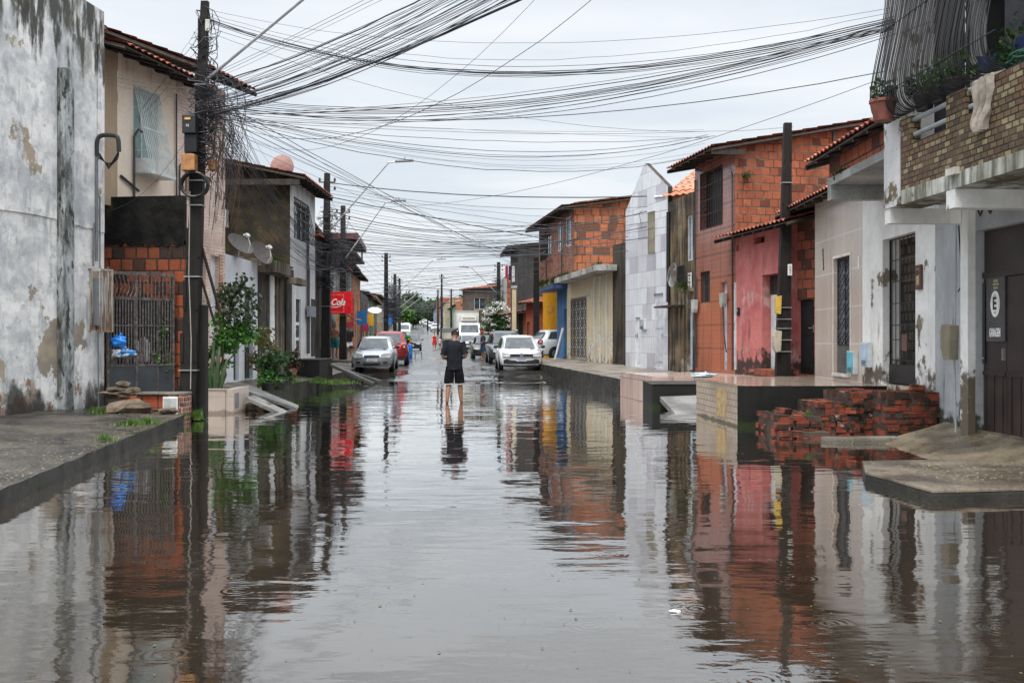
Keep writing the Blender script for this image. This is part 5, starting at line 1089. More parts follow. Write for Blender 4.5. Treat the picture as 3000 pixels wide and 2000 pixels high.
fm = MB().box(-.65, .75, -.205, -.201, -.36, -.345).box(-.65, .75, -.205, -.201, .345, .36).box(-.65, -.635, -.205, -.201, -.345, .345).box(.735, .75, -.205, -.201, -.345, .345); fm.build('sign_border', plain('sign_line_pink', (.7, .3, .3), .5), ss)
text('Coca-Cola', .36, wsign, ss, (.12, -.207, .04), sx=.85, shear=.35, bold=.01); MB().tube([(-.35 + i * .07, -.206, -.14 + .03 * math.sin(i * .5)) for i in range(15)], .012, 4).build('sign_swash', wsign, ss)
LN = [('purple_brown_canopy_house', 'left-row house with a dark red metal canopy on posts', (.4, .36, .33), 4.5, 'c', 9), ('white_streaked_house', 'left-row white streaked house with a clay roof edge', (.48, .46, .44), 4.6, 'r', 8), ('grey_peeling_house', 'left-row grey peeling house beyond the white streaked one', (.36, .34, .31), 5.2, 'r', 9),
      ('orange_edged_house', 'left-row house with orange upper wall by the fourth pole', (.5, .2, .09), 5.0, 'r', 10), ('dark_shopfront', 'left-row dark shopfront with a low canopy', (.09, .075, .07), 4.0, '', 12), ('pale_house', 'far left-row pale house with a tiled roof', (.4, .38, .35), 4.4, 'r', 18),
      ('green_house', 'far left-row dull green house', (.14, .22, .14), 4.2, 'r', 24), ('cream_far_house', 'far left-row cream house', (.5, .44, .33), 5.0, 'r', 30), ('blue_far_house', 'far left-row blue-grey house', (.25, .32, .4), 4.4, '', 34), ('last_house', 'last small brown house at the top of the left row', (.22, .16, .12), 4.6, 'r', 40)]
y = 50
for i, (nm_, lab, c, h, rf, Ln) in enumerate(LN):
    off = 6.5 + (0 if i < 5 else .6); x0, x1 = CX(y) - off, CX(y + Ln) - off; zz_ = zroad(y)
    b, f = simple_house(nm_, lab, (x0, y + .3), (x1, y + Ln), zz_ + .2, zz_ + h + 1.2, plaster('left_wall_%d' % i, c, tuple(k * .7 for k in c), (.06, .05, .045), (.46, .64), low=(.1, .08, .06), lowh=zz_ + 1), D=8, zb=zz_ + h + 1.2 + (.9 if rf == 'r' else .1), roof=rf == 'r', near='L', over=.7,
        ops=(('d', .06, .16, 0, 2.2), ('w', .25, .38, 1.0, 2.1), ('g', .5, .75, 0, 2.4), ('d', .85, .93, 0, 2.2), ('w', .12, .22, 3.1, 4.1), ('w', .58, .68, 3.1, 4.1)), doorm=[None, plain('ochre_yellow_shutter', (.65, .30, .03), .5), plain('dark_teal_door', (.05, .07, .08), .4)][i % 3])
    if rf == 'c':
        bx('metal_canopy', -.5, Ln * .8, -2.2, 2.5, zz_ + 6.3, zz_ + 6.6, plain('dark_red_sheet', (.10, .035, .035), .5), b)
        m = MB()
        for xx, yy_ in ((0, -2.0), (Ln * .7, -2.0), (Ln * .7, 2.2)): m.tube([(xx, yy_, zz_ + 5.7), (xx, yy_, zz_ + 6.3)], .05, 5)
        m.box(0, Ln * .8, -2.1, -.1, zz_ + 5.6, zz_ + 5.7); m.build('canopy_posts', RUST(), b)
    if i in (1, 3, 4): bx('hanging_board', Ln * .4, Ln * .4 + .08, -.9, -.1, zz_ + 2.3, zz_ + 3.4, plain('board_%d' % i, [(.7, .35, .02), (.55, .03, .05), (.02, .2, .5)][(i - 1) % 3], .5), b)
    y += Ln
dish('white oval satellite dish far down the left row', (-10.75, 78, 3.3), .55, R(28), R(10), plain('dish_white', (.6, .6, .58), .5), False)
# ------------------------------------------------------------------ poles, lamps
rnd = random.Random(5)
polec = plaster('dark_wet_pole_concrete', (.024, .021, .019), (.012, .011, .010), (.012, .011, .01), (.48, .66), rough=.65, bump=.4)
wirem = plain('black_cable', (.035, .038, .046), .5, 0, .2)
wirem2 = plain('brown_old_cable', (.09, .045, .03), .7)
def pole(label, X, Y, zb, zt, w0, w1, lean=0.0, group=None, bands=(), ins=True, name='utility_pole', rz=0.0):
    t = thing(name, label, 'utility pole', (X, Y, zb), rz, group); H = zt - zb
    m = MB(); n = 1
    def ring(z, w): x = lean * z / H; return [(x - w / 2, -w * .38, z), (x + w / 2, -w * .38, z), (x + w / 2, w * .38, z), (x - w / 2, w * .38, z)]
    v = ring(-.5, w0) + ring(H, w1); m.add(v, [(0, 3, 2, 1), (4, 5, 6, 7), (0, 1, 5, 4), (1, 2, 6, 5), (2, 3, 7, 6), (3, 0, 4, 7)])
    for k in range(max(3, int(H / .9))):        # raised flanges of the double-T section
        z0 = .1 + k * H / max(3, int(H / .9)); z1 = z0 + .55 * H / max(3, int(H / .9)); w = w0 + (w1 - w0) * (z0 / H); x = lean * (z0 / H)
        m.box(x - w * .5, x - w * .30, -w * .38 - .02, -w * .38 - .001, z0, z1).box(x + w * .30, x + w * .5, -w * .38 - .02, -w * .38 - .001, z0, z1)
    m.build('shaft', polec, t)
    if bands:
        b = MB()
        for z in bands: w = w0 + (w1 - w0) * z / H + .03; x = lean * z / H; b.box(x - w / 2, x + w / 2, -w * .45, w * .45, z, z + .02)
        b.build('steel_bands', GALV(), t)
    if ins:
        b = MB(); x = lean
        b.box(x - .30, x + .30, -.03, .03, H - .35, H - .31)
        for dx in (-.28, .28):
            for dz in (0, -.32): b.lathe([(.02, 0), (.05, .02), (.05, .06), (.03, .08), (.045, .11), (.02, .13)], 8, (x + dx, 0, H - .3 + dz))
        b.build('insulators', plain('dark_insulator', (.05, .04, .045), .35), t)
    return t
def tangle(t, H, x0, z0, z1, n, spread, seed, droop=.6, hang=0, name='cable_tangle', mat=None):
    rr = random.Random(seed); m = MB()
    for i in range(n):
        z = rr.uniform(z0, z1); a = rr.uniform(0, 6.28); r = rr.uniform(.08, spread); k = rr.randint(4, 8); pts = []
        ph = rr.uniform(0, 6.28); zz = z
        for j in range(k + 1):
            a += rr.uniform(.3, 1.3); q = r * rr.uniform(.5, 1.1); zz += rr.uniform(-.28, .18) * droop
            pts.append((x0 + q * math.cos(a), q * math.sin(a) * .7, zz))
        m.tube(pts, rr.choice((.006, .008, .012)), 3)
    for i in range(hang):
        xx = rr.uniform(.1, .95); z = rr.uniform(z0 + (z1 - z0) * .3, z1); L = rr.uniform(.6, 2.0); pts = []
        for j in range(8):
            q = j / 7; pts.append((x0 + xx * math.sin(q * 2.2) * (1 - .2 * q) + .04 * math.sin(q * 9 + i), rr.uniform(-.03, .03) + .2 * math.sin(i), z - L * q * q + .12 * math.sin(q * 3.1)))
        m.tube(sm(pts, 2), rr.choice((.004, .0055)), 3)
    o = m.build(name, mat or wirem, t); o['kind'] = 'stuff'; return o
def lamp(t, p0, p1, head, name='lamp_arm'):
    """p0, p1 in the pole's frame"""
    p0 = Vector(p0); p1 = Vector(p1); m = MB(); d = (p1 - p0).normalized(); pe = p1 + Vector((d.x * .25, d.y * .25, .02)).normalized() * .3
    m.tube([p0, p0.lerp(p1, .5), p1, pe], .028, 7); a = m.build(name, plain('pale_lamp_steel', (.42, .43, .44), .4, .4), t)
    h = MB(); q = Vector((d.x, d.y, 0)).normalized(); s_ = Vector((-q.y, q.x, 0))
    def P(a_, b_, c_): return tuple(pe + q * a_ + s_ * b_ + Vector((0, 0, c_)))
    h.prism([P(-.05, -.10, -.03), P(.62, -.12, -.0), P(.62, .12, -.0), P(-.05, .10, -.03)], (0, 0, .07)); h.tube([P(.3, 0, .07), P(.3, 0, .16)], .035, 6)
    h.build('lamp_head', plain('lamp_head_grey', (.30, .31, .32), .4, .3), a, bevel=.012)
P1 = Vector((-5.92, 18.2, 0)); t = pole('near utility pole, leaning and smothered in cables, between gate and white planter', -5.92, 18.2, 0, 7.64, .33, .13, .31, bands=(.9, 2.6, 3.9, 4.35, 5.05, 6.1), ins=False)
tangle(t, 7.6, .27, 4.7, 6.4, 90, .34, 7, hang=50); tangle(t, 7.6, .32, 5.8, 7.4, 26, .34, 8, droop=1.1, name='loose_upper_loops'); 
tangle(t, 7.6, .28, 4.5, 5.7, 4, .3, 12, hang=34, name='brown_hanging_wires', mat=wirem2)
lamp(t, (.33, -.05, 6.18), (2.45, -1.2, 7.35), None)
def pb(name, u0, v0, u1, v1, mat, d=.2, off=-.16, par=t):
    Y = 18.2; a = W(u0, v1, Y) - P1; c = W(u1, v0, Y) - P1; return bx(name, a.x, c.x, off - d, off, a.z, c.z, mat, par, .015)
jb = pb('splice_box', 553, 350, 591, 402, plain('black_splice_box', (.015, .015, .017), .4), .22); pb('yellow_label', 561, 357, 578, 364, plain('label_yellow', (.75, .55, .2), .5), .004, -.385, jb)
text('N', .07, wsign, jb, W(569, 381, 18.2) - P1 + Vector((0, -.385, 0)))
pb('rusty_box', 549, 461, 588, 508, plain('orange_rust_box', (.36, .17, .06), .7, 0, .3, 8), .2); pb('rusty_side_box', 612, 468, 632, 498, plain('orange_rust_box', (.36, .17, .06), .7, 0, .3, 8), .15, .1); pb('white_tag', 606, 62, 619, 96, plain('dirty_white_tag', (.5, .5, .44), .5), .05, -.06)
pb('grey_box', 556, 403, 592, 455, blackmetal, .16)
c = W(574, 548, 18.2) - P1
for k in range(4): 
    ck = MB(); ck.tube([(c.x + .06 + .24 * math.cos(a * .35), -.22 - k * .03, c.z + .22 * math.sin(a * .35)) for a in range(19)], .025, 6); ck.build('cable_coil', blackmetal, t)
bc_ = MB(); q0 = W(585, 700, 18.2) - P1; q1 = W(645, 915, 18.6) - P1; bc_.tube([q0, q1], .03, 5); bc_.build('stay_rod', RUST(), t)
bc_ = MB(); q0 = W(584, 795, 18.2) - P1; q1 = W(630, 950, 18.6) - P1; bc_.tube([q0, q1], .024, 5); bc_.build('stay_rod', RUST(), t)
bx('side_stub', .17, .31, .02, .2, -.1, 2.1, polec, t, .01)
vn = MB(); vn.tube([W(556, 560, 18.0) - P1, W(553, 800, 18.0) - P1, W(560, 1000, 18.0) - P1, W(558, 1140, 18.0) - P1], .009, 4); vn.build('ground_wire', plain('pale_wire', (.35, .32, .28), .5), t)
t2 = pole('second left pole, cable-wrapped, with street lamp, before the white gabled house', -6.9, 36.9, .5, 7.64, .34, .2, .05, bands=(2.2, 4.2, 5)); tangle(t2, 7, .04, 3.0, 5.9, 150, .5, 9, hang=30); lamp(t2, (.1, -.05, 4.95), (2.35, -.2, 7.5), None)
bx('splice_box', -.22, .14, -.45, -.2, 3.5, 4.1, blackmetal, t2, .03)
t3 = pole('third left pole with street lamp behind the red sign', -7.72, 45.5, .57, 7.6, .32, .2, 0, bands=(2, 4)); tangle(t3, 7, 0, 2.4, 5.4, 120, .45, 10, hang=20); lamp(t3, (.1, -.05, 4.6), (1.95, 0, 7.2), None); bx('splice_box', -.2, .2, -.4, -.17, 2.3, 2.9, blackmetal, t3, .03)
t4 = pole('fourth left pole, greenish and thin, by the dark red canopy', -8.85, 70, .5, 7.6, .34, .24, 0); tangle(t4, 7, .3, 2.6, 4.9, 150, .8, 11, hang=30); lamp(t4, (.1, 0, 3.6), (3.3, 0, 6.6), None)
t5 = pole('fifth left pole with a blue box and cluttered cables', -10.35, 88, .6, 7.3, .34, .24, 0); tangle(t5, 7, 0, 2.4, 5.8, 120, .8, 12, hang=10); lamp(t5, (.1, 0, 3.5), (3.6, 0, 6.3), None); bx('blue_box', -.75, -.2, -.3, .1, 2.2, 3.1, plain('blue_box', (.02, .17, .5), .5), t5, .02)
t6 = pole('sixth left pole carrying a small lamp', -12.2, 108, .8, 8.2, .32, .22, 0); lamp(t6, (.1, 0, 3.6), (4.3, 0, 6.8), None)
for i, (u, Y, vt, lab) in enumerate(((1294, 128, 803, 'tall thin pole far up the street, tallest of the distant ones'), (1322, 150, 846, 'distant pole right of the tall thin one'), (1283, 165, 848, 'distant pole just left of the tall thin one'), (1360, 118, 846, 'distant pole left of the dark brown house'), (1253, 200, 905, 'far pole near the left end of the parked cars'), (1264, 225, 915, 'farthest small pole in the street'))):
    p = W(u, vt, Y); pole(lab, p.x, Y, zroad(Y), p.z, .34, .22, 0, ins=True)
tR = pole('dark right-hand pole rising from the terrace before the block side wall', 5.86, 21.6, .55, 6.16, .30, .16, .12, bands=(.65, .9, 1.15, 1.35, 1.6, 4.3), ins=False)
ys_ = plain('yellow_meter_plastic', (.50, .33, .06), .45); 
MB().prism([(-.21, -.30, 1.48), (-.10, -.30, 1.46), (-.08, -.30, 1.86), (-.21, -.30, 1.84)], (0, .16, 0)).build('yellow_meter', ys_, tR, bevel=.02)
MB().prism([(-.25, -.30, .75), (-.20, -.30, .64), (-.10, -.30, .68), (-.08, -.30, 1.10), (-.22, -.30, 1.12), (-.26, -.3, 1.0)], (0, .17, 0)).build('cream_meter', plain('cream_meter_plastic', (.40, .36, .28), .45), tR, bevel=.02)
nt = bx('number_tag', .08, .17, -.17, -.15, 2.3, 2.54, wsign, tR)
for i, ch in enumerate('247'): text(ch, .08, plain('sign_black', (.02, .02, .02), .5), nt, (.125, -.174, 2.48 - i * .07))
tq = pole('dark bare pole beside the yellow wall', 1.22, 50, .4, 5.6, .34, .26, 0, ins=False)
tr_ = pole('right pole with a lamp arm above the flowering bush', -1.0, 74.5, .45, 7.3, .36, .26, 0); tangle(tr_, 7, 0, 3.5, 5.8, 60, .6, 14, hang=12); lamp(tr_, (-.1, 0, 4.5), (-2.0, -.4, 6.4), None)

# ------------------------------------------------------------------ overhead cables
NC = [0]
def cable(p0, p1, um, vm, r, label, group, mat=None, jit=0.004, clampmax=3.0):
    p0 = Vector(p0); p1 = Vector(p1)
    # point of the span that lies above image column um; choose the real vertical sag so it passes there
    a = (um - U0) / F; den = (p1.x - p0.x) - a * (p1.y - p0.y)
    t = (a * p0.y - p0.x) / den if abs(den) > 1e-6 else .5
    if not .05 < t < .95: t = min(.95, max(.05, t))
    Y = p0.y + (p1.y - p0.y) * t; z = CH - (vm - V0) * Y / F; zl = p0.z + (p1.z - p0.z) * t
    sag = min(clampmax, max(.03, (zl - z) / (4 * t * (1 - t)))); rr = random.Random(NC[0]); NC[0] += 1
    kk = rr.choice((1, 1, 1.8, 3.2)); m = MB().tube(para(p0, p1, sag, 26, jit * kk, rr), r * rr.choice((.5, .6, .7, .9)), 4); o = m.build('overhead_cable', mat or wirem); tag(o, label, 'cable', group); return o
J = rnd.uniform
gA = 'cables fanning over the camera from the near pole'; lA = 'dark overhead cable in the steep fan rising from the near pole to the top edge'
def e1(): return (J(4.8, 7.0), J(4.6, 6.2), J(6.9, 7.6))
cable((-5.5, 18.2, 6.15), (5.4, 5.2, 7.3), 1228, 0, .020, 'thick black cable on the upper side of the steep fan from the near pole', None)
cable((-5.6, 18.2, 5.55), (6.6, 5.2, 7.0), 1508, 6, .022, 'thickest black cable on the lower side of the steep fan from the near pole', None)
for i in range(32):
    q = i / 31; cable((-5.6 + J(0, .15), 18.2 + J(-.1, .1), 5.55 + .5 * (1 - q) + J(-.06, .06)), e1(), 1240 + 262 * q + J(-6, 6), 0, J(.0045, .0085), lA, gA)
for i in range(3): cable((-5.5, 18.2, 6.3 - .06 * i), e1(), 1068 + 26 * i, 0, .006, 'thin cable left of the steep fan from the near pole', 'thin cables left of the steep fan')
gB = 'upper cables to the balcony house'; lB = 'cable in the upper bundle from the near pole top to the balcony house'
TB = [(7.50, 127, 10), (7.45, 176, 15), (7.38, 195, 40), (7.35, 210, 28), (7.33, 213, 34), (7.31, 217, 40), (7.28, 222, 46), (7.2, 226, 52)]
for i, (z, vm, v1) in enumerate(TB): cable((-5.6, 18.2, z), W(2690, v1, 12.9), 1500, vm, .010 if 3 <= i <= 6 else .006, lB, gB)
gC = 'middle cables to the balcony house'; lC = 'cable in the middle bundle drooping from the near pole to the balcony house'
for i in range(11): cable((-5.55, 18.2, 5.95 - .04 * i), W(2692, 42 + i * 3, 12.9), 1500, [296, 300, 303, 306, 312, 318, 320, 328, 275, 285, 333][i] + J(-2, 2), J(.005, .010), lC, gC)
cable((-5.5, 18.2, 5.8), W(2740, 62, 12.7), 1500, 341, .009, 'dark cable crossing just under the middle bundle', None)
cable((-5.5, 18.2, 5.75), W(2602, 208, 13.4), 1480, 347, .011, 'cable ending at the flowerpot corner of the balcony house', None)
cable((-7.0, 36.9, 6.6), W(2598, 225, 13.4), 1857, 475, .009, 'long cable slanting up from the second pole to the balcony corner', None)
gD = 'cables to the brown tiled house'; lD = 'thin cable from the near pole to the eave of the brown tiled house'
for i, (um, vm, v1) in enumerate(((1321, 434, 395), (1321, 446, 400), (1310, 449, 405), (1650, 470, 420), (1415, 484, 452), (1650, 486, 440), (1500, 500, 452), (1450, 384, 405), (1300, 378, 380), (1500, 415, 398), (1600, 392, 385))):
    cable((-5.55, 18.2, 5.7 - .02 * i), W(2075 + J(-25, 25), v1, 27), um, vm, J(.005, .009), lD, gD)
cable((-5.6, 18.2, 7.1), W(2325, 372, 21.6), 1400, 322, .006, 'thin straight cable descending from near pole top to right pole', None)
for i, (u0, v0, um, vm) in enumerate(((700, 335, 1500, 176), (690, 345, 1400, 165))): cable((-5.5, 18.2, 5.6), (2.9 - i, 8.0, 5.6 + .8), um, vm, .005, 'faint thin cable leaving upwards right of the steep fan', 'faint thin cables right of the fan')
for i in range(4): cable(W(400 + 12 * i, 300 + J(-10, 60), 20.4), (-5.65, 18.2, 7.3 - .2 * i), 500, 170 + 25 * i, .005, 'thin service cable from the near pole to the cream house wall', 'service cables on the cream house')
for i in range(3): cable(W(312, 220 + 12 * i, 18.6), (-5.7, 18.1, 6.0 - .1 * i), 480, 250 + 14 * i, .006, 'thin service cable along the eave of the cream house', 'eave cables on the cream house')
cable(W(312, 620, 18.55), (-5.8, 18.1, 5.3), 440, 545, .006, 'thin cable from the peeling wall across the black render', None)
gE = 'cables sagging between the first two left poles'; lE = 'thin cable in the curtain sagging between the first and second left poles'
for i in range(52):
    q = i / 51; cable((-5.65 + J(0, .5), 18.3 + J(-.1, .3), 6.0 - 1.6 * q + J(-.1, .1)), (-6.85 + J(-.2, .2), 36.7, 4.9 - 1.1 * q + J(-.2, .3)), 815 + J(-20, 20), 560 + 175 * q + J(-25, 25), J(.005, .0085), lE, gE)
gF = 'cables running on from the near pole above the left row'; lF = 'cable descending from near pole toward the third left pole and beyond'
for i in range(7): cable((-5.5, 18.2, 5.9 - .1 * i), (J(-.5, 1.5), 62 + J(-5, 8), 6.5), 1250, 500 + 22 * i, J(.006, .011), lF, gF)
gG = 'cables crossing from the second left pole to the right row'; lG = 'cable crossing the street from the second left pole to the right row'
ends = [W(1895, 575, 31.5), W(1900, 600, 31.5), W(1840, 640, 33), W(1690, 660, 42.4), W(1690, 700, 42.4), W(1830, 655, 33.4), W(2040, 560, 27.6), W(1700, 640, 42.4)]
for i, vm in enumerate((563, 590, 600, 610, 617, 635, 650, 662, 672, 680, 690, 697, 703, 708, 713, 720, 728, 735, 742, 750)):
    z = 7.3 - i * .13; cable((-6.85, 36.9, z), Vector(ends[i % 8]) + Vector((0, 0, -.06 * i)), 1250 + J(-10, 10), vm, J(.008, .014) if i % 4 else .02, lG, gG)
gH = 'cables crossing from the third left pole'; lH = 'cable crossing the street from the third left pole to the brick storey'
for i in range(18): cable((-7.5, 45.5, 7.2 - .22 * i), W(1590 + J(-10, 60), 650 + 9 * i + J(-8, 8), 47), 1260, 672 + 8.5 * i + J(-6, 6), J(.008, .015), lH, gH)
gI = 'cables between the far poles'; lI = 'thin cable between the fourth left pole and the far right row'
for i in range(16): cable((-8.8, 70, 7.3 - .25 * i), (-1.0 + J(-.5, 1.2), 72 + J(-6, 6), 6.9 - .22 * i), 1330, 790 + 7 * i, J(.010, .018), lI, gI)
cable((-10.3, 80, 6.0), W(1590, 862, 58), 1350, 850, .035, 'thick black cable low across the far street', None)
gJ = 'farthest cables over the street'; lJ = 'faint cable strung across the farthest part of the street'
for i in range(18): Y = 95 + i * 7; cable((CX(Y) - 5, Y, zroad(Y) + J(4.5, 6.8)), (CX(Y + 12) + 5.5, Y + J(-15, 25), zroad(Y) + J(4.5, 6.8)), 1240 + J(-10, 40), 905 + i * 1.5, .022, lJ, gJ, clampmax=1.2)
gK = 'cables along the street from the second pole'; lK = 'cable running along the left row beyond the second pole'
for i in range(12): cable((-6.85, 36.9, 6.9 - .32 * i), (-7.5, 45.5, 6.6 - .3 * i), 985, 600 + 20 * i, .01, lK, gK, clampmax=.8)
for i in range(10): cable((-7.5, 45.5, 6.9 - .4 * i), (-8.85, 70, 6.9 - .35 * i), 1060, 700 + 18 * i, .011, 'cable between the third and fourth left poles', 'cables between the third and fourth left poles', clampmax=1.2)
# ------------------------------------------------------------------ planters, plants, bricks, stones
rnd = random.Random(77)
pt = thing('tiled_planter', 'pale pinkish tiled planter box standing in the water right of the near pole', 'planter', (-6.24, 19.7, 0))
ptm = plaster('pale_planter_tile', (.60, .50, .43), (.53, .44, .37), (.3, .24, .2), (.64, .8), tile=(.62, .34, .008, (.36, .29, .24), 0), rough=.35, low=(.30, .24, .19), lowh=.12, bump=.12)
MB().box(0, .56, 0, .9, -.3, .47).build('body', ptm, pt, bevel=.01); MB().box(.562, .72, .03, 1.2, -.3, .49).build('side_body', ptm, pt, bevel=.01)
MB().box(-.02, .585, -.02, .05, .472, .50).box(-.02, .03, .051, .9, .472, .50).build('rim', ptm, pt); bx('soil', .03, .56, .05, .9, .471, .482, plain('wet_soil', (.04, .028, .018), .9), pt)
bx('meter_hatch', .722, .735, .12, .38, .1, .4, plain('grey_hatch', (.2, .2, .2), .5), pt)
sh = thing('shrub', 'leafy shrub growing from the pale planter, dark above and bright green below', 'shrub', (-5.95, 20.2, .47)); rr = random.Random(8)
st = MB()
for i in range(7): limb(st, (rr.uniform(-.15, .15), rr.uniform(-.1, .1), 0), (rr.uniform(-.1, .55), rr.uniform(-.2, .3), rr.uniform(1.1, 2.0)), .022, .007, rr, 6, .05)
st.build('stems', plain('grey_green_stem', (.10, .10, .06), .85), sh)
dkleaf = leafmat('dusky_dark_leaves', (.025, .045, .018), (.07, .09, .04), (.10, .055, .045)); brleaf = leafmat('fresh_green_leaves', (.035, .13, .015), (.075, .21, .03), (.03, .07, .015))
mbl = leaves((.42, 0, 1.78), (.52, .36, .42), 750, .10, rr, clumps=16, hollow=.25, droop=.4, nar=.4); mbl.build('upper_foliage', dkleaf, sh)
mbl = leaves((.22, 0, 1.08), (.46, .34, .38), 900, .09, rr, clumps=16, hollow=.15, droop=.3, nar=.5); leaves((-.02, 0, .62), (.22, .2, .3), 220, .08, rr, mbl, clumps=6, hollow=.1); mbl.build('lower_foliage', brleaf, sh)
ct = thing('cactus', 'clump of ribbed grey-green cactus stems in the pale planter', 'cactus', (-6.08, 20.0, .47)); rr = random.Random(2)
for i, (x, y, h, l) in enumerate(((-.05, 0, .95, -.03), (.04, .02, 1.15, .05), (.12, -.03, .85, .10), (-.12, .05, .7, -.08), (.18, .06, .6, .16))):
    m = MB(); pts = [(x + l * q / 5, y, h * q / 5) for q in range(6)]; m.tube(pts, [.035, .042, .042, .038, .032, .015], 8); m.build('stem', plain('cactus_grey_green', (.09, .12, .065), .8, 0, .35, 9), ct, smooth=True)
sp_ = thing('snake_plant', 'stiff upright spiky leaves around the cactus foot', 'plant', (-5.98, 19.86, .47)); m = MB()
for i in range(26):
    a = rr.uniform(0, 6.28); r = rr.uniform(0, .16); h = rr.uniform(.25, .6); x, y = r * math.cos(a), r * .7 * math.sin(a); dx, dy = x * .6, y * .6; w = .018
    m.add([(x - w, y, 0), (x + w, y, 0), (x + dx * .5 + w * 1.2, y + dy * .5, h * .5), (x + dx, y + dy, h), (x + dx * .5 - w * 1.2, y + dy * .5, h * .5)], [(0, 1, 2, 3, 4)])
m.build('leaves', leafmat('spiky_leaves', (.05, .11, .04), (.09, .15, .06)), sp_)
# potted bush by the ramp
pp_ = W(812, 1108, 22.9); potplant('potted_plant', 'wide pot overflowing with a dark green bush on the left pavement', (pp_.x, pp_.y, .32), .30, .30, darkpot, 900, (.42, .34, .30), green2, .10, 31, up=.2)
pq = W(785, 1112, 22.5); potplant('potted_plant', 'low bright green plant in front of the dark bush', (pq.x, pq.y, .33), .18, .18, darkpot, 420, (.24, .2, .17), brleaf, .07, 33, up=.1)
cp_ = thing('croton', 'thin speckled yellow-brown leafed plant before the porch columns', 'plant', (-6.55, 26.0, .4)); rr = random.Random(6); m = leaves((0, 0, .95), (.38, .3, .55), 420, .13, rr, clumps=12, hollow=.2, droop=.3, nar=.25); m.build('foliage', leafmat('croton_leaves', (.12, .13, .03), (.20, .16, .06), (.14, .06, .03)), cp_); m = MB()
for i in range(5): limb(m, (0, 0, 0), (rr.uniform(-.25, .25), rr.uniform(-.2, .2), rr.uniform(.7, 1.3)), .014, .006, rr)
m.build('stems', plain('grey_green_stem', (.10, .10, .06), .85), cp_)
rb = potplant('potted_plant', 'small reddish-leafed pot plant beside the big black block', (-6.35, 28.8, .4), .14, .25, clay, 320, (.25, .22, .3), leafmat('reddish_leaves', (.10, .035, .03), (.06, .06, .03)), .09, 41, up=.3)
# grass and weeds
def tufts(label, spots, seed, mat, h=.10):
    m = MB(); r = random.Random(seed)
    for (x, y, z, rad, n) in spots:
        for i in range(n):
            a = r.uniform(0, 6.28); q = rad * abs(r.gauss(0, .62)) * (1 + .5 * math.sin(3 * a + seed)); px, py = x + q * math.cos(a), y + q * math.sin(a); hh = h * r.uniform(.25, 1.25) * (1.25 - .45 * min(1.5, q / rad)); b = r.uniform(0, 6.28); w = .006 + h * .05; l = r.uniform(.2, .8) * hh
            m.add([(px - w * math.cos(b), py - w * math.sin(b), z), (px + w * math.cos(b), py + w * math.sin(b), z), (px + l * math.sin(b), py + l * math.cos(b), z + hh)], [(0, 1, 2)])
    return tag(m.build('grass', mat), label, 'grass', kind='stuff')
gm_ = leafmat('weed_green', (.05, .12, .015), (.12, .20, .03))
def gz(u, v, z): p = WZ(u, v, z); return (p.x, p.y, z)
tufts('weeds along the near left pavement', [(*gz(385, 1245, .17), .24, 240), (*gz(430, 1240, .17), .2, 260), (*gz(300, 1210, .2), .25, 120), (*gz(275, 1206, .2), .3, 90), (*gz(305, 1290, .17), .15, 90), (-5.75, 17.4, .1, .1, 80), (*gz(215, 1198, .21), .2, 80)], 3, gm_, .09)
tufts('weeds at the foot of the near pole', [(-5.72, 18.0, .02, .12, 260)], 4, gm_, .16)
tufts('grass verge beside the ramp strips', [(-5.7, 29.2, .22, .45, 700), (-5.45, 30.3, .12, .35, 500), (-5.3, 31.4, .1, .4, 400), (-6.1, 27.5, .3, .4, 200)], 5, gm_, .13)
tufts('weeds in the joints of the brick steps', [(4.55, 15.3, .31, .06, 60)], 6, gm_, .06)
# brick steps
def bricks_mb(mb, x0, x1, y0, y1, z0, z1, r, hollow=None, miss=.0, bw=.20, bh=.095, bd=.19):
    z = z1 - bh; k = 0
    while z > z0 - bh:
        nx = max(1, round((x1 - x0) / bw)); ny = max(1, round((y1 - y0) / bd))
        for i in range(nx):
            for j in range(ny):
                if 0 < i < nx - 1 and 0 < j < ny - 1 and k > 0: continue
                if r.random() < miss and k == 0: continue
                cx = x0 + (x1 - x0) * (i + .5) / nx + r.uniform(-.03, .02) + (.05 if k % 2 else 0); cy = y0 + (y1 - y0) * (j + .5) / ny + r.uniform(-.03, .02)
                a = r.uniform(-.14, .14); w, d, h = bw * r.uniform(.36, .50), bd * r.uniform(.40, .50), bh * r.uniform(.40, .50); c, s = math.cos(a), math.sin(a); cz = z + bh / 2 + r.uniform(-.012, .008)
                v = [(cx + sx * w * c - sy * d * s, cy + sx * w * s + sy * d * c, cz + sz * h) for sz in (-1, 1) for sx, sy in ((-1, -1), (1, -1), (1, 1), (-1, 1))]
                mb.add(v, [(0, 3, 2, 1), (4, 5, 6, 7), (0, 1, 5, 4), (1, 2, 6, 5), (2, 3, 7, 6), (3, 0, 4, 7)])
        z -= bh; k += 1
def rubble():
    N = NT('rough_red_rubble_brick'); r = N.n('TexWhiteNoise', {'Vector': N.n('VectorMath', {0: N.p, 1: (.2, .19, .095)}, operation='SNAP').outputs[0]}).outputs[0]
    c = N.mix(r, (.33, .075, .04), (.17, .04, .026)); c = N.mix(N.rmp(r, .62, .66), c, (.05, .032, .026)); g = N.rmp(N.math('PINGPONG', N.math('MULTIPLY', N.z, 42.0), .5), .08, .2); c = N.mix(g, tuple((.08, .03, .02)), c)
    c = N.mix(N.rmp(N.noise(5, det=6, ro=.7), .60, .68), c, (.34, .28, .23)); c = N.mix(N.rmp(N.noise(3, det=6), .47, .62, 0, .85), c, (.025, .024, .016)); return N.fin(c, .8, N.noise(30), .6, .02)
rbm = rubble(); mort_ = concrete('dark_mortar', (.10, .075, .06), (.05, .035, .03), (.04, .045, .02), .5)
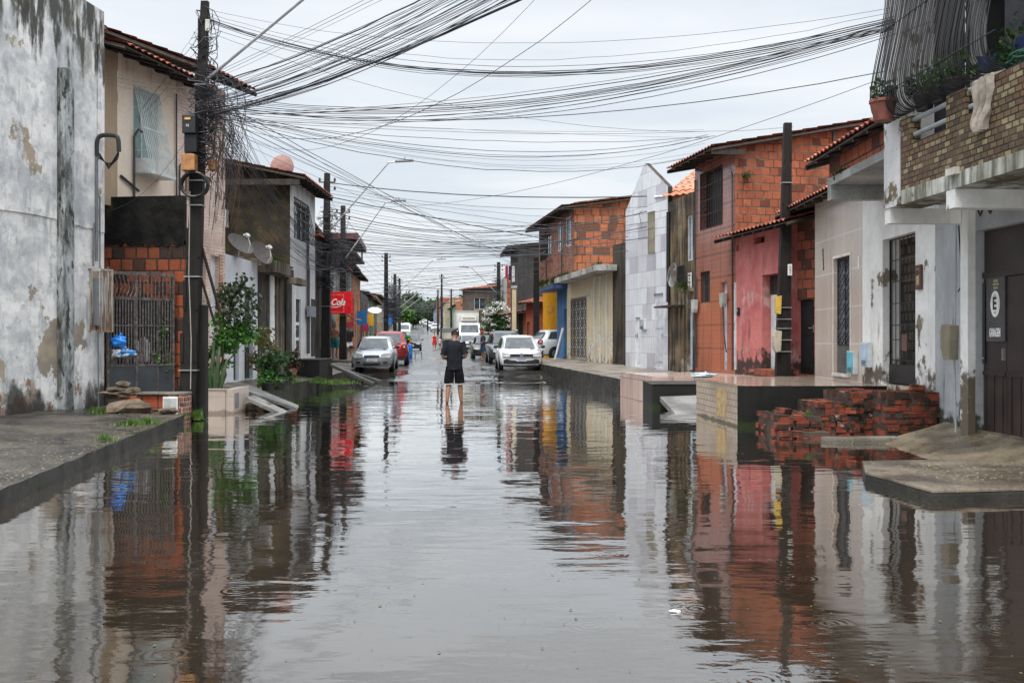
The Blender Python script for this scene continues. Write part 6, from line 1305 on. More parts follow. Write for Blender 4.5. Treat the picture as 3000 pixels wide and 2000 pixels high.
bs = thing('brick_steps', 'crumbling red hollow-brick steps leading up from the water to the white house', 'steps', (0, 0, 0)); rr = random.Random(15)
for nm_, q in (('side_block', (5.45, 6.25, 14.55, 15.15, -.3, .70)), ('upper_step', (5.15, 6.2, 15.17, 16.6, -.3, .66)), ('third_step', (4.72, 5.13, 15.25, 16.6, -.3, .50)), ('second_step', (4.02, 5.3, 15.10, 15.24, -.3, .33)), ('second_step_back', (4.02, 4.7, 15.26, 16.4, -.3, .31)), ('lowest_step', (3.92, 4.75, 14.72, 15.08, -.3, .12))):
    m = MB(); bricks_mb(m, *q, rr, miss=.16); o = m.build(nm_, rbm, bs); bx('mortar_core', q[0] + .03, q[1] - .03, q[2] + .03, q[3] - .03, -.3, q[5] - .03, mort_, o)
for i, (x, y, z, lab) in enumerate(((4.02, 14.9, .17, 'loose hollow brick on the lowest brick step'), (4.2, 15.4, .36, 'loose brick at the back of the second brick step'), (6.0, 14.75, .75, 'dark broken brick on top of the side block'), (5.2, 15.1, .38, 'tilted brick where the middle steps meet'))):
    o = MB().box(-.1, .1, -.09, .09, -.045, .045).build('brick', rbm, bevel=.006); o.location = (x, y, z); o.rotation_euler = (.1, .05, i * .7); tag(o, lab, 'brick')
m = MB(); m.prism([(4.40, 14.2, .075), (4.62, 14.0, .075), (5.5, 14.05, .075), (5.55, 14.4, .075), (4.5, 14.45, .06)], (0, 0, -.12)); tag(m.build('stone_slab', concrete('pale_wet_slab', (.24, .22, .18), (.12, .105, .085), (.1, .1, .07), .3), bevel=.03), 'pale flat slab lying in front of the lowest brick step', 'slab')
# brick box with meter doors at the end of the left pavement
bk = thing('brick_box', 'low hollow-brick box with a white double hatch beside the near pole', 'box', (-6.95, 17.62, 0))
bx('brick_front', .0, .88, 0, .35, .22, .47, brick('grooved_orange_block', .28, .25, .02, (.50, .12, .05), (.42, .09, .04), (.2, .06, .04), (.05, .04, .035), 9, .3, .95), bk); bx('dark_base', 0, .88, .01, .36, -.2, .217, blackw, bk)
bx('end_block', .885, 1.16, -.06, .36, -.2, .49, brick('small_red_block', .1, .09, .012, (.36, .10, .06), (.25, .07, .045), (.08, .05, .04), (.16, .14, .12), 0, .5, .8), bk); bx('top_plank', .3, 1.17, -.07, .38, .495, .53, concrete('pale_wet_slab', (.24, .22, .18), (.12, .105, .085), (.1, .1, .07), .3), bk, .008)
hd = bx('hatch_frame', .80, 1.06, -.09, -.063, -.02, .46, wsign, bk, .006); bx('hatch_door', .82, .925, -.10, -.091, .02, .43, plain('hatch_grey_green', (.42, .44, .42), .5), hd); bx('hatch_door', .935, 1.04, -.10, -.091, .02, .43, plain('hatch_grey_green', (.42, .44, .42), .5), hd)
# stones on the pavement
stm = concrete('brown_stone', (.22, .17, .12), (.09, .07, .05), (.08, .05, .03), .5, (.7, .9), 3)
for i, (u, v, z, r, lab) in enumerate(((362, 1195, .30, (.40, .24, .13), 'large rough brown stone, lowest on the left pavement'), (395, 1222, .24, (.17, .12, .06), 'small stone against the right end of the large brown stone'), (355, 1150, .52, (.30, .2, .05), 'flat stone laid on the large brown one'), (372, 1160, .46, (.24, .2, .04), 'thin grey slab wedged in the stone stack'), (345, 1138, .60, (.2, .16, .035), 'slim flat stone high in the stack'), (362, 1125, .66, (.12, .1, .05), 'topmost small stone of the stack'), (390, 1145, .50, (.13, .1, .07), 'rounded stone right of the stack top'), (330, 1160, .48, (.12, .1, .05), 'small stone at the left of the stack'))):
    p = WZ(u, v, z) if i < 2 else W(u, v, 17.75); m = MB(); blob(m, (0, 0, 0), r, rnd, rough=.35); o = m.build('stone', stm); o.location = (p.x, max(p.y, 17.2) if i < 2 else p.y, z if i < 2 else CH - (v - V0) * 17.75 / F); tag(o, lab, 'stone')
for i, (u, v, lab) in enumerate(((740, 1190, 'dark square stone at the waterline below the ramp'), (775, 1192, 'smaller dark stone right of the square one'), (722, 1160, 'stone tucked under the ramp slab'))):
    p = WZ(u, v, .08); m = MB(); blob(m, (0, 0, 0), (.17, .15, .11), rnd, rough=.2); o = m.build('stone', stm); o.location = (p.x, p.y, .08); tag(o, lab, 'stone')
bag('crumpled pale blue plastic bag on the pink terrace', (4.35, 22.6, .66), (.26, .14, .05), (.45, .55, .62), 17)
# street clutter beyond the water
br = thing('water_drum', 'bright blue plastic drum standing beside the red car', 'drum', (-6.0 + .15, 57, .36)); MB().lathe([(.13, 0), (.15, .03), (.15, .28), (.165, .32), (.15, .36), (.15, .62), (.165, .66), (.15, .7), (.14, .85), (.08, .88)], 16).build('body', plain('drum_blue', (.01, .14, .55), .35), br, smooth=True, angle=40); MB().lathe([(.045, .88), (.045, .93)], 10).build('cap', wsign, br)
stl = thing('stool', 'small dark stool in the road by the blue drum', 'stool', (-5.45, 58, .36)); bx('seat', -.2, .2, -.2, .2, .36, .40, plain('stool_grey', (.12, .12, .12), .5), stl)
for sx in (-1, 1):
    for sy in (-1, 1): MB().tube([(sx * .17, sy * .17, .36), (sx * .2, sy * .2, 0)], .015, 5).build('leg', GALV(), stl)
potplant('potted_plant', 'bright green potted tree behind the red car', (-6.55, 60.5, .36), .2, .9, darkpot, 500, (.45, .4, .32), leafmat('bright_green_leaves', (.06, .17, .02), (.12, .26, .03)), .14, 51, up=.2)
for i, (u, v, c, lab) in enumerate(((1173, 1104, (.6, .15, .15), 'red and white litter on the wet road before the silver car'), (1545, 1099, (.6, .6, .6), 'white scrap floating before the white hatchback'), (1978, 1788, (.7, .7, .68), 'tiny white scrap floating on the near water'))):
    p = WZ(u, v, .03 if i < 2 else .006); m = MB(); blob(m, (0, 0, 0), (.13, .07, .015) if i < 2 else (.03, .018, .006), rnd, rough=.4); o = m.build('litter', plain('litter_%d' % i, c, .5)); o.location = (p.x, p.y, (zroad(p.y) + .05) if i < 2 else .006); tag(o, lab, 'litter')
# ------------------------------------------------------------------ flowering bush, trees, wood
fb_ = thing('flowering_bush', 'tall bush covered in white blossom in front of the orange and white house', 'bush', (-1.05, 69, .35)); rr = random.Random(12)
m = leaves((0, 0, 2.2), (1.05, .9, 1.45), 2600, .16, rr, clumps=30, hollow=.2); m.build('foliage', leafmat('bush_leaves', (.02, .06, .012), (.05, .11, .02)), fb_)
m = MB(); hd_ = []
for i in range(40):
    a, b_ = rr.uniform(3.0, 6.4), rr.uniform(-.5, 1.35); hd_.append((1.05 * math.cos(a) * math.cos(b_), -abs(.9 * math.cos(b_)) * abs(math.sin(a)) - .1, 2.25 + 1.5 * math.sin(b_)))
for h_ in hd_:
    for k in range(34):
        p = Vector(h_) + Vector((rr.gauss(0, .11), rr.gauss(0, .08), rr.gauss(0, .07))); s_ = .045; q = Vector((rr.uniform(-1, 1), rr.uniform(-1, 1), rr.uniform(-1, 1))).normalized(); w = q.cross(Vector((0, 0, 1))).normalized()
        m.add([p - q * s_, p + w * s_, p + q * s_, p - w * s_], [(0, 1, 2, 3)])
m.build('blossom', plain('white_petals', (.72, .72, .68), .8), fb_); m = MB()
for i in range(6): limb(m, (rr.uniform(-.2, .2), 0, 0), (rr.uniform(-.7, .7), rr.uniform(-.5, .5), rr.uniform(1.5, 3)), .05, .02, rr)
m.build('trunk', plain('grey_bark', (.12, .10, .08), .9), fb_)
lb = thing('low_bush', 'low yellow-green bush beneath the white blossom', 'bush', (-1.9, 67.5, .35)); leaves((0, 0, .7), (.9, .5, .4), 700, .14, rr, clumps=14, hollow=.1).build('foliage', leafmat('yellow_green_leaves', (.16, .2, .03), (.08, .14, .02), (.3, .22, .03)), lb)
def tree(label, X, Y, zb, h, rx, rz, n, size, lf, seed, name='tree', trunk=.2, nar=.5, clumps=16):
    t = thing(name, label, 'tree', (X, Y, zb)); r = random.Random(seed); tm = MB(); limb(tm, (0, 0, -.5), (r.uniform(-.3, .3), 0, h - rz), trunk, trunk * .5, r, 5, .03, 7)
    for i in range(6): a = r.uniform(0, 6.28); limb(tm, (0, 0, (h - rz) * r.uniform(.55, 1)), (rx * .6 * math.cos(a), rx * .6 * math.sin(a), h - rz + rz * r.uniform(-.2, .7)), trunk * .45, trunk * .1, r, 4, .06, 5)
    tm.build('trunk', plain('grey_bark', (.12, .10, .08), .9), t); leaves((0, 0, h - rz), (rx, rx * .8, rz), n, size, r, clumps=clumps, hollow=.25, nar=nar).build('crown', lf, t); return t
dark_l = leafmat('tree_dark_leaves', (.02, .05, .015), (.045, .085, .025)); lime = leafmat('tree_lime_leaves', (.07, .17, .02), (.12, .25, .03)); mid_l = leafmat('tree_mid_leaves', (.035, .08, .02), (.07, .13, .03))
tree('bright lime-green street tree far down the left side', W(1182, 925, 215).x, 215, zroad(215), 5.6, 2.0, 1.9, 1300, .5, lime, 1)
tree('dark street tree right of the lime-green one', W(1208, 915, 235).x, 235, zroad(235), 6.8, 2.6, 2.8, 1500, .55, dark_l, 2)
tree('green round tree in the far middle of the street', W(1240, 925, 300).x, 300, zroad(300), 6.2, 1.9, 2.2, 1100, .5, mid_l, 3)
tree('darker tree beside the far round tree', W(1254, 922, 310).x, 310, zroad(310), 6.5, 1.7, 2.2, 900, .5, dark_l, 4)
tree('tall pointed dark tree against the sky at the end of the street', W(1207, 880, 430).x, 430, 7, 14.5, 4.2, 6.5, 2400, .9, dark_l, 5, clumps=22, trunk=.4)
tree('green garden tree behind the far grey roofs', W(1385, 880, 125).x + .5, 125, 1.0, 5.2, 1.6, 1.3, 700, .35, mid_l, 6)
for i, (u, Y, h, rx) in enumerate(((1165, 330, 5, 4), (1235, 420, 9, 6), (1262, 440, 11, 7), (1290, 460, 13, 8), (1320, 470, 12, 7), (1350, 480, 13, 8), (1148, 360, 5, 4), (1245, 400, 7, 5), (1380, 500, 14, 8))):
    p = W(u, 900, Y); tree(['broad dark tree at the left foot of the wooded hill', 'first tree on the skyline right of the pointed tree', 'second skyline tree of the wooded hill', 'third and broad skyline tree of the wooded hill', 'skyline tree above the small orange rooftop', 'skyline tree behind the tall thin pole', 'lowest tree behind the left row end', 'dark tree below the wooded skyline', 'rightmost skyline tree over the dark brown house'][i], p.x, Y, 7.4, h, rx, h * .45, 1300, 1.15, (mid_l if i % 2 else dark_l), 30 + i, trunk=.35, clumps=18)
wr = random.Random(99); m = MB()
for i in range(420):
    X = wr.uniform(-360, 220); Y = wr.uniform(470, 720); b_ = (Y - 430) / 420; z = 7 + 13 * math.exp(-((X + 60) / 130) ** 2) * math.sin(math.pi * min(1, b_ * .9 + .05)) + 12 * max(0, mnoise.noise(Vector((X * .012, Y * .01, 3)))) * b_
    leaves((X, Y, z + 2.5), (wr.uniform(4, 8), 5, wr.uniform(3, 5.5)), 70, 2.2, wr, m, clumps=6, hollow=.1, nar=.6)
tag(m.build('forest', mid_l), 'wooded hillside closing the far end of the street', 'forest', kind='stuff')
# grit, leaves and silt on the near pavements
m = MB(); r = random.Random(8)
for i in range(2600):
    if i % 4: q = r.random(); Y = 5 + 13 * r.random(); xk = -3.75 - (Y - 4) * .148; X = xk - r.random() ** 1.4 * (1.5 + .12 * Y) - .05; z = .165 + .03 * min(1, (xk - X) / 3)
    else: X = r.uniform(4, 7); Y = r.uniform(9.3, 10.8); z = .138
    s_ = r.uniform(.006, .02); a = r.uniform(0, 3.14); c, s = math.cos(a) * s_, math.sin(a) * s_ * .6
    m.add([(X - c, Y - s, z), (X + s, Y - c, z + .004), (X + c, Y + s, z + .008), (X - s, Y + c, z + .006)], [(0, 1, 2, 3)])
tag(m.build('gravel_and_leaves', plain('dead_leaf_grit', (.20, .15, .08), .8, 0, .6, 40)), 'grit and dead leaves scattered on the near pavements', 'debris', kind='stuff')
# ------------------------------------------------------------------ vehicles (front faces local -y)
tyre = plain('tyre_rubber', (.016, .016, .017), .75); rimm = plain('alloy_rim', (.32, .33, .34), .35, .7); trimb = plain('black_car_trim', (.018, .018, .02), .45); autog = glass_dark('car_glass', (.05, .06, .065)); lampg = plain('headlight_glass', (.60, .62, .62), .12, .2); redl = plain('tail_lamp_red', (.35, .012, .012), .2); chrome = plain('chrome_trim', (.65, .66, .67), .18, .9)
def ip(tab, q):
    for (a, va), (b, vb) in zip(tab, tab[1:]):
        if q <= b: t = (q - a) / (b - a) if b > a else 0; t = max(0, t); t = t * t * (3 - 2 * t) * .35 + t * .65; return tuple(x + (y - x) * t for x, y in zip(va, vb))
    return tab[-1][1]
def make_car(label, group, loc, rz, L, Wd, H, body, kind='hatch', front=None, belt=.92, hood=.88, gc=.20, nose=.60, ws=(.24, .40), rs=(.86, .97), tail=.80, wheelr=.30, cat='car', rack=False, rear_wiper=False, detail=True):
    t = thing('parked_car', label, cat, loc, rz, group); w = Wd / 2; hy = L / 2
    # stations: fraction of length -> (half width, bottom z, top z)
    tab = [(0, (w * .70, gc + .14, nose)), (.015, (w * .84, gc + .06, nose + .05)), (.05, (w * .955, gc, nose + .12)), (.12, (w * .99, gc, hood - .05)), (.24, (w, gc, hood)), (ws[0] + .04, (w, gc, belt)), (.5, (w, gc, belt + .01)), (.80, (w * .995, gc, belt + .04)), (.93, (w * .97, gc, tail + .1)), (.98, (w * .88, gc + .06, tail)), (1, (w * .74, gc + .16, tail - .12))]
    N_ = 34; qs = [0, .006, .015, .03, .05, .08] + [.08 + .84 * i / 22 for i in range(1, 23)] + [.95, .97, .985, .993, 1]
    K = [(0, 0), (.72, 0), (.93, .10), (.985, .30), (1.0, .55), (.985, .78), (.93, .92), (.80, 1.0), (.40, 1.02), (0, 1.025)]
    vs = []; fs = []; M = 2 * len(K) - 2
    for q in qs:
        hw, zb, zt = ip(tab, q); y = -hy + L * q; ring = [(hw * a, y, zb + (zt - zb) * b) for a, b in K]; ring += [(-x, y_, z) for x, y_, z in reversed(ring[1:-1])]; vs += ring
    n = len(qs)
    for i in range(n - 1):
        for j in range(M): fs.append((i * M + j, i * M + (j + 1) % M, (i + 1) * M + (j + 1) % M, (i + 1) * M + j))
    fs.append(tuple(range(M))); fs.append(tuple((n - 1) * M + j for j in range(M))[::-1])
    MB().add(vs, fs).build('body', body, t, smooth=True, angle=42, recalc=True)
    # cabin
    wb = w * .90; wr = w * .70; yb0, yt0, yt1, yb1 = [-hy + L * q for q in (ws[0], ws[1], rs[0], rs[1])]
    zb, zr = belt - .03, H - .045; ring = []
    lv = [(0, 0), (.5, .5), (.88, .88), (.97, .97), (1.0, 1.0)]
    def cab(s, corner):      # corner: 0..3 (front-left, front-right, rear-right, rear-left)
        x = (wb + (wr - wb) * s) * (-1 if corner in (0, 3) else 1); y = (yb0 + (yt0 - yb0) * s) if corner < 2 else (yb1 + (yt1 - yb1) * s); return (x, y, zb + (zr - zb) * s)
    def cr(s, shrink=0.0, dz=0.0):
        P = []
        for c in range(4):
            a = Vector(cab(s, c)); b = Vector(cab(s, (c + 1) % 4))
            for k in range(5):
                q = k / 5; p = a.lerp(b, .08 + .84 * q if 0 < q < 1 else (.08 if q == 0 else .92)); bulge = .05 * (1 - (2 * q - 1) ** 2)
                if c == 0: p.y -= bulge * 1.3
                elif c == 2: p.y += bulge
                p.x *= (1 - shrink); p.y = (yt0 + yt1) / 2 + (p.y - (yt0 + yt1) / 2) * (1 - shrink * .7); p.z += dz; P.append(tuple(p))
        return P
    m = MB(); rings = [cr(0), cr(.5), cr(.9), cr(1.0, .03, .0), cr(1.0, .14, .028), cr(1.0, .45, .045)]
    for r_ in rings: m.v += r_
    q = 20
    for i in range(len(rings) - 1):
        for j in range(q): m.f.append((i * q + j, i * q + (j + 1) % q, (i + 1) * q + (j + 1) % q, (i + 1) * q + j))
    m.f.append(tuple((len(rings) - 1) * q + j for j in range(q))); m.build('cabin', body, t, smooth=True, angle=50, recalc=True)
    def glass(nm, c, s0, s1, a0, a1, out):
        m = MB(); nn = 6
        for s in (s0, s1):
            A = Vector(cab(s, c)); B = Vector(cab(s, (c + 1) % 4))
            for k in range(nn + 1):
                qq = a0 + (a1 - a0) * k / nn; p = A.lerp(B, qq); bl = .05 * (1 - (2 * qq - 1) ** 2); 
                if c == 0: p.y -= bl * 1.3 + out
                elif c == 2: p.y += bl + out
                elif c == 1: p.x += out
                else: p.x -= out
                m.v.append(tuple(p))
        m.f = [(k, k + 1, nn + 2 + k, nn + 1 + k) for k in range(nn)]; return m.build(nm, autog, t, smooth=True)
    glass('windscreen', 0, .06, .90, .09, .91, .014); glass('rear_window', 2, .12, .88, .12, .88, .012)
    for c, nm in ((1, 'side_window'), (3, 'side_window')):
        glass(nm, c, .12, .88, .10, .48, .012); glass(nm, c, .12, .86, .52, .86, .012)
    for sx in (-1, 1):
        for q in (.19, .80):
            y = -hy + L * q; MB().lathe([(wheelr * 1.16, -.005), (wheelr * 1.16, .005)], 24, (sx * (w * .995 + .002), y, wheelr * 1.04), 'x').build('wheel_arch', trimb, t)
            wh = MB().lathe([(wheelr * .62, -.10), (wheelr * .93, -.10), (wheelr, -.07), (wheelr, .07), (wheelr * .93, .10), (wheelr * .62, .10)], 24, (sx * (w - .085), y, wheelr), 'x').build('wheel', tyre, t, smooth=True, angle=40)
            rm = MB().lathe([(wheelr * .60, -.005), (wheelr * .60, .005)], 20, (sx * (w + .012), y, wheelr), 'x')
            rm.build('rim', rimm, wh)
        mi = MB(); ym = yb0 + .22; blob(mi, (sx * (w + .10), ym, belt + .07), (.10, .07, .07), random.Random(1), rough=.05); mi.tube([(sx * w * .92, ym, belt + .02), (sx * (w + .05), ym, belt + .05)], .022, 5); mi.build('mirror', trimb if front in ('vw', 'silver') else body, t, smooth=True)
    def yf(x, z):       # y of the nose at x
        s = min(1, abs(x) / w); return -hy + (.0 if s < .7 else (.015 + .19 * ((s - .7) / .3) ** 1.6) * 1.0) * L / 4 + .0
    def panel(nm, prof, mat, out=.012, side=1, par=t, rear=False):
        """prof: [(x, zlo, zhi), ...] on the nose (or tail), following its curve"""
        m = MB(); P = []
        for x, a, b in prof:
            y = yf(x, 0) - out
            if rear: y = -y
            P.append(((x * side, y, a), (x * side, y, b), (x * side, y + (-.05 if rear else .05) * -1 * (1 if not rear else 1), a), (x * side, y + (.05 if not rear else -.05), b)))
        for p in P: m.v += list(p)
        for i in range(len(P) - 1):
            k = i * 4; m.f += [(k, k + 4, k + 5, k + 1), (k + 1, k + 5, k + 7, k + 3), (k, k + 2, k + 6, k + 4)]
        e = (len(P) - 1) * 4; m.f += [(0, 1, 3, 2), (e, e + 2, e + 3, e + 1)]
        return m.build(nm, mat, par, recalc=True)
    def sym(nm, prof, mat, out=.012, rear=False):
        for s_ in (-1, 1): panel(nm, prof, mat, out, s_, rear=rear)
    def plate(z, txt, col=wsign, rear=False, bar=None):
        y = -hy - .03 if not rear else hy + .03; o = bx('number_plate', -.2, .2, y - .008, y + .008, z - .065, z + .065, col, t, .003); fx_ = y - .012 if not rear else y + .012
        if bar: bx('plate_band', -.198, .198, fx_ - .0005, fx_ + .0005, z + .035, z + .063, plain('plate_blue', (.02, .08, .45), .4), o)
        text(txt, .085, plain('plate_ink', (.03, .04, .1), .5), o, (0, fx_ - .001 if not rear else fx_ + .001, z - .012), rot=(R(90), 0, R(180) if rear else 0), sx=.9); return o
    b = gc
    if front == 'vw':
        panel('grille', [(-.46, .60, .70), (0, .595, .705), (.46, .60, .70)], trimb, .016)
        sym('headlight', [(.46, .585, .72), (.62, .59, .745), (.72, .60, .755), (.78, .63, .76)], lampg, .02); sym('lamp_bezel', [(.44, .57, .60), (.76, .60, .63)], trimb, .024)
        panel('lower_intake', [(-.72, .34, .46), (-.58, .30, .50), (-.45, .30, .45), (0, .31, .42), (.45, .30, .45), (.58, .30, .50), (.72, .34, .46)], trimb, .02); panel('bumper_lip', [(-.66, .26, .30), (0, .245, .28), (.66, .26, .30)], body, .03); panel('skid', [(-.7, .18, .245), (0, .18, .235), (.7, .18, .245)], trimb, .01)
        em = MB().lathe([(.075, -hy - .032), (.08, -hy - .02)], 20, (0, 0, .65), 'y').build('emblem_disc', chrome, t); MB().lathe([(.064, -hy - .035), (.066, -hy - .033)], 20, (0, 0, .65), 'y').build('emblem_field', trimb, em)
        for x0_, x1_, z0_, z1_ in ((-.028, -.010, .70, .655), (.028, .010, .70, .655), (-.010, 0, .655, .69), (.010, 0, .655, .69), (-.055, -.022, .68, .60), (-.022, 0, .60, .645), (.055, .022, .68, .60), (.022, 0, .60, .645)): MB().tube([(x0_, -hy - .040, z0_), (x1_, -hy - .040, z1_)], .006, 4).build('emblem_stroke', chrome, em)
        plate(.47, 'SNC2F50', bar=True)
    elif front == 'silver':
        panel('grille', [(-.30, .58, .66), (0, .57, .675), (.30, .58, .66)], trimb, .016); panel('grille_bar', [(-.28, .613, .628), (0, .613, .628), (.28, .613, .628)], chrome, .024)
        em = MB().lathe([(.05, -hy - .034), (.055, -hy - .02)], 18, (0, 0, .62), 'y').build('emblem_disc', chrome, t); MB().lathe([(.038, -hy - .037), (.040, -hy - .035)], 18, (0, 0, .62), 'y').build('emblem_field', trimb, em); bx('emblem_bar', -.05, .05, -hy - .041, -hy - .038, .614, .626, chrome, em)
        sym('headlight', [(.36, .575, .70), (.5, .56, .735), (.66, .57, .75), (.76, .62, .75)], lampg, .02)
        panel('lower_intake', [(-.34, .31, .40), (0, .30, .41), (.34, .31, .40)], trimb, .02); sym('fog_recess', [(.45, .33, .41), (.62, .34, .42)], trimb, .02)
        for z in (.335, .365): panel('intake_slat', [(-.33, z, z + .012), (0, z, z + .012), (.33, z, z + .012)], plain('slat_grey', (.3, .3, .31), .4), .028)
        plate(.475, 'HXA 5J79'); panel('bumper_grey', [(-.74, .20, .27), (0, .19, .26), (.74, .20, .27)], plain('bumper_grey', (.16, .165, .17), .5), .012)
    elif front == 'plain':
        panel('grille', [(-.34, .58, .68), (0, .57, .69), (.34, .58, .68)], trimb, .016); sym('headlight', [(.42, .57, .70), (.6, .57, .73), (.76, .61, .73)], lampg, .02); panel('lower_intake', [(-.5, .30, .42), (0, .29, .42), (.5, .30, .42)], trimb, .02); plate(.47, 'PLM 3C21')
    elif front == 'rear':
        pass
    if front in ('rear', 'rear2'):
        sym('tail_lamp', [(.60, .80, .96), (.72, .78, .98), (.80, .80, .97)], redl, .03, rear=True); panel('rear_bumper', [(-.8, .25, .46), (0, .24, .47), (.8, .25, .46)], trimb, .02, rear=True); plate(.70, 'OSB 4412', rear=True)
        sym('lamp_lens', [(.70, .83, .93), (.77, .84, .92)], lampg, .04, rear=True)
    if rack:
        for sx in (-1, 1): MB().tube([(sx * wr * .92, yt0 + .1, H + .0), (sx * wr * .92, yt0 + .15, H + .05), (sx * wr * .92, yt1 - .15, H + .05), (sx * wr * .92, yt1 - .1, H + .0)], .018, 5).build('roof_rail', chrome, t)
    wp = MB()
    a = Vector(cab(.05, 0)).lerp(Vector(cab(.05, 1)), .2); c = Vector(cab(.12, 0)).lerp(Vector(cab(.12, 1)), .5); wp.tube([a + Vector((0, -.06, 0)), c + Vector((0, -.10, .0))], .009, 4); wp.build('wiper', trimb, t)
    return t
sil = carpaint('silver_paint', (.40, .42, .45), .6); whi = carpaint('white_car_paint', (.72, .73, .74), 0); redp = carpaint('red_car_paint', (.28, .012, .016), .2); dkg = carpaint('dark_grey_paint', (.09, .095, .10), .5); blk = carpaint('black_car_paint', (.015, .016, .02), .2)
def zg(y): return zroad(y) + .03
make_car('silver hatchback facing the camera, parked by the left pavement', None, (-5.5 - .15, 39.4 + 1.9, zg(40)), R(3), 3.83, 1.66, 1.43, sil, front='silver')
make_car('white hatchback facing the camera with a black grille band, parked by the right pavement', None, (.24, 40 + 2.05, zg(41)), R(4), 4.06, 1.75, 1.47, whi, front='vw')
make_car('red hatchback seen from behind, parked beyond the silver car', None, (-5.9, 46 + 2.1, zg(48) + .02), R(180 + 5), 4.2, 1.80, 1.60, redp, front='rear', belt=1.0, hood=.95, tail=1.0, wheelr=.33, gc=.26, rs=(.88, .985))
make_car('dark grey estate with roof rails behind the white hatchback', None, (-.36, 49 + 2.2, zg(51)), R(5), 4.35, 1.84, 1.66, dkg, front='plain', rack=True, belt=1.02, hood=1.0, nose=.7, wheelr=.34, gc=.26)
make_car('black sedan behind the boy in the red cap', None, (-1.62, 58 + 2.1, zg(60)), R(4), 4.1, 1.66, 1.42, blk, front='plain', rs=(.78, .92))
make_car('white hatchback parked askew on the right pavement before the yellow wall', None, (2.75, 50.35, .5), R(118), 3.9, 1.72, 1.48, whi, front='rear', belt=1.0, rs=(.86, .97), tail=.95)
make_car('silver car in front of the white box truck', None, (-3.75, 84.5, zg(84)), R(5), 4.0, 1.7, 1.45, sil, front='plain')
make_car('small dark car at the left kerb beyond the red car', None, (-8.95, 89, zg(89)), R(5), 3.9, 1.7, 1.45, blk, front='plain')
gfar = 'white cars parked in the distance'
FC = [(1275, 194, 'nearest of the distant white cars on the right side of the road'), (1262, 215, 'second distant white car from the nearest one on the right side'), (1250, 238, 'third distant white car up the right side of the road'), (1222, 250, 'distant white car alone in the middle of the road'), (1243, 268, 'highest distant white car on the right side'), (1203, 262, 'small distant red car left of the lone white one'), (1212, 290, 'faintest distant car near the top of the road'), (1190, 205, 'distant white car behind the white van')]
base = None
for i, (u, Y, lab) in enumerate(FC):
    X = W(u, 950, Y).x
    if i == 0: base = make_car(lab, gfar, (X, Y, zg(Y)), R(5), 4.1, 1.75, 1.48, whi, front='plain'); continue
    if i == 5: make_car(lab, None, (X, Y, zg(Y)), R(5), 4.1, 1.75, 1.48, redp, front='plain'); continue
    c = copy_tree(base); c.location = (X, Y, zg(Y)); c['label'] = lab
# box truck
tk = thing('box_truck', 'white box truck facing the camera before the dark brown house', 'truck', (-4.25, 98, zg(98)), R(5)); wt_ = plaster('grubby_white_truck', (.62, .62, .58), (.52, .52, .48), (.3, .28, .24), (.6, .8), rough=.4, bump=.1)
bx('cargo_box', -1.28, 1.28, .6, 6.6, .95, 3.75, wt_, tk, .03); m = MB().box(-1.28, 1.28, .56, .59, 3.66, 3.75).box(-1.28, 1.28, .56, .59, .95, 1.05).box(-1.28, -1.2, .56, .59, 1.06, 3.65).box(1.2, 1.28, .56, .59, 1.06, 3.65); m.build('box_frame', plain('aluminium_edge', (.45, .45, .44), .4, .4), tk)
bx('cooling_unit', -.75, .75, .2, .555, 2.75, 3.25, wt_, tk, .05); bx('unit_grille', -.6, .6, .185, .198, 2.85, 3.05, plain('beige_grille', (.25, .23, .18), .5), tk)
m = MB(); P = [(-2.0, .55), (-2.0, 1.35), (-1.86, 1.5), (-1.45, 2.35), (-1.2, 2.48), (.3, 2.5), (.3, .55)]
m.prism([(-1.0, y, z) for y, z in P], (2.0, 0, 0)); m.build('cab', whi, tk, bevel=.04)
ws_ = MB().add([(-.88, -1.845, 1.56), (.88, -1.845, 1.56), (.80, -1.49, 2.32), (-.80, -1.49, 2.32)], [(0, 1, 2, 3)]); ws_.build('windscreen', autog, tk); bx('grille', -.6, .6, -2.012, -2.001, .95, 1.2, trimb, tk); bx('bumper', -1.0, 1.0, -2.08, -2.003, .45, .75, plain('bumper_grey', (.16, .165, .17), .5), tk, .02)
for sx in (-1, 1): bx('headlight', sx * .92, sx * .66, -2.03, -2.002, .82, 1.0, lampg, tk, .01); bx('mirror', sx * 1.12, sx * 1.27, -1.6, -1.52, 1.5, 2.0, trimb, tk, .02); bx('visor_light', sx * .3, sx * .45, -1.3, -1.2, 2.5, 2.56, lampg, tk)
for sx in (-1, 1):
    for y in (-1.1, 4.4): MB().lathe([(.22, -.13), (.42, -.13), (.45, -.09), (.45, .09), (.42, .13), (.22, .13)], 20, (sx * .86, y, .45), 'x').build('wheel', tyre, tk)
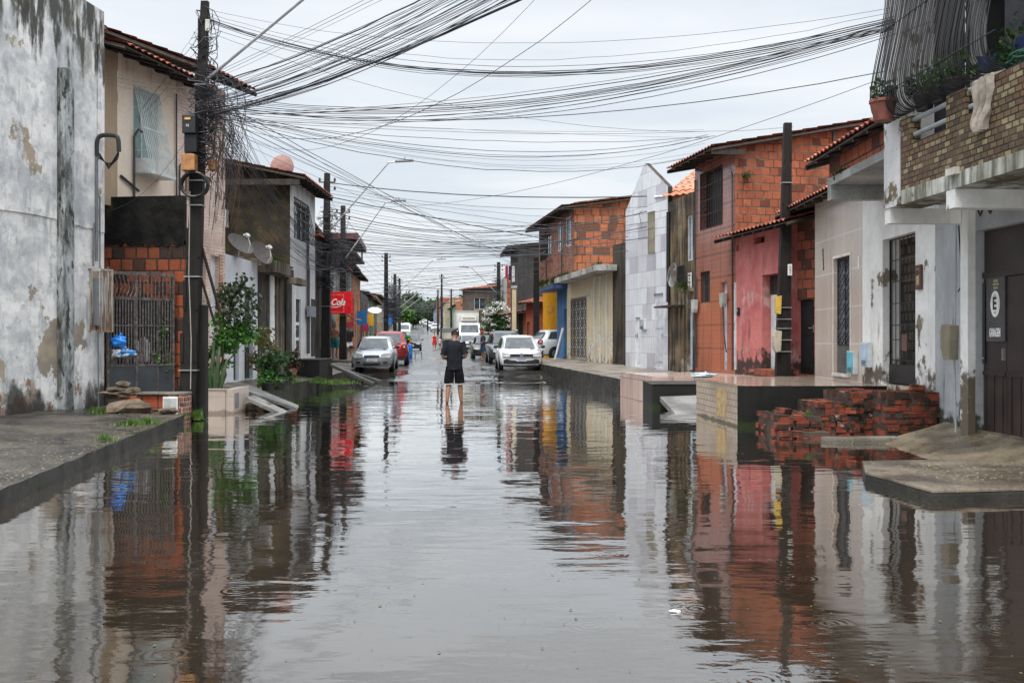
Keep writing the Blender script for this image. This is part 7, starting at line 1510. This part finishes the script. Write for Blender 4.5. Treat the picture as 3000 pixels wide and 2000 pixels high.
# flatbed truck beside it
fk = thing('flatbed_truck', 'old flatbed truck with pale wooden sides left of the box truck', 'truck', (-5.75, 93.5, zg(93)), R(5)); wo = plaster('pale_weathered_boards', (.50, .48, .42), (.38, .35, .30), (.2, .17, .13), (.5, .7), tile=(4, .18, .015, (.1, .09, .07), 0))
bx('bed_floor', -.7, .7, 0, 4.2, .95, 1.05, wo, fk); m = MB().box(-.7, .7, -.04, -.002, 1.05, 1.6).box(-.74, -.702, 0, 4.2, 1.05, 1.6).box(.702, .74, 0, 4.2, 1.05, 1.6); m.build('side_boards', wo, fk); bx('chassis', -.5, .5, .1, 6, .55, .94, trimb, fk); bx('cab', -.75, .75, 4.4, 6.0, .6, 2.1, plain('dull_cab', (.12, .12, .13), .4), fk, .06)
for sx in (-1, 1):
    for y in (.8, 5.2): MB().lathe([(.2, -.13), (.38, -.13), (.41, -.09), (.41, .09), (.38, .13), (.2, .13)], 20, (sx * .56, y, .41), 'x').build('wheel', tyre, fk)
# white van, far left
vn = thing('parked_van', 'rounded white van facing the camera far down the left side', 'van', (W(1180, 950, 150).x, 152, zg(150)), R(6)); P = [(-2.2, .35), (-2.25, .9), (-2.0, 1.15), (-1.35, 1.95), (-.9, 2.1), (2.2, 2.12), (2.3, .35)]
MB().prism([(-.92, y, z) for y, z in P], (1.84, 0, 0)).build('body', whi, vn, bevel=.08); MB().add([(-.78, -1.985, 1.2), (.78, -1.985, 1.2), (.70, -1.42, 1.9), (-.70, -1.42, 1.9)], [(0, 1, 2, 3)]).build('windscreen', autog, vn); bx('grille', -.4, .4, -2.27, -2.24, .65, .82, trimb, vn)
for sx in (-1, 1):
    bx('headlight', sx * .5, sx * .8, -2.26, -2.2, .66, .88, lampg, vn, .02)
    for y in (-1.4, 1.5): MB().lathe([(.18, -.1), (.33, -.1), (.33, .1), (.18, .1)], 18, (sx * .86, y, .33), 'x').build('wheel', tyre, vn)
mo = thing('parked_motorcycle', 'small dark motorcycle in the road beside the white van', 'motorcycle', (W(1188, 960, 135).x, 135, zg(135)), R(20))
for y in (-.62, .62): MB().lathe([(.2, -.04), (.29, -.05), (.31, 0), (.29, .05), (.2, .04)], 18, (0, y, .31), 'x').build('wheel', tyre, mo)
MB().tube([(0, -.62, .31), (0, -.45, .8), (0, -.4, 1.0)], .04, 6).build('fork', GALV(), mo); MB().tube([(-.35, -.3, 1.05), (0, -.4, 1.0), (.35, -.3, 1.05)], .02, 5).build('handlebar', trimb, mo); m = MB(); blob(m, (0, -.1, .78), (.14, .28, .13), rnd, rough=.05); m.box(-.1, .1, -.2, .3, .3, .62); m.build('tank_and_engine', carpaint('moto_red', (.2, .02, .02)), mo); bx('seat', -.12, .12, .12, .7, .74, .82, trimb, mo, .03)
# ------------------------------------------------------------------ people
def skin_obj(name, J_, E, mat, parent, root=0, sub=2, smooth=True):
    """one continuous surface grown round a skeleton: J_ = [(x,y,z,rx[,ry])]"""
    me = bpy.data.meshes.new(name); me.from_pydata([j[:3] for j in J_], E, []); o = bpy.data.objects.new(name, me); COL.objects.link(o)
    md = o.modifiers.new('s', 'SKIN'); 
    if not me.skin_vertices: 
        bpy.context.view_layer.objects.active = o
    sv = me.skin_vertices[0].data if me.skin_vertices else None
    if sv is None:
        bm = bmesh.new(); bm.from_mesh(me); bm.verts.layers.skin.verify(); bm.to_mesh(me); bm.free(); sv = me.skin_vertices[0].data
    for i, j in enumerate(J_):
        sv[i].radius = (j[3], j[4] if len(j) > 4 else j[3]); sv[i].use_root = (i == root)
    md.use_smooth_shade = True; md.branch_smoothing = .3
    ss = o.modifiers.new('u', 'SUBSURF'); ss.levels = sub; ss.render_levels = sub
    bpy.context.view_layer.update()
    m2 = bpy.data.meshes.new_from_object(o.evaluated_get(bpy.context.evaluated_depsgraph_get())); bpy.data.objects.remove(o)
    m2.name = name; m2.materials.clear(); m2.materials.append(mat); m2.polygons.foreach_set('use_smooth', [True] * len(m2.polygons))
    o = bpy.data.objects.new(name, m2); COL.objects.link(o); o.parent = parent; return o
def figure(label, loc, rz, H, skin, pose, clothes, hair=None, cap=None, group=None, plump=1.0, female=False):
    """pose: dict of joints in a 1.75 m frame facing -y (towards the camera); clothes: list"""
    t = thing('person', label, 'person', loc, rz, group); k = H / 1.75
    J = {'pel': (0, 0, .95), 'wst': (0, 0, 1.10), 'chs': (0, .0, 1.32), 'nk0': (0, .01, 1.47), 'nk1': (0, -.005, 1.54), 'hd0': (0, -.02, 1.60), 'hd1': (0, -.02, 1.67), 'hd2': (0, -.015, 1.725),
         'shR': (-.17, 0, 1.42), 'elR': (-.24, .02, 1.14), 'wrR': (-.25, -.04, .90), 'shL': (.17, 0, 1.42), 'elL': (.24, .02, 1.14), 'wrL': (.25, -.04, .90),
         'hpR': (-.09, 0, .90), 'knR': (-.10, -.02, .50), 'anR': (-.10, .02, .09), 'toR': (-.11, -.16, .03), 'hpL': (.09, 0, .90), 'knL': (.10, -.02, .50), 'anL': (.10, .02, .09), 'toL': (.11, -.16, .03)}
    J.update({a: c for a, c in pose.items() if a != 'face'}); p = plump
    Rr = {'pel': (.14 * p, .10 * p), 'wst': (.125 * p, .095 * p), 'chs': (.155 * p, .11 * p), 'nk0': (.075, .07), 'nk1': (.054, .056), 'hd0': (.066, .078), 'hd1': (.078, .095), 'hd2': (.058, .07),
          'shR': (.062, .062), 'elR': (.042, .042), 'wrR': (.028, .024), 'shL': (.062, .062), 'elL': (.042, .042), 'wrL': (.028, .024), 'hpR': (.092 * p, .095 * p), 'knR': (.058, .06), 'anR': (.037, .042), 'toR': (.042, .025), 'hpL': (.092 * p, .095 * p), 'knL': (.058, .06), 'anL': (.037, .042), 'toL': (.042, .025)}
    calf = {}
    for s in 'RL':
        a = Vector(J['kn' + s]); b = Vector(J['an' + s]); c = a.lerp(b, .3) + Vector((0, .015, 0)); J['cf' + s] = tuple(c); Rr['cf' + s] = (.062, .066)
        e = Vector(J['el' + s]); w_ = Vector(J['wr' + s]); J['fa' + s] = tuple(e.lerp(w_, .3)); Rr['fa' + s] = (.041, .041)
        hd_ = (w_ - e).normalized(); J['pm' + s] = tuple(w_ + hd_ * .06); Rr['pm' + s] = (.034, .018)
    names = list(J); idx = {n: i for i, n in enumerate(names)}
    E = [('pel', 'wst'), ('wst', 'chs'), ('chs', 'nk0'), ('nk0', 'nk1'), ('nk1', 'hd0'), ('hd0', 'hd1'), ('hd1', 'hd2'), ('chs', 'shR'), ('shR', 'elR'), ('elR', 'faR'), ('faR', 'wrR'), ('wrR', 'pmR'), ('chs', 'shL'), ('shL', 'elL'), ('elL', 'faL'), ('faL', 'wrL'), ('wrL', 'pmL'), ('pel', 'hpR'), ('hpR', 'knR'), ('knR', 'cfR'), ('cfR', 'anR'), ('anR', 'toR'), ('pel', 'hpL'), ('hpL', 'knL'), ('knL', 'cfL'), ('cfL', 'anL'), ('anL', 'toL')]
    JL = [tuple(c * k for c in J[n]) + tuple(r * k for r in Rr[n]) for n in names]; EL = [(idx[a], idx[b]) for a, b in E]
    # fingers and thumb
    for s in 'RL':
        w_ = Vector(J['wr' + s]); pm = Vector(J['pm' + s]); d = (pm - w_).normalized(); side = d.cross(Vector((0, 1, 0)));
        if side.length < .1: side = Vector((1, 0, 0))
        side.normalize(); curl = Vector((0, -.3, -.25)) if d.z > -.5 else Vector((0, -.5, 0)); base = idx['pm' + s]
        for f in range(4):
            L = (.068, .078, .074, .058)[f]; o_ = pm + side * (f - 1.5) * .019; a = o_ + d * .035; b = a + (d + curl * .5).normalized() * L * .5; c = b + (d + curl * 1.4).normalized() * L * .5
            n0 = len(JL); JL += [tuple(q * k for q in v) + (.0095 * k, .0095 * k) for v in (a, b, c)]; EL += [(base, n0), (n0, n0 + 1), (n0 + 1, n0 + 2)]
        a = w_ + d * .02 - side * .035; b = a + (d * .6 - side * .5 + curl * .4).normalized() * .035; c = b + (d + curl * .5).normalized() * .03
        n0 = len(JL); JL += [tuple(q * k for q in v) + (.011 * k, .011 * k) for v in (a, b, c)]; EL += [(idx['wr' + s], n0), (n0, n0 + 1), (n0 + 1, n0 + 2)]
    body = skin_obj('body', JL, EL, skin, t)
    # face: eyes, nose, mouth, ears follow the head's direction
    hc = Vector(J['hd1']) * k; fd = Vector(pose.get('face', (0, -1, 0))).normalized(); rt = fd.cross(Vector((0, 0, 1))).normalized(); upv = rt.cross(fd)
    def hp(a, b, c): return hc + rt * a * k + fd * b * k + upv * c * k
    m = MB(); m.tube([hp(0, .088, .012), hp(0, .112, -.022), hp(0, .092, -.03)], [.008 * k, .015 * k, .008 * k], 6); m.build('nose', skin, t, smooth=True)
    for s in (-1, 1):
        m = MB(); blob(m, hp(s * .082, -.01, -.01), (.012 * k, .02 * k, .03 * k), random.Random(2), rough=.1); m.build('ear', skin, t, smooth=True)
        m = MB(); blob(m, hp(s * .03, .086, .018), (.013 * k, .008 * k, .008 * k), random.Random(2), rough=.02); m.build('eye', plain('eye_dark', (.03, .02, .015), .3), t, smooth=True)
    m = MB(); m.tube([hp(-.025, .086, -.05), hp(0, .092, -.052), hp(.025, .086, -.05)], .005 * k, 5); m.build('mouth', plain('lips', (.25, .09, .07), .5), t)
    if hair:
        m = MB(); bm = bmesh.new(); bmesh.ops.create_icosphere(bm, subdivisions=3, radius=1); sel = {}
        for v in bm.verts:
            c = v.co; cut = (c.y < -.25 and c.z < .25)
            if c.z > hair[1] and not cut: sel[v.index] = len(m.v); q = hp(c.x * .090, -c.y * -1 * .0, 0); q = hc + rt * c.x * .088 * k - fd * (c.y * .104 * k if True else 0) * 1 + upv * (c.z * .098 + .018) * k - fd * .008 * k; m.v.append(tuple(q))
        m.f = [tuple(sel[v.index] for v in f.verts) for f in bm.faces if all(v.index in sel for v in f.verts)]; bm.free(); m.build('hair', hair[0], t, smooth=True)
    if cap:
        m = MB(); bm = bmesh.new(); bmesh.ops.create_icosphere(bm, subdivisions=3, radius=1); sel = {}
        for v in bm.verts:
            c = v.co
            if c.z > -.12: sel[v.index] = len(m.v); q = hc + rt * c.x * .098 * k - fd * c.y * .115 * k + upv * (c.z * .098 + .030) * k; m.v.append(tuple(q))
        m.f = [tuple(sel[v.index] for v in f.verts) for f in bm.faces if all(v.index in sel for v in f.verts)]; bm.free(); co = m.build('cap', cap[0], t, smooth=True)
        m = MB(); pr = []
        for i in range(9): a = -1.1 + 2.2 * i / 8; pr.append(hp(.085 * math.sin(a), .10 + .075 * math.cos(a), .022 - .01 * math.cos(a)))
        m.prism([tuple(q) for q in [hp(-.08, .05, .028)] + pr + [hp(.08, .05, .028)]], tuple(upv * .006)); m.build('cap_peak', cap[0], co)
        if cap[1]: m = MB(); blob(m, hp(.05, -.098, .06), (.014, .008, .012), random.Random(1), rough=.1); m.build('cap_mark', wsign, co)
    g = .022 * k
    for cl in clothes:
        kind, mat = cl[0], cl[1]
        def jr(n, ex, sc=1.0): return tuple(c * k for c in J[n]) + tuple(r * k * sc + ex for r in Rr[n])
        def lerpj(a, b, q, r): v = Vector(J[a]).lerp(Vector(J[b]), q) * k; return tuple(v) + (r * k, r * k)
        def loft(mb_, rings, K_=22, fold=.06, seed=0):
            o_ = len(mb_.v)
            for (cx_, cy_, cz_, rx_, ry_) in rings:
                for j in range(K_):
                    a_ = 2 * math.pi * j / K_; ca, sa = math.cos(a_), math.sin(a_); e_ = .82
                    X_ = rx_ * math.copysign(abs(ca) ** e_, ca); Y_ = ry_ * math.copysign(abs(sa) ** e_, sa)
                    f_ = 1 + fold * mnoise.noise(Vector((ca * 2.2 + seed, sa * 2.2, cz_ / k * 4.5)))
                    mb_.v.append((cx_ + X_ * f_, cy_ + Y_ * f_, cz_ + .008 * math.sin(a_ * 3 + seed)))
            for i in range(len(rings) - 1):
                for j in range(K_): mb_.f.append((o_ + i * K_ + j, o_ + i * K_ + (j + 1) % K_, o_ + (i + 1) * K_ + (j + 1) % K_, o_ + (i + 1) * K_ + j))
        def smr(rings, n=4):
            out = []
            for i in range(len(rings) - 1):
                for q_ in range(n): t_ = q_ / n; t_ = t_ * t_ * (3 - 2 * t_) * .5 + t_ * .5; out.append(tuple(x + (y - x) * t_ for x, y in zip(rings[i], rings[i + 1])))
            return out + [rings[-1]]
        def sleeve(mb_, a_, b_, q0, q1, r0_, r1_):
            A_ = Vector(J[a_]) * k; B_ = Vector(J[b_]) * k; n_ = 6; pts_ = [A_.lerp(B_, q0 + (q1 - q0) * i / n_) for i in range(n_ + 1)]
            mb_.tube(pts_, [(r0_ + (r1_ - r0_) * i / n_) * k * (1 + .05 * math.sin(i * 2.3)) for i in range(n_ + 1)], 14, cap=False)
        if kind == 'shirt':
            hem = cl[2] if len(cl) > 2 else .86; m = MB(); c0 = Vector(J['pel']); c1 = Vector(J['chs']); n0 = Vector(J['nk0']); sw = abs(J['shR'][0]) + .035
            loft(m, smr([(c0.x * k, c0.y * k, hem * k, .185 * k * p, .135 * k * p), (c0.x * k, c0.y * k, (hem + .12) * k, .182 * k * p, .13 * k * p), (0, c1.y * k, 1.16 * k, .188 * k * p, .132 * k * p), (0, c1.y * k, 1.30 * k, .205 * k * p, .14 * k * p), (0, c1.y * k, 1.38 * k, (sw - .005) * k, .13 * k), (0, n0.y * k, 1.43 * k, (sw - .045) * k, .108 * k), (0, n0.y * k, 1.475 * k, .135 * k, .09 * k), (0, n0.y * k, 1.505 * k, .072 * k, .068 * k)]), 26)
            for s in 'RL': sleeve(m, 'sh' + s, 'el' + s, -.12, .84, .082, .070)
            m.build('shirt', mat, t, smooth=True)
        elif kind == 'shorts':
            end = cl[2] if len(cl) > 2 else .95; fl = cl[3] if len(cl) > 3 else .10; m = MB(); c0 = Vector(J['pel'])
            loft(m, smr([(c0.x * k, c0.y * k, (c0.z + .10) * k, .150 * k * p, .115 * k * p), (c0.x * k, c0.y * k, c0.z * k, .178 * k * p, .130 * k * p), (c0.x * k, c0.y * k, (c0.z - .12) * k, .185 * k * p, .125 * k * p), (c0.x * k, c0.y * k, (c0.z - .17) * k, .15 * k * p, .10 * k * p)]), 24, .04)
            for s in 'RL':
                A_ = Vector(J['hp' + s]) * k; B_ = Vector(J['kn' + s]) * k; q = [A_.lerp(B_, t_) for t_ in (0, .25, .5, .75, end)]; rf = (.098 * p, .104 * p, fl * 1.02, fl * 1.02, fl * 1.04)
                loft(m, smr([(v.x, v.y, v.z, r_ * k, r_ * k * 1.05) for v, r_ in zip(q, rf)]), 20, .07, seed=ord(s))
                if len(cl) > 4: v = q[-1]; mh = MB(); loft(mh, [(v.x, v.y, v.z + .008 * k, fl * k * 1.06, fl * k * 1.11), (v.x, v.y, v.z - .012 * k, fl * k * 1.06, fl * k * 1.11)], 20, .07, seed=ord(s)); mh.build('hem_trim', cl[4], t, smooth=True)
            m.build('shorts', mat, t, smooth=True)
        elif kind == 'dress':
            m = MB(); loft(m, smr([(0, 0, .50 * k, .23 * k * p, .17 * k * p), (0, 0, .75 * k, .19 * k * p, .15 * k * p), (0, 0, .95 * k, .17 * k * p, .13 * k * p), (0, 0, 1.12 * k, .145 * k * p, .11 * k * p), (0, 0, 1.3 * k, .165 * k * p, .125 * k * p), (0, 0, 1.42 * k, .14 * k, .10 * k)]), 24, .07); m.build('dress', mat, t, smooth=True)
        elif kind == 'sandals':
            for s in 'RL':
                a = Vector(J['an' + s]) * k; b = Vector(J['to' + s]) * k; d = (b - a); d.z = 0; d.normalize(); sd_ = Vector((-d.y, d.x, 0)); z = min(a.z - .07 * k, b.z - .02 * k); pts = [a - d * .05 + sd_ * .035, b + d * .045 + sd_ * .045, b + d * .045 - sd_ * .045, a - d * .05 - sd_ * .035]
                m = MB(); m.prism([(v.x, v.y, (a.z - .085 * k) if i in (0, 3) else (b.z - .035 * k)) for i, v in enumerate(pts)], (0, 0, .022)); m.build('sandal', mat, t)
    return t
sk1 = plain('tan_skin', (.25, .12, .072), .5, 0, .08); sk2 = plain('brown_skin', (.22, .105, .06), .5, 0, .08); sk3 = plain('light_tan_skin', (.46, .25, .17), .5, 0, .08)
def cloth(name, col, rough=.85):
    N = NT(name); n = N.noise(9, k=(1, 1, .5), det=4); return N.fin(N.mix(N.rmp(n, .35, .65), col, tuple(c * .65 for c in col)), rough, N.noise(5, k=(1.4, 1.4, .6), det=4), .9, .05)
# the man wading away from the camera (he faces +y)
man = figure('barefoot-legged man in black shirt, shorts and cap wading away down the street, head bent', (-1.33, 23.0, -.045), R(180), 1.74, sk1,
    {'hd0': (-.005, -.06, 1.575), 'hd1': (-.015, -.085, 1.632), 'hd2': (-.02, -.095, 1.685), 'nk1': (0, -.03, 1.525), 'face': (.02, -1, -.35),
     'shR': (-.185, 0, 1.42), 'shL': (.185, 0, 1.42), 'elR': (-.275, .06, 1.14), 'wrR': (-.13, -.20, 1.07), 'elL': (.275, .06, 1.11), 'wrL': (.12, -.20, 1.05),
     'knL': (.135, -.03, .50), 'anL': (.165, .12, .10), 'toL': (.17, -.02, .01), 'hpL': (.10, 0, .90), 'knR': (-.125, -.06, .50), 'anR': (-.155, -.06, .07), 'toR': (-.17, -.22, .03)},
    [('shirt', cloth('black_navy_shirt', (.014, .015, .022)), .83), ('shorts', cloth('black_shorts', (.005, .005, .006)), 1.0, .112, plain('pale_hem', (.45, .42, .38), .8)), ('sandals', plain('dark_sandal', (.05, .06, .09), .7))], hair=(plain('black_hair', (.01, .009, .008), .6), -.45), cap=(cloth('black_cap_cloth', (.010, .010, .011)), True))
ph = bx('phone', -.035, .035, -.005, .005, -.07, .07, trimb, None, .003); ph.location = (-1.33, 23.0 + .27, 1.09); ph.rotation_euler = (R(-50), 0, 0); tag(ph, 'dark phone held in the hands of the wading man', 'phone')
figure('woman in a red dress walking toward the camera in the middle distance', (W(1273, 1000, 95).x, 95, zg(95)), R(0), 1.6, sk3, {'knR': (-.09, -.12, .52), 'anR': (-.08, -.1, .1), 'toR': (-.08, -.26, .03), 'elR': (-.25, .05, 1.16), 'wrR': (-.2, -.14, 1.0)}, [('dress', cloth('red_dress', (.50, .03, .025)))], hair=(plain('brown_hair', (.06, .03, .015), .6), -.2), plump=1.15)
figure('child in a white shirt walking beside the woman in red', (W(1281, 1000, 96.5).x + .25, 96.5, zg(96)), R(0), 1.15, sk3, {}, [('shirt', cloth('white_shirt', (.6, .6, .6))), ('shorts', cloth('grey_shorts', (.2, .2, .22)), .8, .09)], hair=(plain('brown_hair', (.06, .03, .015), .6), -.3))
figure('shirtless man in teal shorts standing with his back turned on the left terrace', (-8.55, 48, .57), R(172), 1.68, sk1, {'elR': (-.22, -.02, 1.16), 'wrR': (-.08, -.2, 1.1), 'elL': (.22, -.03, 1.17), 'wrL': (.08, -.2, 1.12)}, [('shorts', cloth('teal_shorts', (.02, .16, .16)), .85, .125)], hair=(plain('greying_short_hair', (.07, .05, .04), .7), 0), plump=1.22)
figure('person in a black shirt and white shorts in a doorway beyond the shirtless man', (W(1022, 1000, 52).x, 52, .57), R(20), 1.62, sk2, {}, [('shirt', cloth('black_tee', (.015, .015, .016))), ('shorts', cloth('white_shorts', (.6, .6, .6)), .8, .11)], hair=(plain('black_hair', (.01, .009, .008), .6), -.2))
figure('boy in a red cap and dark blue clothes standing between the black and grey cars', (W(1415, 1000, 56.2).x, 56.2, zg(56)), R(-65), 1.64, sk2, {'face': (0, -1, -.3), 'elR': (-.2, -.02, 1.16), 'wrR': (-.16, -.16, 1.0), 'elL': (.2, -.04, 1.16), 'wrL': (.14, -.18, 1.0)}, [('shirt', cloth('dark_blue_shirt', (.03, .035, .06))), ('shorts', cloth('blue_shorts', (.02, .05, .10)), .9, .10)], cap=(cloth('red_cap_cloth', (.45, .02, .02)), False), hair=(plain('black_hair', (.01, .009, .008), .6), -.3))

# ------------------------------------------------------------------ growth and small clutter on the fronts
def ledge_weeds(f, label, x0, x1, y, z, n, seed, h=.12):
    m = MB(); r = random.Random(seed); cs = [r.uniform(x0, x1) for _ in range(max(3, int(n / 60)))]
    for i in range(n):
        c = r.choice(cs); p = f.world(c + r.gauss(0, .16), y + r.uniform(-.04, .04), z); L = h * r.uniform(.3, 1.4); d = Vector((r.uniform(-.6, .6), r.uniform(-.6, .2), r.uniform(-.5, 1))).normalized() * L; w = Vector((.012, .006, 0)) * (1 + 4 * h)
        m.add([p - w, p + w, p + d], [(0, 1, 2)])
    return tag(m.build('moss_and_weeds', leafmat('ledge_weed_leaves', (.03, .06, .015), (.07, .09, .025))), label, 'weeds', kind='stuff')
ledge_weeds(fu, 'weeds growing along the edge of the overhanging brick storey', .5, fu.L, -.08, 4.27, 600, 1, .22)
ledge_weeds(f9, 'weeds on the cream house awning slab', f9.s(1650, .5), f9.s(1760, .5), -.5, 4.2, 350, 2, .18)
ledge_weeds(f6, 'tuft of weeds on the corner of the orange block wall', f6.L - .05, f6.L + .1, .25, 5.55, 160, 3, .14)
ledge_weeds(fp, 'weeds along the beams of the unfinished porch', -.1, 2.6, -.3, 3.66, 350, 4, .14)
ledge_weeds(f7, 'weeds on the mossy house balcony slab', f7.s(1985, .35), f7.L, -.3, 2.93, 200, 5, .2)
ledge_weeds(f2, 'dry weeds on the concrete canopy edge', f2.s(2424, .9), 1.8, -.86, 4.2, 160, 6, .10)
aw = thing('shop_awning', 'dark red sagging awning over a left-row doorway beyond the red sign', 'awning', (CX(58) - 6.3, 58, 0), R(92))
MB().grid(lambda a, c: (a * 3.4, -1.3 * c, 3.25 - .55 * c - .06 * math.sin(a * 12) * c), 24, 6).build('canvas', cloth('dark_red_canvas', (.16, .02, .03)), aw, smooth=True)
MB().tube([(0, -1.3, 2.7), (3.4, -1.3, 2.7)], .025, 5).tube([(0, -1.3, 2.7), (0, -.05, 2.6)], .02, 5).tube([(3.4, -1.3, 2.7), (3.4, -.05, 2.6)], .02, 5).build('awning_frame', GALV(), aw)
for i, (x, y, z, col, lab) in enumerate(((CX(66) - 5.9, 66, 2.3, (.55, .03, .06), 'narrow red vertical banner on the left row before the fourth pole'), (CX(83) - 5.9, 83, 2.2, (.5, .04, .12), 'small crimson hanging sign beyond the fourth pole'))):
    s_ = thing('hanging_sign', lab, 'sign', (x, y, z), 0); bx('sign_panel', -.28, .28, -.03, .03, 0, 1.5 if i == 0 else .7, plain('banner_%d' % i, col, .6), s_, .01); MB().tube([(-.9, 0, 1.3 if i == 0 else .6), (.3, 0, 1.3 if i == 0 else .6)], .02, 5).build('bracket', GALV(), s_)
ch = thing('laundry', 'small line of red and white laundry hung beside the black gable wall', 'laundry', (-.12, 59.8, 5.2), 0)
MB().tube([(-.35, 0, .75), (.4, 0, .72)], .012, 4).build('line', wirem, ch)
for i, (x, c) in enumerate(((-.2, (.45, .02, .05)), (.0, (.03, .03, .08)), (.2, (.6, .6, .6)))): MB().grid(lambda a, b, x=x: (x + (a - .5) * .17, .02 * math.sin(a * 8 + b * 3), .72 - b * (.75 + .1 * i)), 6, 6).build('garment', cloth('garment_%d' % i, c), ch, smooth=True)
# leaves, twigs and scum drifting on the flood
m = MB(); r = random.Random(44)
for i in range(420):
    u = r.uniform(0, 3000); v = 1200 + 780 * r.random() ** 1.6; p = WZ(u, v, .004)
    if p.x < -3.6 - .14 * p.y or p.x > 3.6: continue
    s_ = r.uniform(.004, .013); a = r.uniform(0, 3.14); c, s = math.cos(a) * s_, math.sin(a) * s_ * .5
    m.add([(p.x - c, p.y - s, .004), (p.x + s, p.y - c, .005), (p.x + c, p.y + s, .006), (p.x - s, p.y + c, .005)], [(0, 1, 2, 3)])
tag(m.build('floating_debris', plain('soggy_leaf', (.10, .075, .035), .7, 0, .6, 40)), 'tiny leaves and scraps drifting on the flood water', 'debris', kind='stuff')
